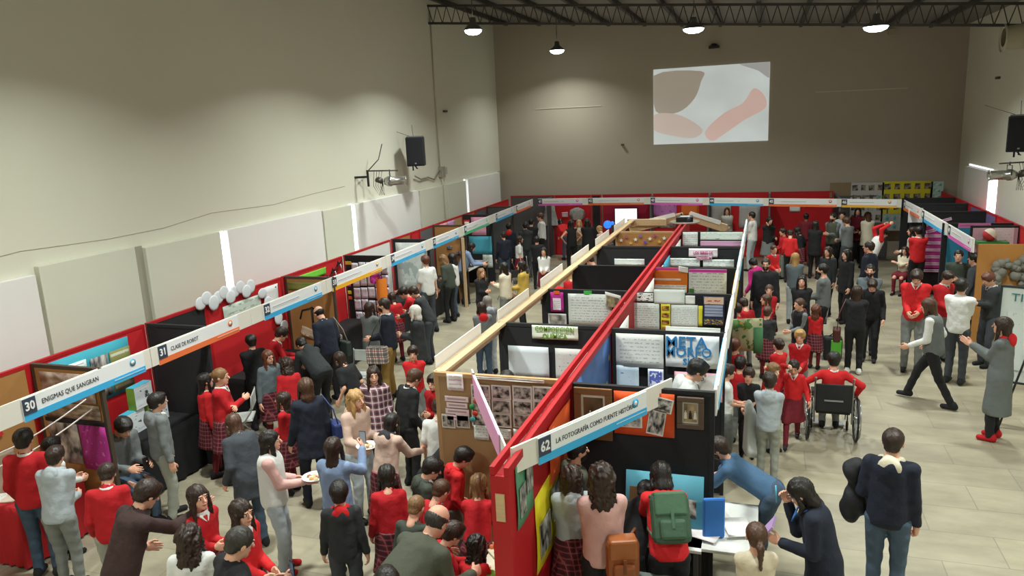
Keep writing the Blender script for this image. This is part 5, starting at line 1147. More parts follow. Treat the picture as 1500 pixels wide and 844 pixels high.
# ---- head, canonical: centre at ear height, face towards +y, chin -0.115, crown +0.115
def head_sdf(P):
    d = ell(P, (0,-.012,.030), (.076,.094,.086))
    d = smin(d, ell(P, (0,.020,-.040), (.057,.064,.066)), .03)
    d = smin(d, cap(P, (0,.064,-.086), (0,.062,-.088), .019, .019), .025)
    d = smin(d, cap(P, (0,.086,.014), (0,.106,-.020), .008, .013), .012)
    for s in (-1, 1):
        d = smin(d, ell(P, (s*.076,-.006,-.006), (.010,.019,.030)), .008)
        d = -smin(-d, ell(P, (s*.031,.100,.012), (.021,.020,.013))*1.0, .012) if True else d
        d = smin(d, cap(P, (s*.031,.0765,.010), (s*.031,.0765,.010), .0125, .0125), .003)
        d = smin(d, cap(P, (s*.018,.088,.030), (s*.045,.080,.031), .006, .005), .010)
    d = smin(d, ell(P, (0,.083,-.050), (.023,.011,.006)), .006)
    d = smin(d, ell(P, (0,.082,-.058), (.019,.011,.006)), .006)
    d = smin(d, cap(P, (0,-.022,-.07), (0,-.040,-.17), .052, .056), .025)
    return d
def hand_sdf(P, pose):
    """right hand, wrist at origin, fingers along -z, palm facing -x, thumb forward (+y)"""
    d = cap(P, (0,0,.03), (0,0,-.02), .026, .027)
    d = smin(d, ell(P, (0,0,-.055), (.017,.042,.050)), .02)
    L = [.076, .086, .080, .062]; ys = [.030, .010, -.011, -.030]
    curl = {'flat': (4, 6), 'relax': (24, 30), 'grip': (62, 75), 'pinch': (45, 40)}[pose]
    for i in range(4):
        c0, c1 = [math.radians(c*(0.85+0.1*i)) for c in curl]
        p0 = np.array((0, ys[i]*0.9, -.088 + abs(i-1.2)*.004)); a = c0*0.8
        spread = (1.3-i)*0.05
        p1 = p0 + L[i]*.45*np.array((-math.sin(a), math.sin(spread), -math.cos(a)))
        b = a + c1; p2 = p1 + L[i]*.32*np.array((-math.sin(b), math.sin(spread)*.6, -math.cos(b)))
        c = b + c1*.7; p3 = p2 + L[i]*.23*np.array((-math.sin(c), 0, -math.cos(c)))
        f = cap(P, p0, p1, .0095, .0088); f = np.minimum(f, cap(P, p1, p2, .0088, .008)); f = np.minimum(f, cap(P, p2, p3, .008, .007))
        d = smin(d, f, .004)
    k = 0.3 if pose != 'grip' else 1.0
    q0 = np.array((-.004,.030,-.030)); q1 = np.array((-.016-.006*k,.058-.012*k,-.060)); q2 = np.array((-.024-.014*k,.062-.02*k,-.092))
    d = smin(d, np.minimum(cap(P, q0, q1, .014, .0105), cap(P, q1, q2, .0105, .0085)), .010)
    return d
_proto = {}
def proto(kind, v):
    key = (kind, v)
    if key in _proto: return _proto[key]
    if kind == 'head':
        lo = (-.10,-.13,-.20); G = grid(lo, (.10,.135,.135), v); V, Q = nets(head_sdf(G), lo, v)
    else:
        lo = (-.12,-.06,-.20); G = grid(lo, (.04,.10,.05), v); V, Q = nets(hand_sdf(G, kind), lo, v)
    _proto[key] = (V, Q); return V, Q
# head material zones: 0 skin 1 lips 2 eye white 3 iris 4 brow
def head_zones(V, Q):
    c = V[Q].mean(1); mi = np.zeros(len(Q), int); x, y, z = np.abs(c[:,0]), c[:,1], c[:,2]
    mi[(y > .076) & (x < .022) & (z > -.060) & (z < -.048)] = 1
    e = (y > .066) & (((x-.031)/.015)**2 + ((z-.010)/.0075)**2 < 1); mi[e] = 2
    e = (y > .066) & (((x-.031)/.0075)**2 + ((z-.010)/.0085)**2 < 1); mi[e] = 3
    mi[(y > .060) & (x > .014) & (x < .048) & (z > .027) & (z < .033)] = 4
    return mi
def ik(a, t, l1, l2, hint):
    a = np.asarray(a, float); t = np.asarray(t, float); d = t - a; L = np.linalg.norm(d)
    if L > (l1+l2)*.995: t = a + d/L*(l1+l2)*.995; d = t-a; L = np.linalg.norm(d)
    L = max(L, abs(l1-l2)+.02); u = d/np.linalg.norm(d); x = (l1*l1 - l2*l2 + L*L)/(2*L); h = math.sqrt(max(l1*l1-x*x, 0))
    hn = np.asarray(hint, float); hn = hn - u*(hn@u); hn /= max(np.linalg.norm(hn), 1e-6)
    return a + u*x + hn*h, a + u*L
# poses: hands in body frame (x right, y forward, z up), metres at 1.70 m stature. (left, right)
PO = {
 'stand': dict(hands=((-.24,.04,.80),(.24,.04,.80)), hp='relax'),
 'relaxed': dict(hands=((-.24,.10,.82),(.24,.0,.80)), hp='relax', feet=((-.11,.06),(.12,-.05))),
 'front': dict(hands=((-.06,.26,1.03),(.07,.27,1.02)), hp='relax'),
 'together': dict(hands=((-.04,.27,1.15),(.05,.27,1.15)), hp='relax'),
 'cross': dict(hands=((.13,.19,1.17),(-.13,.23,1.19)), hp='relax', hint=(.6,-.2,-.6)),
 'clap': dict(hands=((-.02,.34,1.27),(.03,.34,1.27)), hp='flat'),
 'pocket': dict(hands=((-.20,.10,.90),(.20,.10,.90)), hp='grip'),
 'hip': dict(hands=((-.20,.08,1.0),(.20,.08,1.0)), hp='grip', hint=(1,-.4,0)),
 'point': dict(hands=((-.25,.05,.85),(.16,.58,1.28)), hp='flat'),
 'pointL': dict(hands=((-.16,.58,1.28),(.25,.05,.85)), hp='flat'),
 'phone': dict(hands=((-.08,.24,1.10),(.14,.38,1.42)), hp='grip', neck=5),
 'phonelow': dict(hands=((-.05,.28,1.12),(.07,.32,1.14)), hp='grip', neck=22),
 'plate': dict(hands=((-.12,.22,1.10),(.20,.34,1.12)), hp='flat', neck=8),
 'face': dict(hands=((-.12,.20,1.05),(.10,.16,1.46)), hp='relax', neck=8),
 'reach': dict(hands=((-.12,.55,1.02),(.18,.52,1.05)), hp='relax', lean=22, neck=18),
 'lean': dict(hands=((-.16,.62,.86),(.18,.60,.84)), hp='relax', lean=42, neck=22),
 'leanlow': dict(hands=((-.16,.72,.80),(.20,.70,.78)), hp='flat', lean=60, neck=10),
 'bend': dict(hands=((-.14,.62,.62),(.14,.60,.62)), hp='relax', lean=72, neck=10),
 'leanback': dict(hands=((-.10,.26,1.05),(.12,.28,1.08)), hp='relax', lean=14, neck=20),
 'look': dict(hands=((-.22,.12,.88),(.22,.12,.88)), hp='relax', lean=8, neck=24),
 'raise': dict(hands=((-.22,.16,1.68),(.24,.05,.86)), hp='grip'),
 'stretch': dict(hands=((-.10,.66,1.62),(.10,.70,1.64)), hp='grip', lean=50, neck=20),
 'walk': dict(hipz=.845, hands=((-.28,.20,.92),(.28,-.16,.90)), hp='relax', lean=5, feet=((-.09,-.34),(.09,.34))),
 'write': dict(hands=((-.10,.34,1.18),(.16,.30,1.36)), hp='pinch', lean=12, neck=26),
 'carry': dict(hands=((-.20,.24,1.08),(.30,.02,.86)), hp='grip'),
 'sit': dict(hands=((-.10,.40,.72),(.12,.40,.72)), hp='relax', sit=.50, neck=26, lean=12),
 'sitcross': dict(hands=((.13,.20,.86),(-.13,.24,.88)), hp='relax', sit=.52, neck=5, hint=(.6,-.2,-.6)),
 'wheel': dict(hands=((-.33,.10,.66),(.33,.10,.66)), hp='grip', sit=.54, neck=14, hint=(1,-.6,.3)),
}
SKIN = {'a': ('e2ab90', 'b8685c'), 'b': ('d0977a', 'a45f50'), 'c': ('ecbfa6', 'bd7568'), 'd': ('8a5a40', '6e3a30')}
HAIRC = {'k': '19130f', 'db': '2c1c13', 'br': '4a3020', 'lb': '7a5a38', 'bl': 'a8824e', 'gy': '7a746c', 'wh': 'd8d2c6', 'rd': '5c3220', 'dg': '34302c'}
CLO = {'R': 'b50f1b', 'RR': 'cc1a20', 'M': '6e1423', 'W': 'dfe0dc', 'G': '74797a', 'LG': 'a9b2b8', 'N': '161d2e', 'K': '15161a', 'CH': '2b2f31', 'O': '4a4e40', 'OD': '3b4238', 'B': '3a2624',
       'P': 'd8aaa4', 'PB': 'c9ac9c', 'DN': '7f93b4', 'BL': '3f5f7e', 'T': 'cfc2a8', 'Y': 'c0a248', 'CR': 'd8d0b8', 'J': '3a4c60', 'GT': '7b7f7c', 'LT': '979a90', 'KH': '94773c', 'DT': '3c4148', 'BJ': '46586c', 'MG': 'cf2a86', 'DRS': '686e6e', 'SB': '5f6b70'}
def clothm(c):
    if c == 'plaid': return M_plaid
    if c == 'shirtplaid': return M_shirtplaid
    return mat(CLO[c], 0.85, 0.10, 7, 0.35, name='cloth_' + c.lower())
M_plaid = plaid('741a28', '2a1220', '96585c', 19.0); M_shirtplaid = plaid('a3707c', '1d1a24', 'e0d4d4', 11, 'plaid_shirt_cloth')
M_eye = mat('e6e0dc', 0.3, 0.02); M_iris = mat('2a1a12', 0.2, 0.02)
_hm = {}
def hairm(c):
    if c in _hm: return _hm[c]
    m, nt, b = newmat('hair_' + c); tc = nt.nodes.new('ShaderNodeTexCoord'); mp = nt.nodes.new('ShaderNodeMapping'); mp.inputs['Scale'].default_value = (60, 60, 7)
    nt.links.new(tc.outputs['Object'], mp.inputs[0]); n = nt.nodes.new('ShaderNodeTexNoise'); n.inputs['Scale'].default_value = 1; n.inputs['Detail'].default_value = 3; nt.links.new(mp.outputs[0], n.inputs[0])
    cc = lin(HAIRC[c]); nt.links.new(mixc(nt, n.outputs['Fac'], tuple(x*.55 for x in cc[:3]) + (1,), tuple(min(1, x*1.6) for x in cc[:3]) + (1,)), b.inputs['Base Color'])
    b.inputs['Roughness'].default_value = 0.45
    bp = nt.nodes.new('ShaderNodeBump'); bp.inputs['Strength'].default_value = 0.5; bp.inputs['Distance'].default_value = 0.01; nt.links.new(n.outputs['Fac'], bp.inputs['Height']); nt.links.new(bp.outputs[0], b.inputs['Normal'])
    _hm[c] = m; return m
_n = [0]
HADJ = [0.02,-0.1,0.0,0.0,0.0,0.14,0.0,0.0,0.0,0.0,0.0,0.0,0.0,0.1,0.0,0.0,0.0,0.0,0.0,0.12,0.04,0.0,-0.02,0.0,0.0,0.0,0.0,0.0,0.02,0.0,0.0,0.0,0.0,0.0,-0.06,0.0,-0.06,-0.12,-0.08,0.0,-0.02,-0.12,0.0,0.14,-0.16,0.08,-0.04,-0.08,0.0,0.0,0.02,0.0,0.0,0.04,0.0,0.06,0.0,0.0,-0.06,0.0,0.0,0.0,0.0,0.0,-0.02,0.0,0.0,0.0,0.0,0.0,0.0,0.0,-0.04,0.0,0.0,0.0,0.0,0.0,0.0,0.02,0.0,0.0,0.0,0.02,0.0,0.0,0.0,0.0,0.0,0.04,0.0,0.0,0.0,0.0,-0.1,0.0,0.0,0.0,-0.04,0.0,0.0,0.0,0.1,0.0,0.0,0.0,0.0,0.0,0.0,0.0,0.0,0.0,0.02,0.06,-0.02,0.0,0.0,0.0,0.0,-0.04,0.0,0.0,0.02,0.0,0.0,0.0,-0.02,0.0,0.0,0.02,-0.06,-0.02,0.0,0.0,0.0,0.0,0.0,-0.12,0.08,0.16,0.06,-0.06,0.04,0.12]
_dump = []
def person(px, py, h, face, pose, hair, hc, top, tc, bot, bc, label, sk='a', collar=None, kid=False, fem=False, shoe='K', group=None, hz=None, beard=False, glasses=False, tilt=0, yaw=0, side=0, hands=None, lean=None, neck=None, vest=None, sleeves='long', fat=1.0, feet=None, at=None, sit=None, sock=None, hood=None, v=None, hp=None):
    """px,py: pixel of the top of the head; h stature in metres; face: 0 looks away from the viewer, 90 left, 180 towards, -90 right"""
    h = h + (HADJ[_n[0]] if _n[0] < len(HADJ) else 0.0)
    if hz: hz = hz + (HADJ[_n[0]] if _n[0] < len(HADJ) else 0.0)
    _n[0] += 1
    po = dict(PO[pose]); S = h/1.70; rnd = random.Random(_n[0]*13+1)
    if hands: po['hands'] = hands
    if lean is not None: po['lean'] = lean
    if neck is not None: po['neck'] = neck
    if feet: po['feet'] = feet
    if sit is not None: po['sit'] = sit
    ln = po.get('lean', 0); nk = po.get('neck', 0) + tilt
    hs = 1.0 if not kid else min(1.3, 1.0 + (1.70-h)*0.42)       # children have relatively larger heads
    sw = (.143 if fem else .160) * (0.95 if kid else 1.0) * (fat**.5)
    st = po.get('sit'); hipz = st if st else po.get('hipz', .90)
    hip = np.array((0, -.02 if not st else 0.0, hipz))
    if ln > 30 and not st: hip[1] -= .10
    Rl = _rot('X', -ln) @ _rot('Y', side)
    def TB(p): return hip + Rl @ (np.asarray(p, float) - np.array((0, hip[1], .90)))   # torso frame, given for a standing body
    shc = TB((0, -.02, 1.38)); neckb = TB((0, -.015, 1.43)); waist = TB((0, 0, 1.06)); chest = TB((0, .01, 1.27))
    sideax = Rl @ np.array((1,0,0.))
    shL, shR = TB((-sw, -.02, 1.375)), TB((sw, -.02, 1.375))
    Rh = _rot('Z', yaw) @ _rot('X', -(nk + ln*.55))
    hc0 = neckb + Rh @ np.array((0, .03, .145*(1+(hs-1)*.8))); hl = hs
    def HB(p): return hc0 + Rh @ (np.asarray(p, float)*hl)
    hl_, hr_ = [np.array(q, float) for q in po['hands']]
    # hands given for a standing body keep their world height when leaning, but lie forward of the shoulder
    hint = np.array(po.get('hint', (.12, -.88, -.45)))
    al, fl = .285, .255
    elR, wrR = ik(shR, hr_, al, fl, hint); elL, wrL = ik(shL, hl_, al, fl, hint*np.array((-1,1,1)))
    hw = .088*(fat**.6)
    fe = po.get('feet', ((-.10, .02), (.10, .0)))
    if st:
        ank = [np.array((-.10, .40, .08)), np.array((.10, .42, .08))]; kn = []
        for s, a_ in zip((-1,1), ank):
            k, a2 = ik(hip + np.array((s*hw, 0, 0)), a_, .43, .42, (0, 1, 1)); kn.append(k)
    else:
        ank = [np.array((fe[0][0], fe[0][1], .08)), np.array((fe[1][0], fe[1][1], .08))]; kn = []
        for i, s in enumerate((-1,1)):
            H0 = hip + np.array((s*hw, 0, 0)); k, a2 = ik(H0, ank[i], .414, .412, (0, 1, .1)); kn.append(k); ank[i] = np.array((a2[0], a2[1], max(a2[2], .075)))
    # placement
    hd = HB((0, 0, .125)) * S
    if at is None: T_ = PZ(px, py, hz if hz else hd[2])
    else: T_ = Vector((at[0], at[1], 0))
    if hz: drop = 0
    bear = math.degrees(math.atan2(-T_.x, T_.y)); rz = math.radians(face + bear)
    cz, sz = math.cos(rz), math.sin(rz)
    off = (cz*hd[0]-sz*hd[1], sz*hd[0]+cz*hd[1]) if at is None else (0, 0)
    root = thing('person', label, 'person', (T_.x-off[0], T_.y-off[1], 0), rz, group)
    dist = math.hypot(T_.x, T_.y)
    near = dist < 9.5; mid = dist < 14.5
    vb = v or (.017 if near else (.022 if mid else .030))
    k = .035
    lgs = 1.0 if bot in ('skirt', 'kilt') else .78
    # body
    def body(P):
        t = cap(P, hip+[0,0,.02], shc-Rl@np.array((0,0,.06)), .098*fat, .112*fat, sideax, 1.28)
        t = smin(t, cap(P, shL, shR, .042, .042), .04)
        t = smin(t, cap(P, neckb-Rl@np.array((0,0,.03)), HB((0,-.03,-.09)), .055, .050), .03)
        for a, b, c in ((shL, elL, wrL), (shR, elR, wrR)):
            t = smin(t, cap(P, a, b, .041, .034), .02); t = smin(t, cap(P, b, c, .035, .025), .012)
        for s, kk, a in zip((-1,1), kn, ank):
            t = smin(t, cap(P, hip+[s*hw,0,-.01], kk, .080*fat*lgs, .052*lgs), .03*lgs); t = smin(t, cap(P, kk, a, .050*lgs, .036), .015)
            t = smin(t, cap(P, a + [0,-.02,-.03], a + [0,.10,-.045], .034, .028), .02)
        return t
    pts = np.array([shL, shR, elL, elR, wrL, wrR, hip, *kn, *ank, neckb, HB((0,-.03,-.09))])
    lo = pts.min(0) - .20; hi = pts.max(0) + .20; lo[2] = max(lo[2], -.01)
    vv = vb*1.25
    V, Q = nets(body(grid(lo, hi, vv)), lo, vv); Vs, Qs, Ms = [V], [Q], [np.zeros(len(Q), int)]; o_ = len(V)
    hvx = .0065 if near else (.009 if mid else .013)
    Vh, Qh = proto('head', hvx); W_ = hc0 + (Vh*hl) @ Rh.T
    mz = head_zones(Vh, Qh) if (near or mid) else head_zones(Vh, Qh)
    Vs.append(W_); Qs.append(Qh + o_); Ms.append(mz); o_ += len(Vh)
    hpz = hp or po['hp']; hvv = .0055 if near else (.008 if mid else .011)
    for el, wr, sgn in ((elL, wrL, -1), (elR, wrR, 1)):
        Vd, Qd = proto(hpz, hvv); Vd = Vd.copy(); 
        if sgn < 0: Vd[:, 0] *= -1; Qd = Qd[:, ::-1]
        z_ = -(wr-el)/np.linalg.norm(wr-el)                                  # fingers go along -z
        pn = np.array((-sgn, 0.15, -.5 if pose in ('plate', 'lean', 'leanlow', 'bend', 'sit') else 0.))
        x_ = -pn; x_ = -x_ if False else x_*sgn; x_ = x_ - z_*(x_@z_); x_ /= np.linalg.norm(x_); y_ = np.cross(z_, x_)
        Rm = np.stack([x_, y_, z_], 1) * (1.0 if not kid else 1.05)
        Vs.append(wr + Vd @ Rm.T); Qs.append(Qd + o_); Ms.append(np.zeros(len(Qd), int)); o_ += len(Vd)
    cs = SKIN[sk]
    me = mesh_from('body', np.concatenate(Vs)*S, np.concatenate(Qs), [mat(cs[0], 0.55, 0.06, 5, name='skin'), mat(cs[1], 0.5, 0.05, name='lip_skin'), M_eye, M_iris, hairm(hc if hc not in ('wh',) else 'gy')], np.concatenate(Ms))
    put('body', me, root)
    # top garment
    tm = clothm(tc); long_top = top in ('coat', 'dress', 'longcoat')
    slv = sleeves
    hem = {'coat': .20, 'dress': .52, 'longcoat': .45, 'jacket': .06, 'hoodie': .05, 'sweater': .05, 'tshirt': .06, 'polo': .05, 'vest': .03}[top]
    th = {'jacket': .019, 'coat': .021, 'hoodie': .018, 'sweater': .016, 'tshirt': .013, 'polo': .013, 'dress': .018, 'longcoat': .022, 'vest': .016}[top]
    sa = math.sin(rnd.random()*6); ph = rnd.random()*10
    def topf(P):
        t = cap(P, hip + Rl@np.array((0,0,.01)), shc-Rl@np.array((0,0,.06)), .122*fat+th*.8, .108*fat+th, sideax, 1.24)
        t = smin(t, cap(P, shL, shR, .044+th*.8, .044+th*.8), .04)
        if hem > .3:
            for s, kk in zip((-1,1), kn): t = smin(t, cap(P, hip+[s*hw,0,0], kk+[0,0,-.0], .11*fat, .085), .05)
        if hem > .1:
            t = smin(t, cap(P, hip + Rl@np.array((0,0,.05)), hip + np.array((0,.0,-hem)), .115*fat+th, .15*fat+th, np.array((1.,0,0)), 1.15), .05)
        if top in ('hoodie', 'jacket', 'coat') and hood is not False:
            t = smin(t, cap(P, neckb + Rl@np.array((-.05,-.045,-.01)), neckb + Rl@np.array((.05,-.045,-.01)), .045, .045), .03)
            if top == 'hoodie' or hood:
                t = smin(t, ell(P, neckb + Rl@np.array((0,-.10,-.06)), (.10,.06,.10), Rl), .03)
        else:
            t = smin(t, cap(P, neckb - Rl@np.array((0,0,.05)), neckb + Rl@np.array((0,0,.01)), .072, .066), .02)
        if slv != 'none':
            for a, b, c in ((shL, elL, wrL), (shR, elR, wrR)):
                if slv == 'long':
                    w2 = b + (c-b)*.93; t = smin(t, cap(P, a, b, .044+th*.9, .038+th*.9), .022); t = smin(t, cap(P, b, w2, .038+th*.9, .029+th*.8), .012)
                else:
                    t = smin(t, cap(P, a, a+(b-a)*.72, .046+th, .046+th), .022)
        # cloth folds
        f = .0030*np.sin(P[...,0]*21 + P[...,2]*17 + ph)*np.sin(P[...,2]*29 - P[...,1]*19 + ph*2) + .0014*np.sin(P[...,0]*47 - P[...,2]*31 + 3*np.sin(P[...,1]*14))
        t = t + f
        # open at neck and bottom
        pl = (P - (hip + Rl@np.array((0,0,-hem)))) @ (Rl[:,2] if hem < .1 else np.array((0,0,1.)))
        t = np.maximum(t, -pl)
        t = np.maximum(t, -(cap(P, neckb, HB((0,-.03,-.05)), .052, .056)))
        if vest: pass
        return t
    pts = np.array([shL, shR, neckb, hip + Rl@np.array((0,0,-.05)), hip + [0,0,-hem]] + ([elL, elR, wrL, wrR] if slv != 'none' else []))
    lo = pts.min(0) - .21; hi = pts.max(0) + .19
    V, Q = nets(topf(grid(lo, hi, vb)), lo, vb)
    nm = {'tshirt': 't_shirt', 'polo': 'polo_shirt', 'longcoat': 'long_coat'}.get(top, top)
    put(nm, mesh_from(nm, V*S, Q, [tm]), root)
    if vest:    # a sleeveless layer in another colour over the top
        def vf(P):
            t = cap(P, hip + Rl@np.array((0,0,.01)), shc-Rl@np.array((0,0,.06)), .130*fat+th, .120*fat+th, sideax, 1.24)
            t = smin(t, cap(P, shL*.8+shR*.2, shR*.8+shL*.2, .064+th, .064+th), .04)
            t = np.maximum(t, -((P - (hip + Rl@np.array((0,0,-.06)))) @ Rl[:,2]))
            return np.maximum(t, -cap(P, neckb, HB((0,-.0,-.05)), .060, .056))
        V, Q = nets(vf(grid(lo, hi, vb)), lo, vb); put('vest', mesh_from('vest', V*S, Q, [clothm(vest)]), root)
    if collar:
        def cf(P):
            c0 = neckb + Rl@np.array((0, .004, .0)); q = (P - c0) @ Rl; r = np.sqrt(q[...,0]**2 + (q[...,1]+.0)**2)
            d = np.sqrt((r-.070-.25*np.clip(-q[...,2],-.01,.04))**2 + (np.maximum(np.abs(q[...,2])-.012, 0))**2) - .0095
            vtx = cap(P, c0 + Rl@np.array((-.045,.075,-.01)), c0 + Rl@np.array((-.008,.115,-.07)), .013, .007); vty = cap(P, c0 + Rl@np.array((.045,.075,-.01)), c0 + Rl@np.array((.008,.115,-.07)), .013, .007)
            return np.minimum(d, np.minimum(vtx, vty))
        lo = neckb - .16; V, Q = nets(cf(grid(lo, neckb+.16, .010 if near or mid else .016)), lo, .010 if near or mid else .016)
        put('collar', mesh_from('collar', V*S, Q, [clothm(collar)]), root)
    if hood:
        def hf(P):
            t = ell(P, neckb + Rl@np.array((0,-.105,-.03)), (.095,.045,.085), Rl)
            t = smin(t, cap(P, neckb + Rl@np.array((-.075,0,.0)), neckb + Rl@np.array((0,-.08,.02)), .034, .04), .03); t = smin(t, cap(P, neckb + Rl@np.array((.075,0,.0)), neckb + Rl@np.array((0,-.08,.02)), .034, .04), .03)
            t = np.maximum(t, -cap(P, neckb, HB((0,-.03,-.05)), .056, .06))
            return t + .004*np.sin(P[...,0]*60)
        lo = neckb - .26; V, Q = nets(hf(grid(lo, neckb+.2, .014)), lo, .014); put('hood', mesh_from('hood', V*S, Q, [clothm(hood)]), root)
    # bottom garment
    if bot in ('skirt', 'kilt'):
        L_ = .40 if not st else .30
        def sf(P):
            q = P - hip
            if st:
                t = np.minimum(cap(P, hip+[-.09,0,0], hip+[-.10,.30,.0], .12, .11), cap(P, hip+[.09,0,0], hip+[.10,.30,.0], .12, .11)); return np.maximum(t, -(P[...,2]-(hip[2]-.12)))
            ang = np.arctan2(q[...,1], q[...,0]); zz = np.clip(-(q[...,2]-.10)/(L_+.1), 0, 1); r = np.sqrt((q[...,0]/1.15)**2 + q[...,1]**2)
            t = (r - (.118+th + .075*zz)*(fat**.5) - .008*zz*np.sin(ang*14)) * .9
            for s, kk in zip((-1,1), kn): t = smin(t, cap(P, hip+[s*hw,0,0], kk, .105*fat, .09), .03)
            t = np.maximum(t, q[...,2]-.12); t = np.maximum(t, -(q[...,2]+L_-.02)); return t
        lo = hip - [.34, .30, .48]; hi = hip + [.34, .50 if st else .30, .18]
        V, Q = nets(sf(grid(lo, hi, vb)), lo, vb); put('skirt', mesh_from('skirt', V*S, Q, [clothm(bc)]), root)
        if sock is None: sock = 'M' if bc == 'plaid' else ('K' if bc == 'K' else 'M')
    else:
        loose = 1.0
        def lf(P):
            t = cap(P, hip+[-.03,0,.03], hip+[.03,0,.03], .112*fat, .112*fat)
            for s, kk, a in zip((-1,1), kn, ank):
                t = smin(t, cap(P, hip+[s*hw,0,-.02], kk, .096*fat, .066), .03); t = smin(t, cap(P, kk, a+[0,0,-.01], .064, .054), .02)
            t = t + .004*np.sin(P[...,2]*19 + P[...,0]*23 + ph)*np.sin(P[...,1]*17-P[...,2]*27) + .002*np.sin(P[...,1]*30+P[...,2]*50)
            t = np.maximum(t, (P-(hip + Rl@np.array((0,0,.10))))@Rl[:,2]); return np.maximum(t, -(P[...,2]-.055))
        pts = np.array([hip, *kn, *ank]); lo = pts.min(0)-.17; hi = pts.max(0)+.17; lo[2] = max(lo[2], -.02)
        nm = 'jeans' if bc in ('J', 'BJ') else 'trousers'
        V, Q = nets(lf(grid(lo, hi, vb)), lo, vb); put(nm, mesh_from(nm, V*S, Q, [clothm(bc)]), root)
    if sock:
        for kk, a in zip(kn, ank):
            pts = np.array([kk, a]); lo = pts.min(0)-.09; hi = pts.max(0)+.09
            V, Q = nets(cap(grid(lo, hi, .016), kk + (a-kk)*.14, a, .057, .043), lo, .016); put('sock', mesh_from('sock', V*S, Q, [clothm(sock)]), root)
    for i, a in enumerate(ank):
        lo = a - [.08,.13,.10]; hi = a + [.08,.24,.07]; g = grid(lo, hi, .011 if near or mid else .016)
        t = cap(g, a+[0,-.045,-.035], a+[0,.12,-.045], .042, .036); t = smin(t, cap(g, a+[0,-.03,-.01], a+[0,-.02,.01], .044, .045), .03); t = np.maximum(t, -(g[...,2]-(a[2]-.078)))
        V, Q = nets(t, lo, .011 if near or mid else .016); put('shoe', mesh_from('shoe', V*S, Q, [clothm(shoe)]), root)
    # hair
    if hair != 'shaved' or True:
        down = np.array((0, 0, -1.)); back = Rl @ np.array((0,-1.,0)); bk = HB((0,-.085,-.02))
        def hfn(P):
            q = (P - hc0) @ Rh / hl
            capd = ell(q, (0,-.016,.034), (.086,.102,.092))
            facecut = ell(q, (0,.125,-.022), (.069,.085,.082))       # leaves the face free
            strand = .0035*np.sin(np.arctan2(q[...,0], q[...,1]+.02)*26 + 5*np.sin(q[...,2]*30))
            t = None
            if hair in ('short', 'crop', 'shaved'):
                r = {'short': 1.0, 'crop': .965, 'shaved': .94}[hair]
                t = ell(q, (0,-.016,.034), (.086*r,.102*r,.093*r)); t = smin(t, ell(q, (0,-.06,-.035), (.060*r,.045*r,.045)), .02)
                t = np.maximum(t, -ell(q, (0,.115,-.015), (.071,.082,.075))); t = np.maximum(t, -(q[...,2]+.062))
                t = np.maximum(t, -(ell(q, (.0,.02,-.06), (.09,.06,.068))))
            elif hair == 'mop':
                t = ell(q, (0,-.014,.036), (.094,.110,.098)); t = smin(t, ell(q, (0,.055,.085), (.055,.045,.028)), .02); t = smin(t, ell(q, (0,-.06,-.035), (.066,.05,.05)), .02)
                t = np.maximum(t, -ell(q, (0,.125,-.028), (.068,.085,.070))); t = np.maximum(t, -(q[...,2]+.066)); t = np.maximum(t, -(ell(q, (.0,.03,-.07), (.09,.06,.06))))
            elif hair == 'bald':
                t = ell(q, (0,-.016,.02), (.085,.102,.085)); t = np.maximum(t, q[...,2]-.040-.25*np.clip(-q[...,1]-.06,0,1)); t = np.maximum(t, -(q[...,2]+.06)); t = np.maximum(t, -(ell(q, (0,.07,-.01), (.1,.085,.1))))
            elif hair in ('bun', 'pony'):
                t = capd*1.0; t = smin(t, ell(q, (0,-.05,-.03), (.065,.05,.05)), .02); t = np.maximum(t, -facecut); t = np.maximum(t, -(q[...,2]+.065)); t = np.maximum(t, -(ell(q, (.0,.02,-.07), (.09,.05,.06))))
                if hair == 'bun': t = smin(t, ell(q, (0,-.115,.03), (.038,.036,.036)), .012)
                else:
                    a = HB((0,-.10,.02)); b = HB((0,-.145,-.03)); c = b + down*.20 + back*.015
                    t = np.minimum(t*hl, smin(cap(P, a, b, .024, .034), cap(P, b, c, .036, .016), .02)) / hl
            else:
                strand = strand + .003*np.sin(P[...,0]*120+3*np.sin(P[...,2]*9+ph))
                ll = {'bob': .10, 'long': .27, 'xlong': .36, 'curly': .20, 'curlylong': .30, 'wavy': .32}[hair]; w_ = {'bob': .080, 'long': .078, 'xlong': .080, 'curly': .105, 'curlylong': .11, 'wavy': .10}[hair]
                big = 1.10 if 'curl' in hair else 1.02
                t = ell(q, (0,-.020,.034), (.089*big,.105*big,.094*big)) * hl
                a = HB((0,-.05,.0)); e = HB((0,-.07,-.08)) + down*ll*.35; b = e + down*ll*.75 + back*(.015 if ln < 30 else -.02)
                t = smin(t, cap(P, a, e, w_*.80, w_*.72, Rh[:,0], 1.18), .03); t = smin(t, cap(P, e, b, w_*.70, w_*.42, Rh[:,0], 1.35), .03)
                for s in (-1, 1):
                    u0 = HB((s*.076,.018,.01)); u1 = HB((s*.082,.022,-.09)); u2 = u1 + down*(ll*.55) + Rl@np.array((0,.02,0))
                    t = smin(t, np.minimum(cap(P, u0, u1, .022, .026), cap(P, u1, u2, .026, .014)), .02)
                t = np.maximum(t, -facecut*hl)
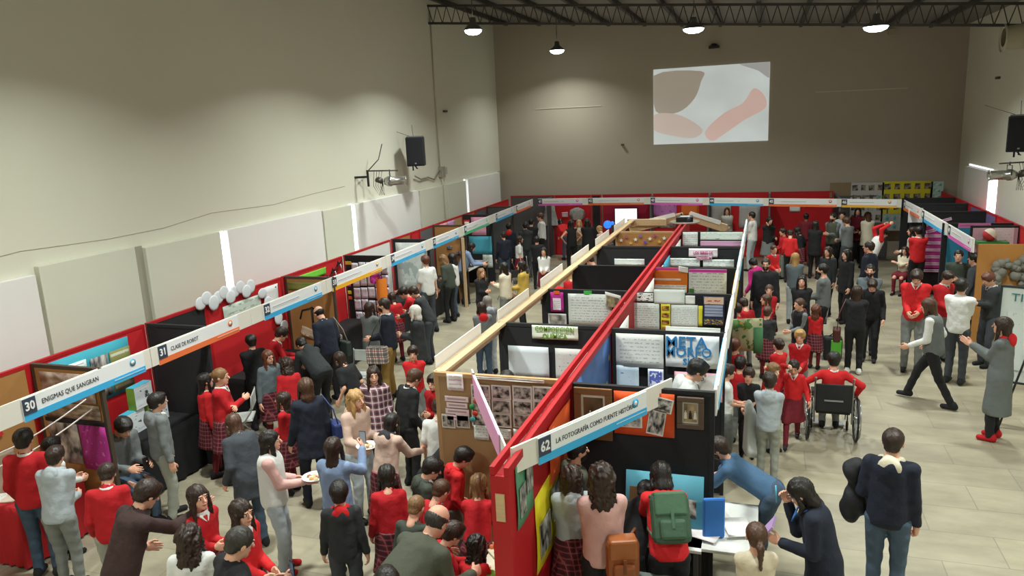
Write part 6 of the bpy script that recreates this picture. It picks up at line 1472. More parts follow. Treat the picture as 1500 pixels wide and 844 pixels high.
                if 'curl' in hair: t = t + .008*np.sin(P[...,0]*83+ph+3.1*np.sin(P[...,2]*31+ph))*np.sin(P[...,2]*71+2.7*np.sin(P[...,0]*37+P[...,1]*23)) + .005*np.sin(P[...,0]*57+P[...,1]*61-P[...,2]*49+2.2*np.sin(P[...,1]*40))
                elif hair == 'wavy': t = t + .006*np.sin(P[...,2]*38+3*np.sin(P[...,0]*30+ph)+P[...,1]*20) + .004*np.sin(P[...,0]*110+4*np.sin(P[...,2]*14))
                t = t / hl
            return (t + strand) * 1.0
        lo = np.minimum(hc0 - .18*hl, hc0 + Rh@np.array((0,-.15,0))*hl - .1); hi = hc0 + .19*hl
        if hair in ('pony', 'bob', 'long', 'xlong', 'curly', 'curlylong', 'wavy'):
            ext = {'pony': .22, 'bob': .14, 'long': .34, 'xlong': .42, 'curly': .28, 'curlylong': .38, 'wavy': .40}[hair]
            lo = lo - [.03, .06, ext]
        vh = .010 if near else (.013 if mid else .018)
        V, Q = nets(hfn(grid(lo, hi, vh)), lo, vh); put('hair', mesh_from('hair', V*S, Q, [hairm(hc)]), root)
    if beard:
        def bf(P):
            q = (P - hc0) @ Rh / hl
            t = ell(q, (0,.026,-.052), (.060,.068,.066)); t = np.maximum(t, q[...,2]+.030); t = np.maximum(t, -(q[...,1]-.0)); t = np.maximum(t, -ell(q, (0,.095,-.052), (.020,.03,.009))); return t
        lo = hc0 - .15; V, Q = nets(bf(grid(lo, hc0+.12, .009)), lo, .009); put('beard', mesh_from('beard', V*S, Q, [hairm(hc if hc != 'wh' else 'gy')]), root)
    if glasses:
        mb = MB(); 
        for s in (-1, 1):
            mb.tube([Vector(HB((s*.031+.022*math.cos(a_), .103, .010+.017*math.sin(a_))))*S for a_ in [2*PI*j/10 for j in range(11)]], .0022*S, 5, cap=False)
            mb.tube([Vector(HB((s*.053,.100,.014)))*S, Vector(HB((s*.080,.0,.012)))*S], .0022*S, 5)
        mb.tube([Vector(HB((-.009,.103,.012)))*S, Vector(HB((.009,.103,.012)))*S], .0022*S, 5); mb.build('glasses', mat('1c1414', 0.3, 0.05), root)
    info = dict(root=root, S=S, wrL=wrL*S, wrR=wrR*S, neck=neckb*S, shL=shL*S, shR=shR*S, chest=chest*S, waist=waist*S, hip=hip*S, HB=lambda p: Vector(HB(p))*S, Rl=Rl, back=lambda p: Vector(TB(p))*S, elL=elL*S, elR=elR*S, ank=[a*S for a in ank])
    def world(p): return Matrix.Translation(root.location) @ Matrix.Rotation(rz, 4, 'Z') @ Vector(p)
    info['world'] = world; info['rz'] = rz
    _c = world(chest*S); _h = world(hip*S); info['centre'] = _c
    return info
# ---- held and worn things
def to_world(inf, p): return inf['world'](Vector(p))
def plate_of_food(label, inf, hand='wrR', up=.03):
    p = to_world(inf, Vector(inf[hand])) + Vector((0, 0, up)); f = Matrix.Rotation(inf['rz'], 3, 'Z') @ Vector((0, .10, 0)); p += f
    t = thing('paper_plate', label, 'plate', p, inf['rz'])
    mb = MB(); mb.lathe([(0.001, 0.0), (0.085, 0.0), (0.125, 0.018), (0.125, 0.022), (0.084, 0.005), (0.001, 0.005)], n=28); mb.build('plate', mat('e8e6e2', 0.5, 0.02), t)
    random.seed(4)
    for k in range(9):
        mb = MB(); r = .02 + .008*random.random(); a = k*2.4; d = .022*math.sqrt(k)
        mb.lathe([(0.001, r*.9), (r*.8, r*.6), (r, 0)], c=(d*math.cos(a), d*math.sin(a), .008), n=9); mb.build('snack', mat(['d8c49a', 'c79858', 'e4ddc8', '9a6a40'][k % 4], 0.7, 0.15), t)
    return t
def phone(label, inf, hand='wrR', off=(-.02, .06, .07), col='d8dde0'):
    p = to_world(inf, Vector(inf[hand]) + Vector(off)); t = thing('mobile_phone', label, 'phone', p, inf['rz'])
    MB().box((-.036, -.005, -.07), (.036, .005, .07)).build('casing', mat('16181c', 0.3, 0.05), t, bevel=.003)
    MB().box((-.032, -.0062, -.064), (.032, -.0052, .064)).build('screen', mat(col, 0.2, 0.05), t); return t
def shoulder_bag(label, inf, side, m, size=(.26, .11, .2), drop=.5, cat='bag', name='shoulder_bag', strapm=None, back=-.05):
    s = 1 if side == 'R' else -1; w = to_world(inf, inf['sh' + side] + np.array((s*.03, 0, .05))); 
    t = thing(name, label, cat, w, inf['rz'])
    z = -drop; a, b, c = size
    mb = MB(); mb.box((s*.12-b/2, back-a/2, z-c), (s*.12+b/2, back+a/2, z)); mb.build('pouch', m, t, bevel=.03)
    MB().box((s*(.12+b/2)-.006, back-a/2+.02, z-c*.55), (s*(.12+b/2)+.006, back+a/2-.02, z-.004)).build('flap', m, t, bevel=.005)
    mb = MB()
    for dy in (-a*.4, a*.4): mb.tube([(s*.12, back+dy, z), (s*.10, back+dy*.4, z*.5), (0, back*.3, .02)], .008, 6)
    mb.build('strap', strapm or m, t); return t
def backpack(label, inf, m, m2, w=.28, h=.38, d=.14, trim=None, dz=0, name='backpack', offx=0):
    R = Matrix(inf['Rl'].tolist()); rz = Matrix.Rotation(inf['rz'], 3, 'Z')
    o = to_world(inf, inf['back']((offx, -.17, 1.20+dz)))
    t = bpy.data.objects.new(name, None); C.objects.link(t); t.matrix_world = Matrix.Translation(o) @ (rz @ R).to_4x4(); tag(t, label, 'backpack')
    MB().box((-w/2, -d, -h/2), (w/2, 0, h/2)).build('bag_body', m, t, bevel=.05)
    MB().box((-w*.42, -d-.012, h*.05), (w*.42, .0, h/2+.015)).build('flap', m2, t, bevel=.02)
    MB().box((-w*.34, -d-.05, -h*.42), (w*.34, -d+.01, -h*.02)).build('pocket', m, t, bevel=.025)
    MB().box((-.012, -d-.055, -h*.2), (.012, -d-.045, h*.15)).build('buckle_strap', trim or m2, t)
    for s in (-1, 1):
        mb = MB(); mb.tube([(s*w*.25, 0, h*.42), (s*.13, .08, h*.48), (s*.15, .2, h*.25), (s*.16, .15, -h*.2), (s*w*.4, 0, -h*.42)], .014, 6); mb.build('strap', trim or m2, t)
    return t
p_ = person
# ================= front left
p_(32,628,1.66,-25,'pocket','mop','k','sweater','R','trousers','J','teenage boy in red sweater and dark jeans at the far left edge, seen from behind',collar='W')
p_(74,640,1.5,-60,'front','mop','k','sweater','W','trousers','GT','dark haired boy in white shirt between the red sweater boy and the red table',kid=True)
p_(80,653,1.55,-35,'front','mop','db','hoodie','LG','trousers','GT','boy in light grey hoodie and grey trousers leaning beside the left red sweater boy',lean=10,hood='LG')
p_(157,678,1.52,-15,'look','mop','db','sweater','R','trousers','LT','boy in red sweater and pale trousers left of the man in brown',collar='W')
p_(225,703,1.76,-65,'point','mop','db','jacket','B','trousers','DT','man in dark brown jacket bending and reaching his hand to the right',lean=24,neck=20,hood=False,hands=((-.2,.3,.95),(.12,.66,1.22)))
i1 = p_(184,615,1.68,-150,'sit','mop','k','sweater','G','trousers','BJ','seated man in grey sweatshirt bent over his phone by the red table'); phone('dark phone in the hands of the seated man in grey', i1, 'wrL', (.08,.08,.03), '20242c')
chair('grey folding chair under the seated man in grey sweatshirt', i1['root'].location.x, i1['root'].location.y, i1['rz'], '8a8c8a')
p_(229,575,1.62,-75,'relaxed','mop','k','hoodie','G','trousers','LT','boy in grey zip hoodie over a white shirt, facing right beside the seated man',collar='W',hood='G')
p_(287,711,1.5,-150,'together','long','db','sweater','R','kilt','plaid','girl in red sweater with crest and dark hair looking up, hands together',collar='W',fem=True,neck=-6,kid=True)
p_(352,733,1.52,-140,'front','long','db','jacket','RR','kilt','plaid','smiling girl in red cardigan and white shirt in front of the plate holder',collar='W',fem=True,hood=False,kid=True)
p_(275,768,1.55,-20,'stand','curlylong','db','t_shirt' if 0 else 'tshirt','W','trousers','GT','girl in white T-shirt with long tousled brown hair at the bottom edge, from behind',sleeves='short',fem=True)
i1 = p_(358,771,1.74,-70,'phonelow','short','dg','jacket','K','trousers','DT','greying man in dark jacket holding a phone at the bottom edge',hood=False); phone('white phone held by the greying man at the bottom edge', i1, 'wrR', (.0,.08,.08), '3a78b8')
p_(337,607,1.60,20,'look','long','br','coat','DT','trousers','BJ','woman in slate blue coat with clipped up brown hair, seen from behind',fem=True,lean=16,hood=False)
p_(300,546,1.45,-80,'relaxed','long','k','sweater','RR','kilt','plaid','dark haired girl in bright red sweater and kilt before the black cloth',fem=True,kid=True,collar='W')
p_(322,539,1.5,-110,'cross','bun','lb','sweater','R','kilt','plaid','blonde girl with tied hair and folded arms before the black cloth',fem=True,kid=True,collar='W',at=None)
i1 = p_(395,630,1.60,-100,'plate','long','k','jacket','P','trousers','LG','young woman in pink jacket and grey sweatpants carrying a full plate',fem=True,shoe='R',hands=((-.14,.2,1.05),(.10,.33,1.10)),collar='W',yaw=0,neck=0,vest='W',hood=False); plate_of_food('white plate piled with snacks held by the girl in the pink jacket', i1)
i1 = p_(446,553,1.67,15,'relaxed','bob','br','coat','N','trousers','N','woman in long navy coat with brown hair and a blue bag, from behind',fem=True,hood=False); shoulder_bag('royal blue bag on the right shoulder of the woman in the navy coat', i1, 'R', mat('26356c', .6, .1, 4, .3), drop=.34)
p_(412,574,1.35,60,'front','long','db','sweater','R','kilt','plaid','small girl in red facing left behind the navy coat',fem=True,kid=True,collar='W')
i1 = p_(392,513,1.5,-150,'relaxed','long','rd','sweater','SB','kilt','plaid','girl with glasses and auburn hair in a grey green sweater and kilt',fem=True,glasses=True)
p_(366,490,1.55,20,'front','mop','k','jacket','K','trousers','K','black haired person in black seen from behind at the end of booth 31',hood=False)
p_(417,480,1.4,-80,'reach','mop','db','sweater','R','kilt','plaid','girl in red leaning towards the kraft robot arm partition',fem=True,kid=True,collar='W')
p_(418,524,1.38,5,'look','curly','db','sweater','R','kilt','plaid','curly haired girl in red seen from behind below the padded jacket',fem=True,kid=True,collar='W')
p_(437,496,1.58,30,'lean','mop','k','jacket','CH','trousers','K','person in dark padded jacket bent over with hood down',hood='CH',fat=1.15,hz=1.3)
i1 = p_(463,449,1.74,35,'look','bald','k','sweater','N','trousers','K','balding man in navy sweater with a bag strap across his back',fat=1.1,collar='T'); shoulder_bag('dark green satchel hanging at the right side of the balding man', i1, 'R', mat('2c3834', .6, .1), (.34,.1,.26), .42, strapm=mat('9a8c78', .7, .05))
p_(492,517,1.5,40,'look','xlong','db','tshirt','K','trousers','K','long haired girl in black polo with a white edged sleeve',fem=True,sleeves='short',lean=20)
i1 = p_(521,571,1.63,-145,'plate','wavy','bl','hoodie','PB','trousers','LG','smiling blonde girl in pale pink sweatshirt and grey sweatpants with a plate',fem=True,neck=2,yaw=10); plate_of_food('white plate of cake slices held out by the blonde girl', i1)
p_(546,537,1.58,165,'pocket','long','db','coat','shirtplaid','trousers','K','woman in red and white checked coat with a black scarf',fem=True,hood='K',yaw=20)
i1 = p_(487,640,1.58,-30,'phone','long','db','jacket','DN','trousers','J','girl in pale denim jacket photographing with a raised phone',fem=True,hood=False,neck=-2); phone('phone raised by the girl in the denim jacket showing a bright picture', i1, 'wrR', (0,.03,.10), 'c8d4e0')
p_(577,605,1.52,-35,'reach','long','k','hoodie','PB','kilt','plaid','girl in beige pink hoodie and red kilt leaning right, seen from behind',fem=True,hood='CH',lean=16)
p_(565,680,1.42,0,'look','xlong','k','sweater','R','kilt','plaid','girl with very long black hair and red sweater, from behind',fem=True,kid=True)
p_(495,705,1.42,-5,'relaxed','mop','k','jacket','CH','trousers','DT','child in charcoal coat with a red lined hood, seen from behind',kid=True,hood='RR')
i1 = p_(561,436,1.80,70,'front','short','db','sweater','N','trousers','KH','bearded man in navy sweater and khaki trousers holding a checked bag',beard=True,collar='W')
shoulder_bag('black and white checked handbag held by the khaki trousered man', i1, 'L', plaid('d8d4cc', '1a1a1e', '8a1a20', 9, 'checked_bag_cloth'), (.36,.14,.3), .46, back=.1, strapm=mat('2a2a2a', .6, .05))
p_(606,447,1.62,80,'together','bob','wh','coat','CH','trousers','DT','elderly white haired woman in black coat with a light blue scarf',fem=True,hood=False)
p_(604,507,1.38,175,'together','mop','db','sweater','RR','trousers','GT','small boy in bright red facing the viewer below the elderly woman',kid=True)
p_(612,541,1.60,-60,'look','mop','br','jacket','K','trousers','K','brown haired man in black blazer facing right, below the small red boy',hood=False,collar='W')
p_(634,548,1.45,150,'together','mop','db','sweater','R','kilt','plaid','child in red facing the man in the black blazer',kid=True,fem=True)
p_(645,583,1.5,-15,'look','mop','db','polo','W','trousers','GT','boy in white polo half hidden by the kraft photo board',sleeves='short',kid=True)
p_(689,620,1.62,-70,'reach','curly','k','jacket','K','trousers','K','person with bushy black hair in black leaning before the photo board',lean=34,hood=False)
p_(640,671,1.5,-75,'look','mop','k','jacket','OD','trousers','DT','boy in dark green coat with flushed cheeks facing right',kid=True,hood='OD',collar='W')
p_(686,656,1.42,-80,'look','mop','k','hoodie','RR','trousers','GT','boy in bright red hoodie looking down to the right by the red wall',kid=True,hood='RR')
p_(722,634,1.42,175,'look','shaved','br','sweater','R','trousers','GT','close cropped child in dark red sweater facing the viewer under the pink sign',kid=True,neck=30,v=.017)
p_(702,693,1.40,-10,'reach','long','lb','sweater','R','kilt','plaid','girl with straight light brown hair reaching over the food table',fem=True,kid=True,lean=26,neck=14)
p_(652,702,1.42,-50,'look','short','br','sweater','R','trousers','GT','boy with short brown hair in red left of the light haired girl',kid=True,collar='W')
p_(613,725,1.32,-30,'look','crop','lb','sweater','OD','trousers','DT','small boy with cropped fair hair above the bald man',kid=True)
p_(650,738,1.76,-45,'lean','bald','dg','jacket','O','trousers','DT','balding man in olive jacket bending over the food table at the bottom',lean=48,fat=1.2,hood=False,hz=1.40,neck=12)
p_(700,783,1.32,-20,'reach','curly','k','sweater','RR','kilt','plaid','black curly haired child in red at the bottom beside the green cups',fem=True,kid=True)
p_(565,832,1.45,0,'stand','mop','k','sweater','K','trousers','K','dark haired child just peeking in at the bottom edge',kid=True)
p_(672,765,1.3,-70,'reach','mop','db','sweater','R','trousers','GT','child in red reaching to the food in front of the bald man',kid=True)
# ================= left middle
p_(589,396,1.66,75,'lean','mop','k','tshirt','W','trousers','GT','man in white T-shirt bent far over the booth table',sleeves='short',hz=1.36,lean=36)
p_(601,421,1.62,70,'reach','mop','db','jacket','CH','trousers','DT','student in charcoal blazer leaning left behind the elderly woman',hood=False)
p_(586,422,1.5,80,'reach','mop','k','sweater','R','trousers','GT','boy in red leaning over the table beside the white shirted man',kid=True)
p_(572,429,1.38,20,'look','long','db','sweater','R','kilt','plaid','girl in red and kilt right of the bearded man',fem=True,kid=True)
p_(541,442,1.6,-40,'front','xlong','db','coat','DRS','trousers','K','long haired woman in grey green coat behind the bearded man',fem=True,hood=False)
p_(622,374,1.78,35,'relaxed','mop','rd','tshirt','W','trousers','DT','tall man in white T-shirt and grey trousers standing at the map booth',sleeves='short')
p_(645,374,1.62,50,'look','wavy','lb','jacket','OD','trousers','K','woman with long fair hair and olive jacket at the kraft booth',fem=True,hood=False)
p_(661,371,1.60,75,'front','curly','k','sweater','W','trousers','BJ','dark haired woman in white blouse and blue jeans at the kraft booth',fem=True)
p_(694,356,1.62,-80,'reach','long','k','jacket','DN','trousers','BJ','woman in pale denim shirt before the turquoise poster',fem=True,hood=False)
p_(705,393,1.5,-150,'together','wavy','lb','sweater','K','trousers','K','smiling woman in black with fair hair talking to the white blouse',fem=True)
p_(737,384,1.62,55,'together','long','k','jacket','CR','trousers','GT','woman in cream blouse and grey trousers talking left',fem=True,hood=False)
p_(744,397,1.36,-140,'front','long','db','polo','W','kilt','M','girl in white polo and dark red skirt beside the cream blouse',fem=True,kid=True,sleeves='short')
p_(763,382,1.6,80,'front','long','k','coat','Y','trousers','K','woman in mustard coat with a navy scarf and black tights',fem=True,hood='N')
p_(705,442,1.5,10,'front','bob','db','sweater','G','trousers','J','girl in grey with a red scarf seen from behind beyond the pine beam',fem=True,hood='RR')
p_(713,433,1.5,20,'front','bob','gy','jacket','G','trousers','LG','person with grey hood beside the girl in the red scarf',fem=True,hood='LG')
p_(737,339,1.6,10,'relaxed','short','db','jacket','N','trousers','J','man in navy tracksuit top with brown hair at the dark partition',hood=False)
p_(745,327,1.62,-5,'relaxed','mop','k','sweater','N','trousers','K','boy with a red and white hood near the dark partition',hood='RR')
p_(769,325,1.74,10,'front','short','k','hoodie','CH','trousers','DT','man in dark grey hoodie from behind near the left back corner',hood='CH')
p_(778,320,1.7,-10,'front','short','k','jacket','K','trousers','K','dark dressed man beside the man in the grey hoodie')
p_(791,312,1.76,90,'front','mop','br','sweater','W','trousers','K','tall brown haired man in white shirt in the left back corner')
p_(761,345,1.45,-80,'relaxed','long','db','polo','W','kilt','M','girl in white polo and dark red skirt near the left back corner',fem=True,sleeves='short',kid=True)
p_(796,362,1.45,175,'front','long','k','sweater','W','kilt','M','girl in white blouse and red skirt with long black hair, facing the viewer',fem=True,kid=True)
p_(786,346,1.5,0,'front','mop','k','jacket','K','trousers','K','person in black crouched behind the girl in the white blouse',hood=False)
i1 = p_(819,322,1.55,30,'look','bob','k','sweater','RR','trousers','BJ','woman in bright orange red top and blue jeans leaning in the garment booth',fem=True,lean=34,fat=1.15)
p_(836,322,1.65,20,'hip','long','k','tshirt','K','trousers','K','woman in black sleeveless top with hands at her waist',fem=True,sleeves='none')
p_(848,322,1.62,175,'together','wavy','bl','sweater','T','trousers','GT','blonde woman in pale top facing the viewer between two women in black',fem=True)
p_(860,320,1.66,0,'front','xlong','k','coat','K','trousers','K','woman with very long black hair in a black coat at the crimson booth',fem=True,hood=False)
p_(876,331,1.55,40,'look','bun','bl','sweater','PB','kilt','M','blonde girl with a bun near the blue ball lamp',fem=True,kid=True)
p_(834,396,1.4,10,'look','long','bl','sweater','R','kilt','plaid','girl with long fair hair behind the plain black divider',fem=True,kid=True)
p_(861,375,1.45,60,'look','mop','db','sweater','RR','trousers','GT','child in red with white collar half hidden by the pine beam',kid=True,collar='W')
p_(893,356,1.4,30,'look','mop','db','sweater','RR','trousers','GT','child in red behind the star dotted divider',kid=True)
p_(820,404,1.35,-30,'look','mop','db','sweater','RR','kilt','plaid','small child in red under the pine beam beside the fair haired girl',kid=True)
# ================= right far
p_(1065,304,1.64,178,'front','long','br','jacket','T','trousers','GT','smiling woman with long brown hair standing in the grey chart booth',fem=True,hood=False,vest='W')
p_(1101,310,1.76,70,'front','short','k','polo','W','trousers','LG','man in white polo and light grey trousers right of the chart booth',sleeves='short')
p_(1128,318,1.62,-150,'face','long','k','coat','K','skirt','G','dark haired woman in black with her hand at her face',fem=True,hood=False)
p_(1147,334,1.4,120,'front','mop','db','sweater','R','trousers','GT','child in red facing left in front of the plain red booth',kid=True)
p_(1158,337,1.42,0,'look','mop','db','sweater','RR','trousers','K','child in bright red seen from behind in front of the plain red booth',kid=True)
p_(1166,333,1.4,40,'look','bob','k','sweater','K','kilt','plaid','dark haired girl in black before the plain red booth',fem=True,kid=True)
p_(1181,312,1.60,5,'relaxed','short','k','sweater','M','trousers','M','person in dark red clothes from behind at the plain red wall',sk='d')
p_(1195,323,1.62,-10,'front','long','k','coat','K','trousers','K','woman in black coat next to the bearded man with the grey vest',fem=True,hood=False)
i1 = p_(1220,312,1.74,150,'together','short','k','sweater','G','trousers','K','bearded man in a grey vest with hands joined near the back wall',beard=True,vest='O')
p_(1238,318,1.70,50,'front','mop','br','sweater','DRS','trousers','DT','brown haired man in grey sweater facing the man in the vest',neck=15)
p_(1234,308,1.72,175,'front','mop','k','jacket','LG','trousers','K','black haired person with pale jacket behind the grey sweater',fem=True)
p_(1257,304,1.68,175,'front','long','k','coat','M','trousers','K','woman in dark flowered top facing the viewer under the yellow sign',fem=True,hood=False)
p_(1271,310,1.66,30,'front','long','br','coat','CR','trousers','K','woman in cream coat with long brown hair seen from behind',fem=True,hood=False)
p_(1134,359,1.38,-150,'front','short','br','sweater','RR','trousers','GT','boy in bright red with white collar above the blonde woman',kid=True,collar='W')
p_(1165,370,1.58,5,'front','xlong','bl','sweater','SB','trousers','LG','woman with very long blonde hair seen from behind',fem=True)
p_(1122,378,1.86,178,'relaxed','short','db','jacket','K','trousers','DT','big bearded man with glasses in black fleece facing the viewer',beard=True,glasses=True,fat=1.2,hood=False)
i1 = p_(1101,379,1.55,40,'look','mop','k','jacket','MG','trousers','K','person in bright magenta jacket beside the island',hood='MG')
p_(1127,417,1.30,178,'front','pony','br','sweater','R','kilt','plaid','girl in red before the big man, facing the viewer',fem=True,kid=True)
p_(1122,431,1.25,110,'front','long','br','sweater','R','kilt','plaid','girl in red with long brown hair facing left before the big man',fem=True,kid=True)
p_(1087,437,1.32,30,'look','mop','db','sweater','R','trousers','GT','brown haired boy in red beside the island fascia, from behind',kid=True,collar='W')
p_(1078,444,1.28,80,'front','mop','db','sweater','R','trousers','GT','child in red pressed against the island fascia',kid=True)
p_(1125,448,1.28,-20,'front','short','br','jacket','CH','kilt','plaid','child in charcoal coat and red kilt seen from behind',kid=True,hood=False)
p_(1175,403,1.58,175,'together','long','k','jacket','K','trousers','K','dark haired woman in black jacket with a patterned scarf, hands joined',fem=True,hood='T')
p_(1171,437,1.24,130,'front','short','br','sweater','G','trousers','K','small child in dark vest with a checked scarf',kid=True,vest='K',hood='plaid')
i1 = p_(1196,446,1.15,-15,'front','curly','rd','sweater','RR','kilt','plaid','little curly haired girl in red sweater and kilt',fem=True,kid=True)
p_(1205,386,1.72,80,'front','short','k','sweater','DRS','trousers','K','bearded man in grey sweater and black trousers facing left',beard=True)
p_(1213,361,1.58,150,'relaxed','long','db','jacket','CH','trousers','K','young woman with a yellow scarf and dark jacket',fem=True,hood='Y')
p_(1240,365,1.62,130,'relaxed','bob','k','coat','K','trousers','K','woman in black coat with a white bag strap',fem=True,hood=False)
p_(1273,353,1.82,70,'relaxed','short','db','sweater','N','trousers','K','big man in dark navy sweater facing left',fat=1.2)
p_(1275,387,1.72,175,'cross','short','k','sweater','SB','trousers','DT','bearded man with folded arms in grey green shirt facing the viewer',beard=True,collar='SB')
p_(1278,411,1.60,178,'look','mop','db','jacket','K','trousers','K','young man in black jacket looking down towards the viewer',hood='K')
i1 = p_(1256,418,1.58,0,'front','xlong','db','jacket','K','trousers','K','woman in black jacket over grey shirt seen from behind in the aisle',fem=True,hood=False,shoe='W'); shoulder_bag('dark brown handbag at the left of the woman in black', i1, 'L', mat('4a1f1a', .5, .1), (.26,.12,.24), .5)
p_(1299,338,1.66,-62,'stretch','mop','k','sweater','RR','kilt','M','bent over girl in white pulling a red sweater off her raised arms',fem=True,hz=1.52,vest='W',lean=24,hands=((-.10,.34,1.70),(.12,.38,1.73)))
p_(1326,361,1.5,160,'sitcross','wavy','db','sweater','CR','kilt','M','seated girl in white sweater with folded arms and curly hair',fem=True)
p_(1346,331,1.68,20,'front','mop','k','sweater','RR','trousers','K','man in red sweater with white collar seen from behind at the right booths',collar='W')
p_(1336,332,1.64,95,'front','long','db','sweater','W','trousers','K','woman in white shirt facing left beside the man in red',fem=True)
p_(1343,397,1.86,178,'front','mop','db','sweater','RR','trousers','GT','tall teenage boy in orange red sweater over a white shirt, looking down',collar='W',neck=26)
p_(1392,398,1.70,-135,'front','mop','db','sweater','R','trousers','GT','teenage boy in red cardigan laughing behind the white polo',collar='W',neck=18)
p_(1410,408,1.78,-15,'front','mop','k','polo','W','trousers','DT','teenage boy in white polo and grey trousers seen from behind',sleeves='short',collar='W')
p_(1445,400,1.72,130,'together','mop','rd','jacket','CH','trousers','DT','teenage boy in dark jacket looking down right of the white polo',hood=False,collar='W',neck=24)
p_(1405,366,1.76,175,'together','short','k','sweater','OD','trousers','K','short haired man in dark green shirt with joined hands facing the viewer',beard=False)
p_(1428,370,1.74,80,'relaxed','mop','k','jacket','DT','trousers','DT','dark haired man in slate jacket facing left at the right booths',hood=False)
i1 = p_(1357,437,1.74,75,'walk','long','br','sweater','W','trousers','K','woman in grey vest and white sleeves striding left across the aisle',fem=True,vest='DRS',neck=12,hands=((-.20,.26,.92),(.22,.10,.88)))
i1 = p_(1469,464,1.72,80,'clap','long','db','dress','DRS','trousers','K','woman with glasses in a long grey dress and red scarf, hands raised',fem=True,glasses=True,shoe='R',hood='RR')
# ================= right near
wc = p_(1222,515,1.58,5,'wheel','mop','k','sweater','RR','trousers','GT','boy in red sweater sitting in a wheelchair, seen from behind',kid=True,collar='W',neck=4)
p_(1172,483,1.30,175,'front','mop','bl','sweater','R','trousers','GT','blond boy in red sweater facing the viewer left of the wheelchair',kid=True,collar='W')
p_(1140,495,1.25,40,'front','bun','db','sweater','RR','kilt','plaid','girl in red with a pink hair bow',fem=True,kid=True,collar='W')
p_(1163,529,1.28,178,'walk','pony','k','sweater','RR','kilt','M','girl in red sweater and red socks stepping towards the viewer',fem=True,kid=True,sk='b',collar='W',neck=14)
p_(1128,545,1.42,-5,'front','mop','db','hoodie','LG','trousers','LT','boy in pale grey hoodie seen from behind at the end of the children',kid=True,hood='LG')
p_(1097,539,1.22,175,'front','mop','db','tshirt','K','trousers','K','boy in dark T-shirt facing the viewer',kid=True,sleeves='short')
p_(1066,533,1.34,-75,'front','mop','db','polo','W','trousers','GT','boy in white and navy jersey facing right beside the island',kid=True,sleeves='short',vest=None)
p_(1085,522,1.30,-10,'front','mop','k','sweater','R','trousers','GT','black haired child in red seen from behind among the children',kid=True)
p_(1134,532,1.24,-140,'raise','mop','lb','sweater','R','trousers','GT','fair child in red raising an arm among the children',kid=True,sk='c')
p_(1077,496,1.26,-20,'raise','mop','rd','sweater','R','trousers','GT','brown haired child raising a hand below the leaf pattern poster',kid=True)
p_(1030,528,1.84,-75,'look','mop','k','hoodie','W','trousers','GT','young man in white hoodie standing behind divider 62',hood='W')
i1 = p_(1310,627,1.78,-8,'carry','short','db','jacket','N','trousers','BJ','man in navy jacket with cream hood and jeans standing alone, from behind',hood='CR',hands=((-.20,.24,1.06),(.21,.06,.83)))
w0 = to_world(i1, Vector((-.33, .08, 1.30))); t = thing('folded_coat', 'bundle of black coats carried over the left arm of the man in navy', 'coat', w0, i1['rz'])
GG = grid((-.22,-.2,-.62), (.22,.2,.22), .018)
V, Q = nets(smin(ell(GG, (.02,0,-.02), (.10,.11,.12)), smin(cap(GG, (.02,.02,-.05), (.08,.02,-.38), .075, .085), ell(GG, (.0,.0,-.38), (.09,.11,.17)), .05), .05) + .008*np.sin(GG[...,2]*30+GG[...,0]*25), (-.22,-.2,-.62), .018)
put('bundle', mesh_from('bundle', V, Q, [mat('15161a', .7, .1, 6, .3)]), t)
i1 = p_(1160,703,1.66,85,'write','bob','k','coat','N','trousers','N','woman in navy cardigan and glasses writing in a lilac notebook',fem=True,glasses=True,hood=False,hands=((-.14,.32,1.12),(.10,.30,1.36)))
w0 = to_world(i1, Vector(i1['wrL']) + Vector((.08, .14, .02))); t = thing('notebook', 'open lilac notebook held by the woman in navy', 'notebook', w0, i1['rz']); MB().box((-.10, -.008, -.13), (.10, .008, .13)).build('cover', mat('b898cc', .6, .05), t); t.rotation_euler = (.6, 0, i1['rz'])
w0 = to_world(i1, Vector(i1['wrR']) + Vector((0, .09, .06))); t = thing('pen', 'turquoise pen in the raised hand of the woman in navy', 'pen', w0, i1['rz']); mb = MB(); mb.tube([(0,0,-.07),(0,.01,.08)], .006, 8); mb.build('barrel', mat('5ac0d8', .4, .05), t)
w0 = to_world(i1, Vector(i1['neck'])); t = thing('lanyard', 'blue and white lanyard around the neck of the woman in navy', 'lanyard', w0, i1['rz']); mb = MB(); mb.tube([(-.075,.03,.0),(-.05,.12,-.06),(0,.155,-.16),(.05,.12,-.06),(.075,.03,.0)], .008, 6); mb.build('ribbon', mat('3a78c4', .6, .1), t)
p_(1108,765,1.42,15,'front','pony','br','jacket','T','trousers','GT','girl with a ponytail in pale grey at the bottom edge',fem=True,kid=True,hood=False)
i1 = p_(1046,650,1.76,75,'leanlow','mop','db','tshirt','BL','trousers','J','bearded man in blue T-shirt leaning left over the table of booth 62',beard=True,sleeves='short',hz=1.40,lean=50,neck=-5)
i1 = p_(966,672,1.60,10,'lean','bob','k','sweater','RR','trousers','K','girl in red with a green backpack bending over the table of booth 62',fem=True,lean=30,hz=1.48); backpack('dark green canvas backpack on the girl in red', i1, mat('3c5a44', .7, .1, 5, .3), mat('47694f', .7, .1, 5, .2), .32, .40, .15)
i1 = p_(880,678,1.60,8,'front','curlylong','db','sweater','P','trousers','K','curly haired woman in pink sweater with a brown leather backpack',fem=True); backpack('tan leather backpack hanging from the right shoulder of the woman in pink', i1, mat('8a4a22', .4, .15, 5, .1), mat('9a5628', .4, .1), .27, .36, .13, mat('6a3818', .5, .1), -.20, 'leather_backpack', .12)
p_(836,682,1.50,5,'front','curlylong','db','hoodie','LG','kilt','plaid','curly haired girl in pale grey hoodie and red tartan kilt from behind',fem=True,hood='LG')
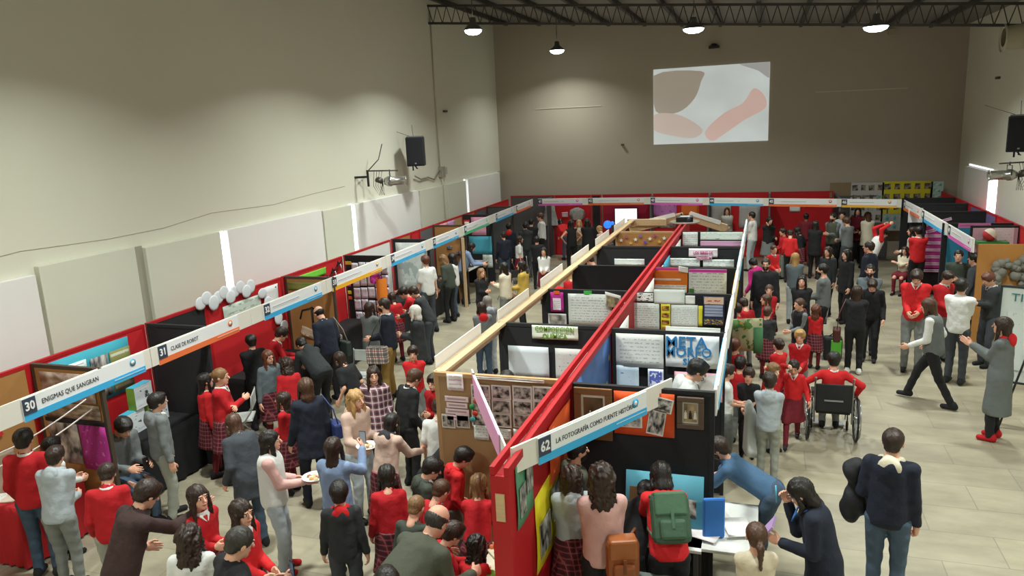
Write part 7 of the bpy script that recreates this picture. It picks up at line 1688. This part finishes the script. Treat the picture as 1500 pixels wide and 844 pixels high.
p_(846,643,1.70,-70,'front','short','k','hoodie','O','trousers','K','short haired bearded man in grey green hood under the 62 sign',beard=True,hood='O')
p_(950,728,1.45,-20,'lean','mop','k','jacket','K','trousers','K','person in black bending between the pink sweater and the green backpack',hood='K',lean=40,hz=1.04)
p_(742,543,1.6,0,'stand','mop','k','sweater','K','trousers','K','black haired person hidden behind the kraft photo board, only hair showing')
p_(1057,345,1.5,-40,'look','mop','db','sweater','R','trousers','GT','child in dark red behind the farthest island divider',kid=True) if False else None
p_(1230,430,1.35,30,'front','long','db','jacket','K','trousers','K','girl in black between the curly girl and the woman in black',fem=True,kid=True,hood=False) if False else None
# ================= things with the people
def wheelchair(inf, label):
    t = thing('wheelchair', label, 'wheelchair', inf['root'].location, inf['rz']); ms = mat('b0b4b8', .3, .05, metal=.7); mk = mat('17181b', .7, .1, 4, .2)
    MB().box((-.22, -.2, .42), (.22, .24, .46)).build('seat', mk, t, bevel=.01); MB().box((-.23, -.235, .46), (.23, -.2, .86)).build('backrest', mk, t, bevel=.012)
    MB().box((-.12, -.25, .62), (.12, -.236, .64)).build('back_strap', mat('8a8c8e', .6, .05), t)
    for s in (-1, 1):
        mb = MB(); R = .31; c = Vector((s*.31, -.05, R+.01)); n = 36
        pts = [c + Vector((0, R*math.cos(2*PI*k/n), R*math.sin(2*PI*k/n))) for k in range(n+1)]; mb.tube(pts, .017, 6, cap=False); w_ = mb.build('wheel', mat('1c1c1e', .6, .05), t)
        mb = MB(); pts = [c + Vector((s*.035, .27*math.cos(2*PI*k/n), .27*math.sin(2*PI*k/n))) for k in range(n+1)]; mb.tube(pts, .009, 6, cap=False); mb.build('push_rim', ms, w_)
        mb = MB()
        for k in range(14):
            a = 2*PI*k/14; mb.tube([c, c + Vector((0, .3*math.cos(a), .3*math.sin(a)))], .003, 4)
        mb.tube([c - Vector((.03,0,0)), c + Vector((.04,0,0))], .025, 10); mb.build('spokes', ms, w_)
        mb = MB(); mb.tube([(s*.24, -.22, .3), (s*.24, -.22, .95), (s*.24, -.32, .98)], .013, 6); mb.tube([(s*.24, -.2, .44), (s*.24, .3, .44), (s*.22, .42, .12)], .012, 6); mb.tube([(s*.25, -.2, .66), (s*.25, .15, .66), (s*.25, .18, .46)], .013, 6); mb.build('frame', ms, t)
        mb = MB(); c2 = Vector((s*.24, .3, .07)); mb.tube([c2 + Vector((0, .06*math.cos(2*PI*k/14), .06*math.sin(2*PI*k/14))) for k in range(15)], .014, 6, cap=False); mb.tube([c2, c2+Vector((0,0,.36))], .01, 6); mb.build('castor', mk, t)
        MB().box((s*.14-.07, .36, .03), (s*.14+.07, .52, .05)).build('footrest', ms, t); MB().box((s*.25-.025, -.18, .66), (s*.25+.025, .14, .69)).build('armrest', mk, t, bevel=.008)
wheelchair(wc, 'black and silver wheelchair carrying the boy in red, seen from behind')
# red jumper being pulled off, crest badges, poster held up
# clip board poster near children
p = PZ(1094, 492, 1.3); t = thing('held_poster', 'leaf and face pattern poster with a green edge above the children', 'poster', p, -.15)
MB().sheet((-.22, 0, -.26), (.44, 0, .05), (0, 0, .5), 3, 3, .01).build('sheet', paper('b8b890', '4a6a3a', 3, .3, .02, 200, [('4f7a3a', 3, .56), ('c8a03c', 4, .64)]), t); MB().sheet((.1, -.01, -.26), (.13, 0, .01), (0, 0, .4), 2, 2, .005).build('green_edge', mat('4f8a5c', .7, .05), t)
p = PZ(1112, 640, .75); t = thing('white_cloth', 'white cloth hanging from the hands of the boy in the dark T-shirt', 'cloth', (p.x-.1, p.y+.5, .75)); 
G_ = grid((-.25,-.18,-.52), (.25,.18,.28), .018); V, Q = nets(smin(cap(G_, (-.03,0,.2), (.02,0,-.36), .06, .13) + .012*np.sin(G_[...,0]*50), cap(G_, (0,0,.1), (.05,.02,-.4), .05, .1), .04), (-.25,-.18,-.52), .018); put('cloth', mesh_from('cloth', V, Q, [mat('cfd4d2', .8, .05, 5, .3)]), t)
p = PZ(1220, 500, .35); t = thing('school_bag', 'lime green and black school bag beside the little curly haired girl', 'bag', (p.x, p.y, .225)); MB().box((-.16,-.1,-.22), (.16,.1,.22)).build('bag_body', mat('1c2024', .7, .1), t, bevel=.04); MB().box((-.04,-.125,-.2), (.14,-.1,.18)).build('front_panel', mat('5cb83c', .7, .05), t, bevel=.02, label='lime green front'); mb = MB(); mb.tube([(-.06,0,.22),(0,0,.28),(.06,0,.22)], .012, 6); mb.build('handle', mat('1c2024', .7, .1), t)
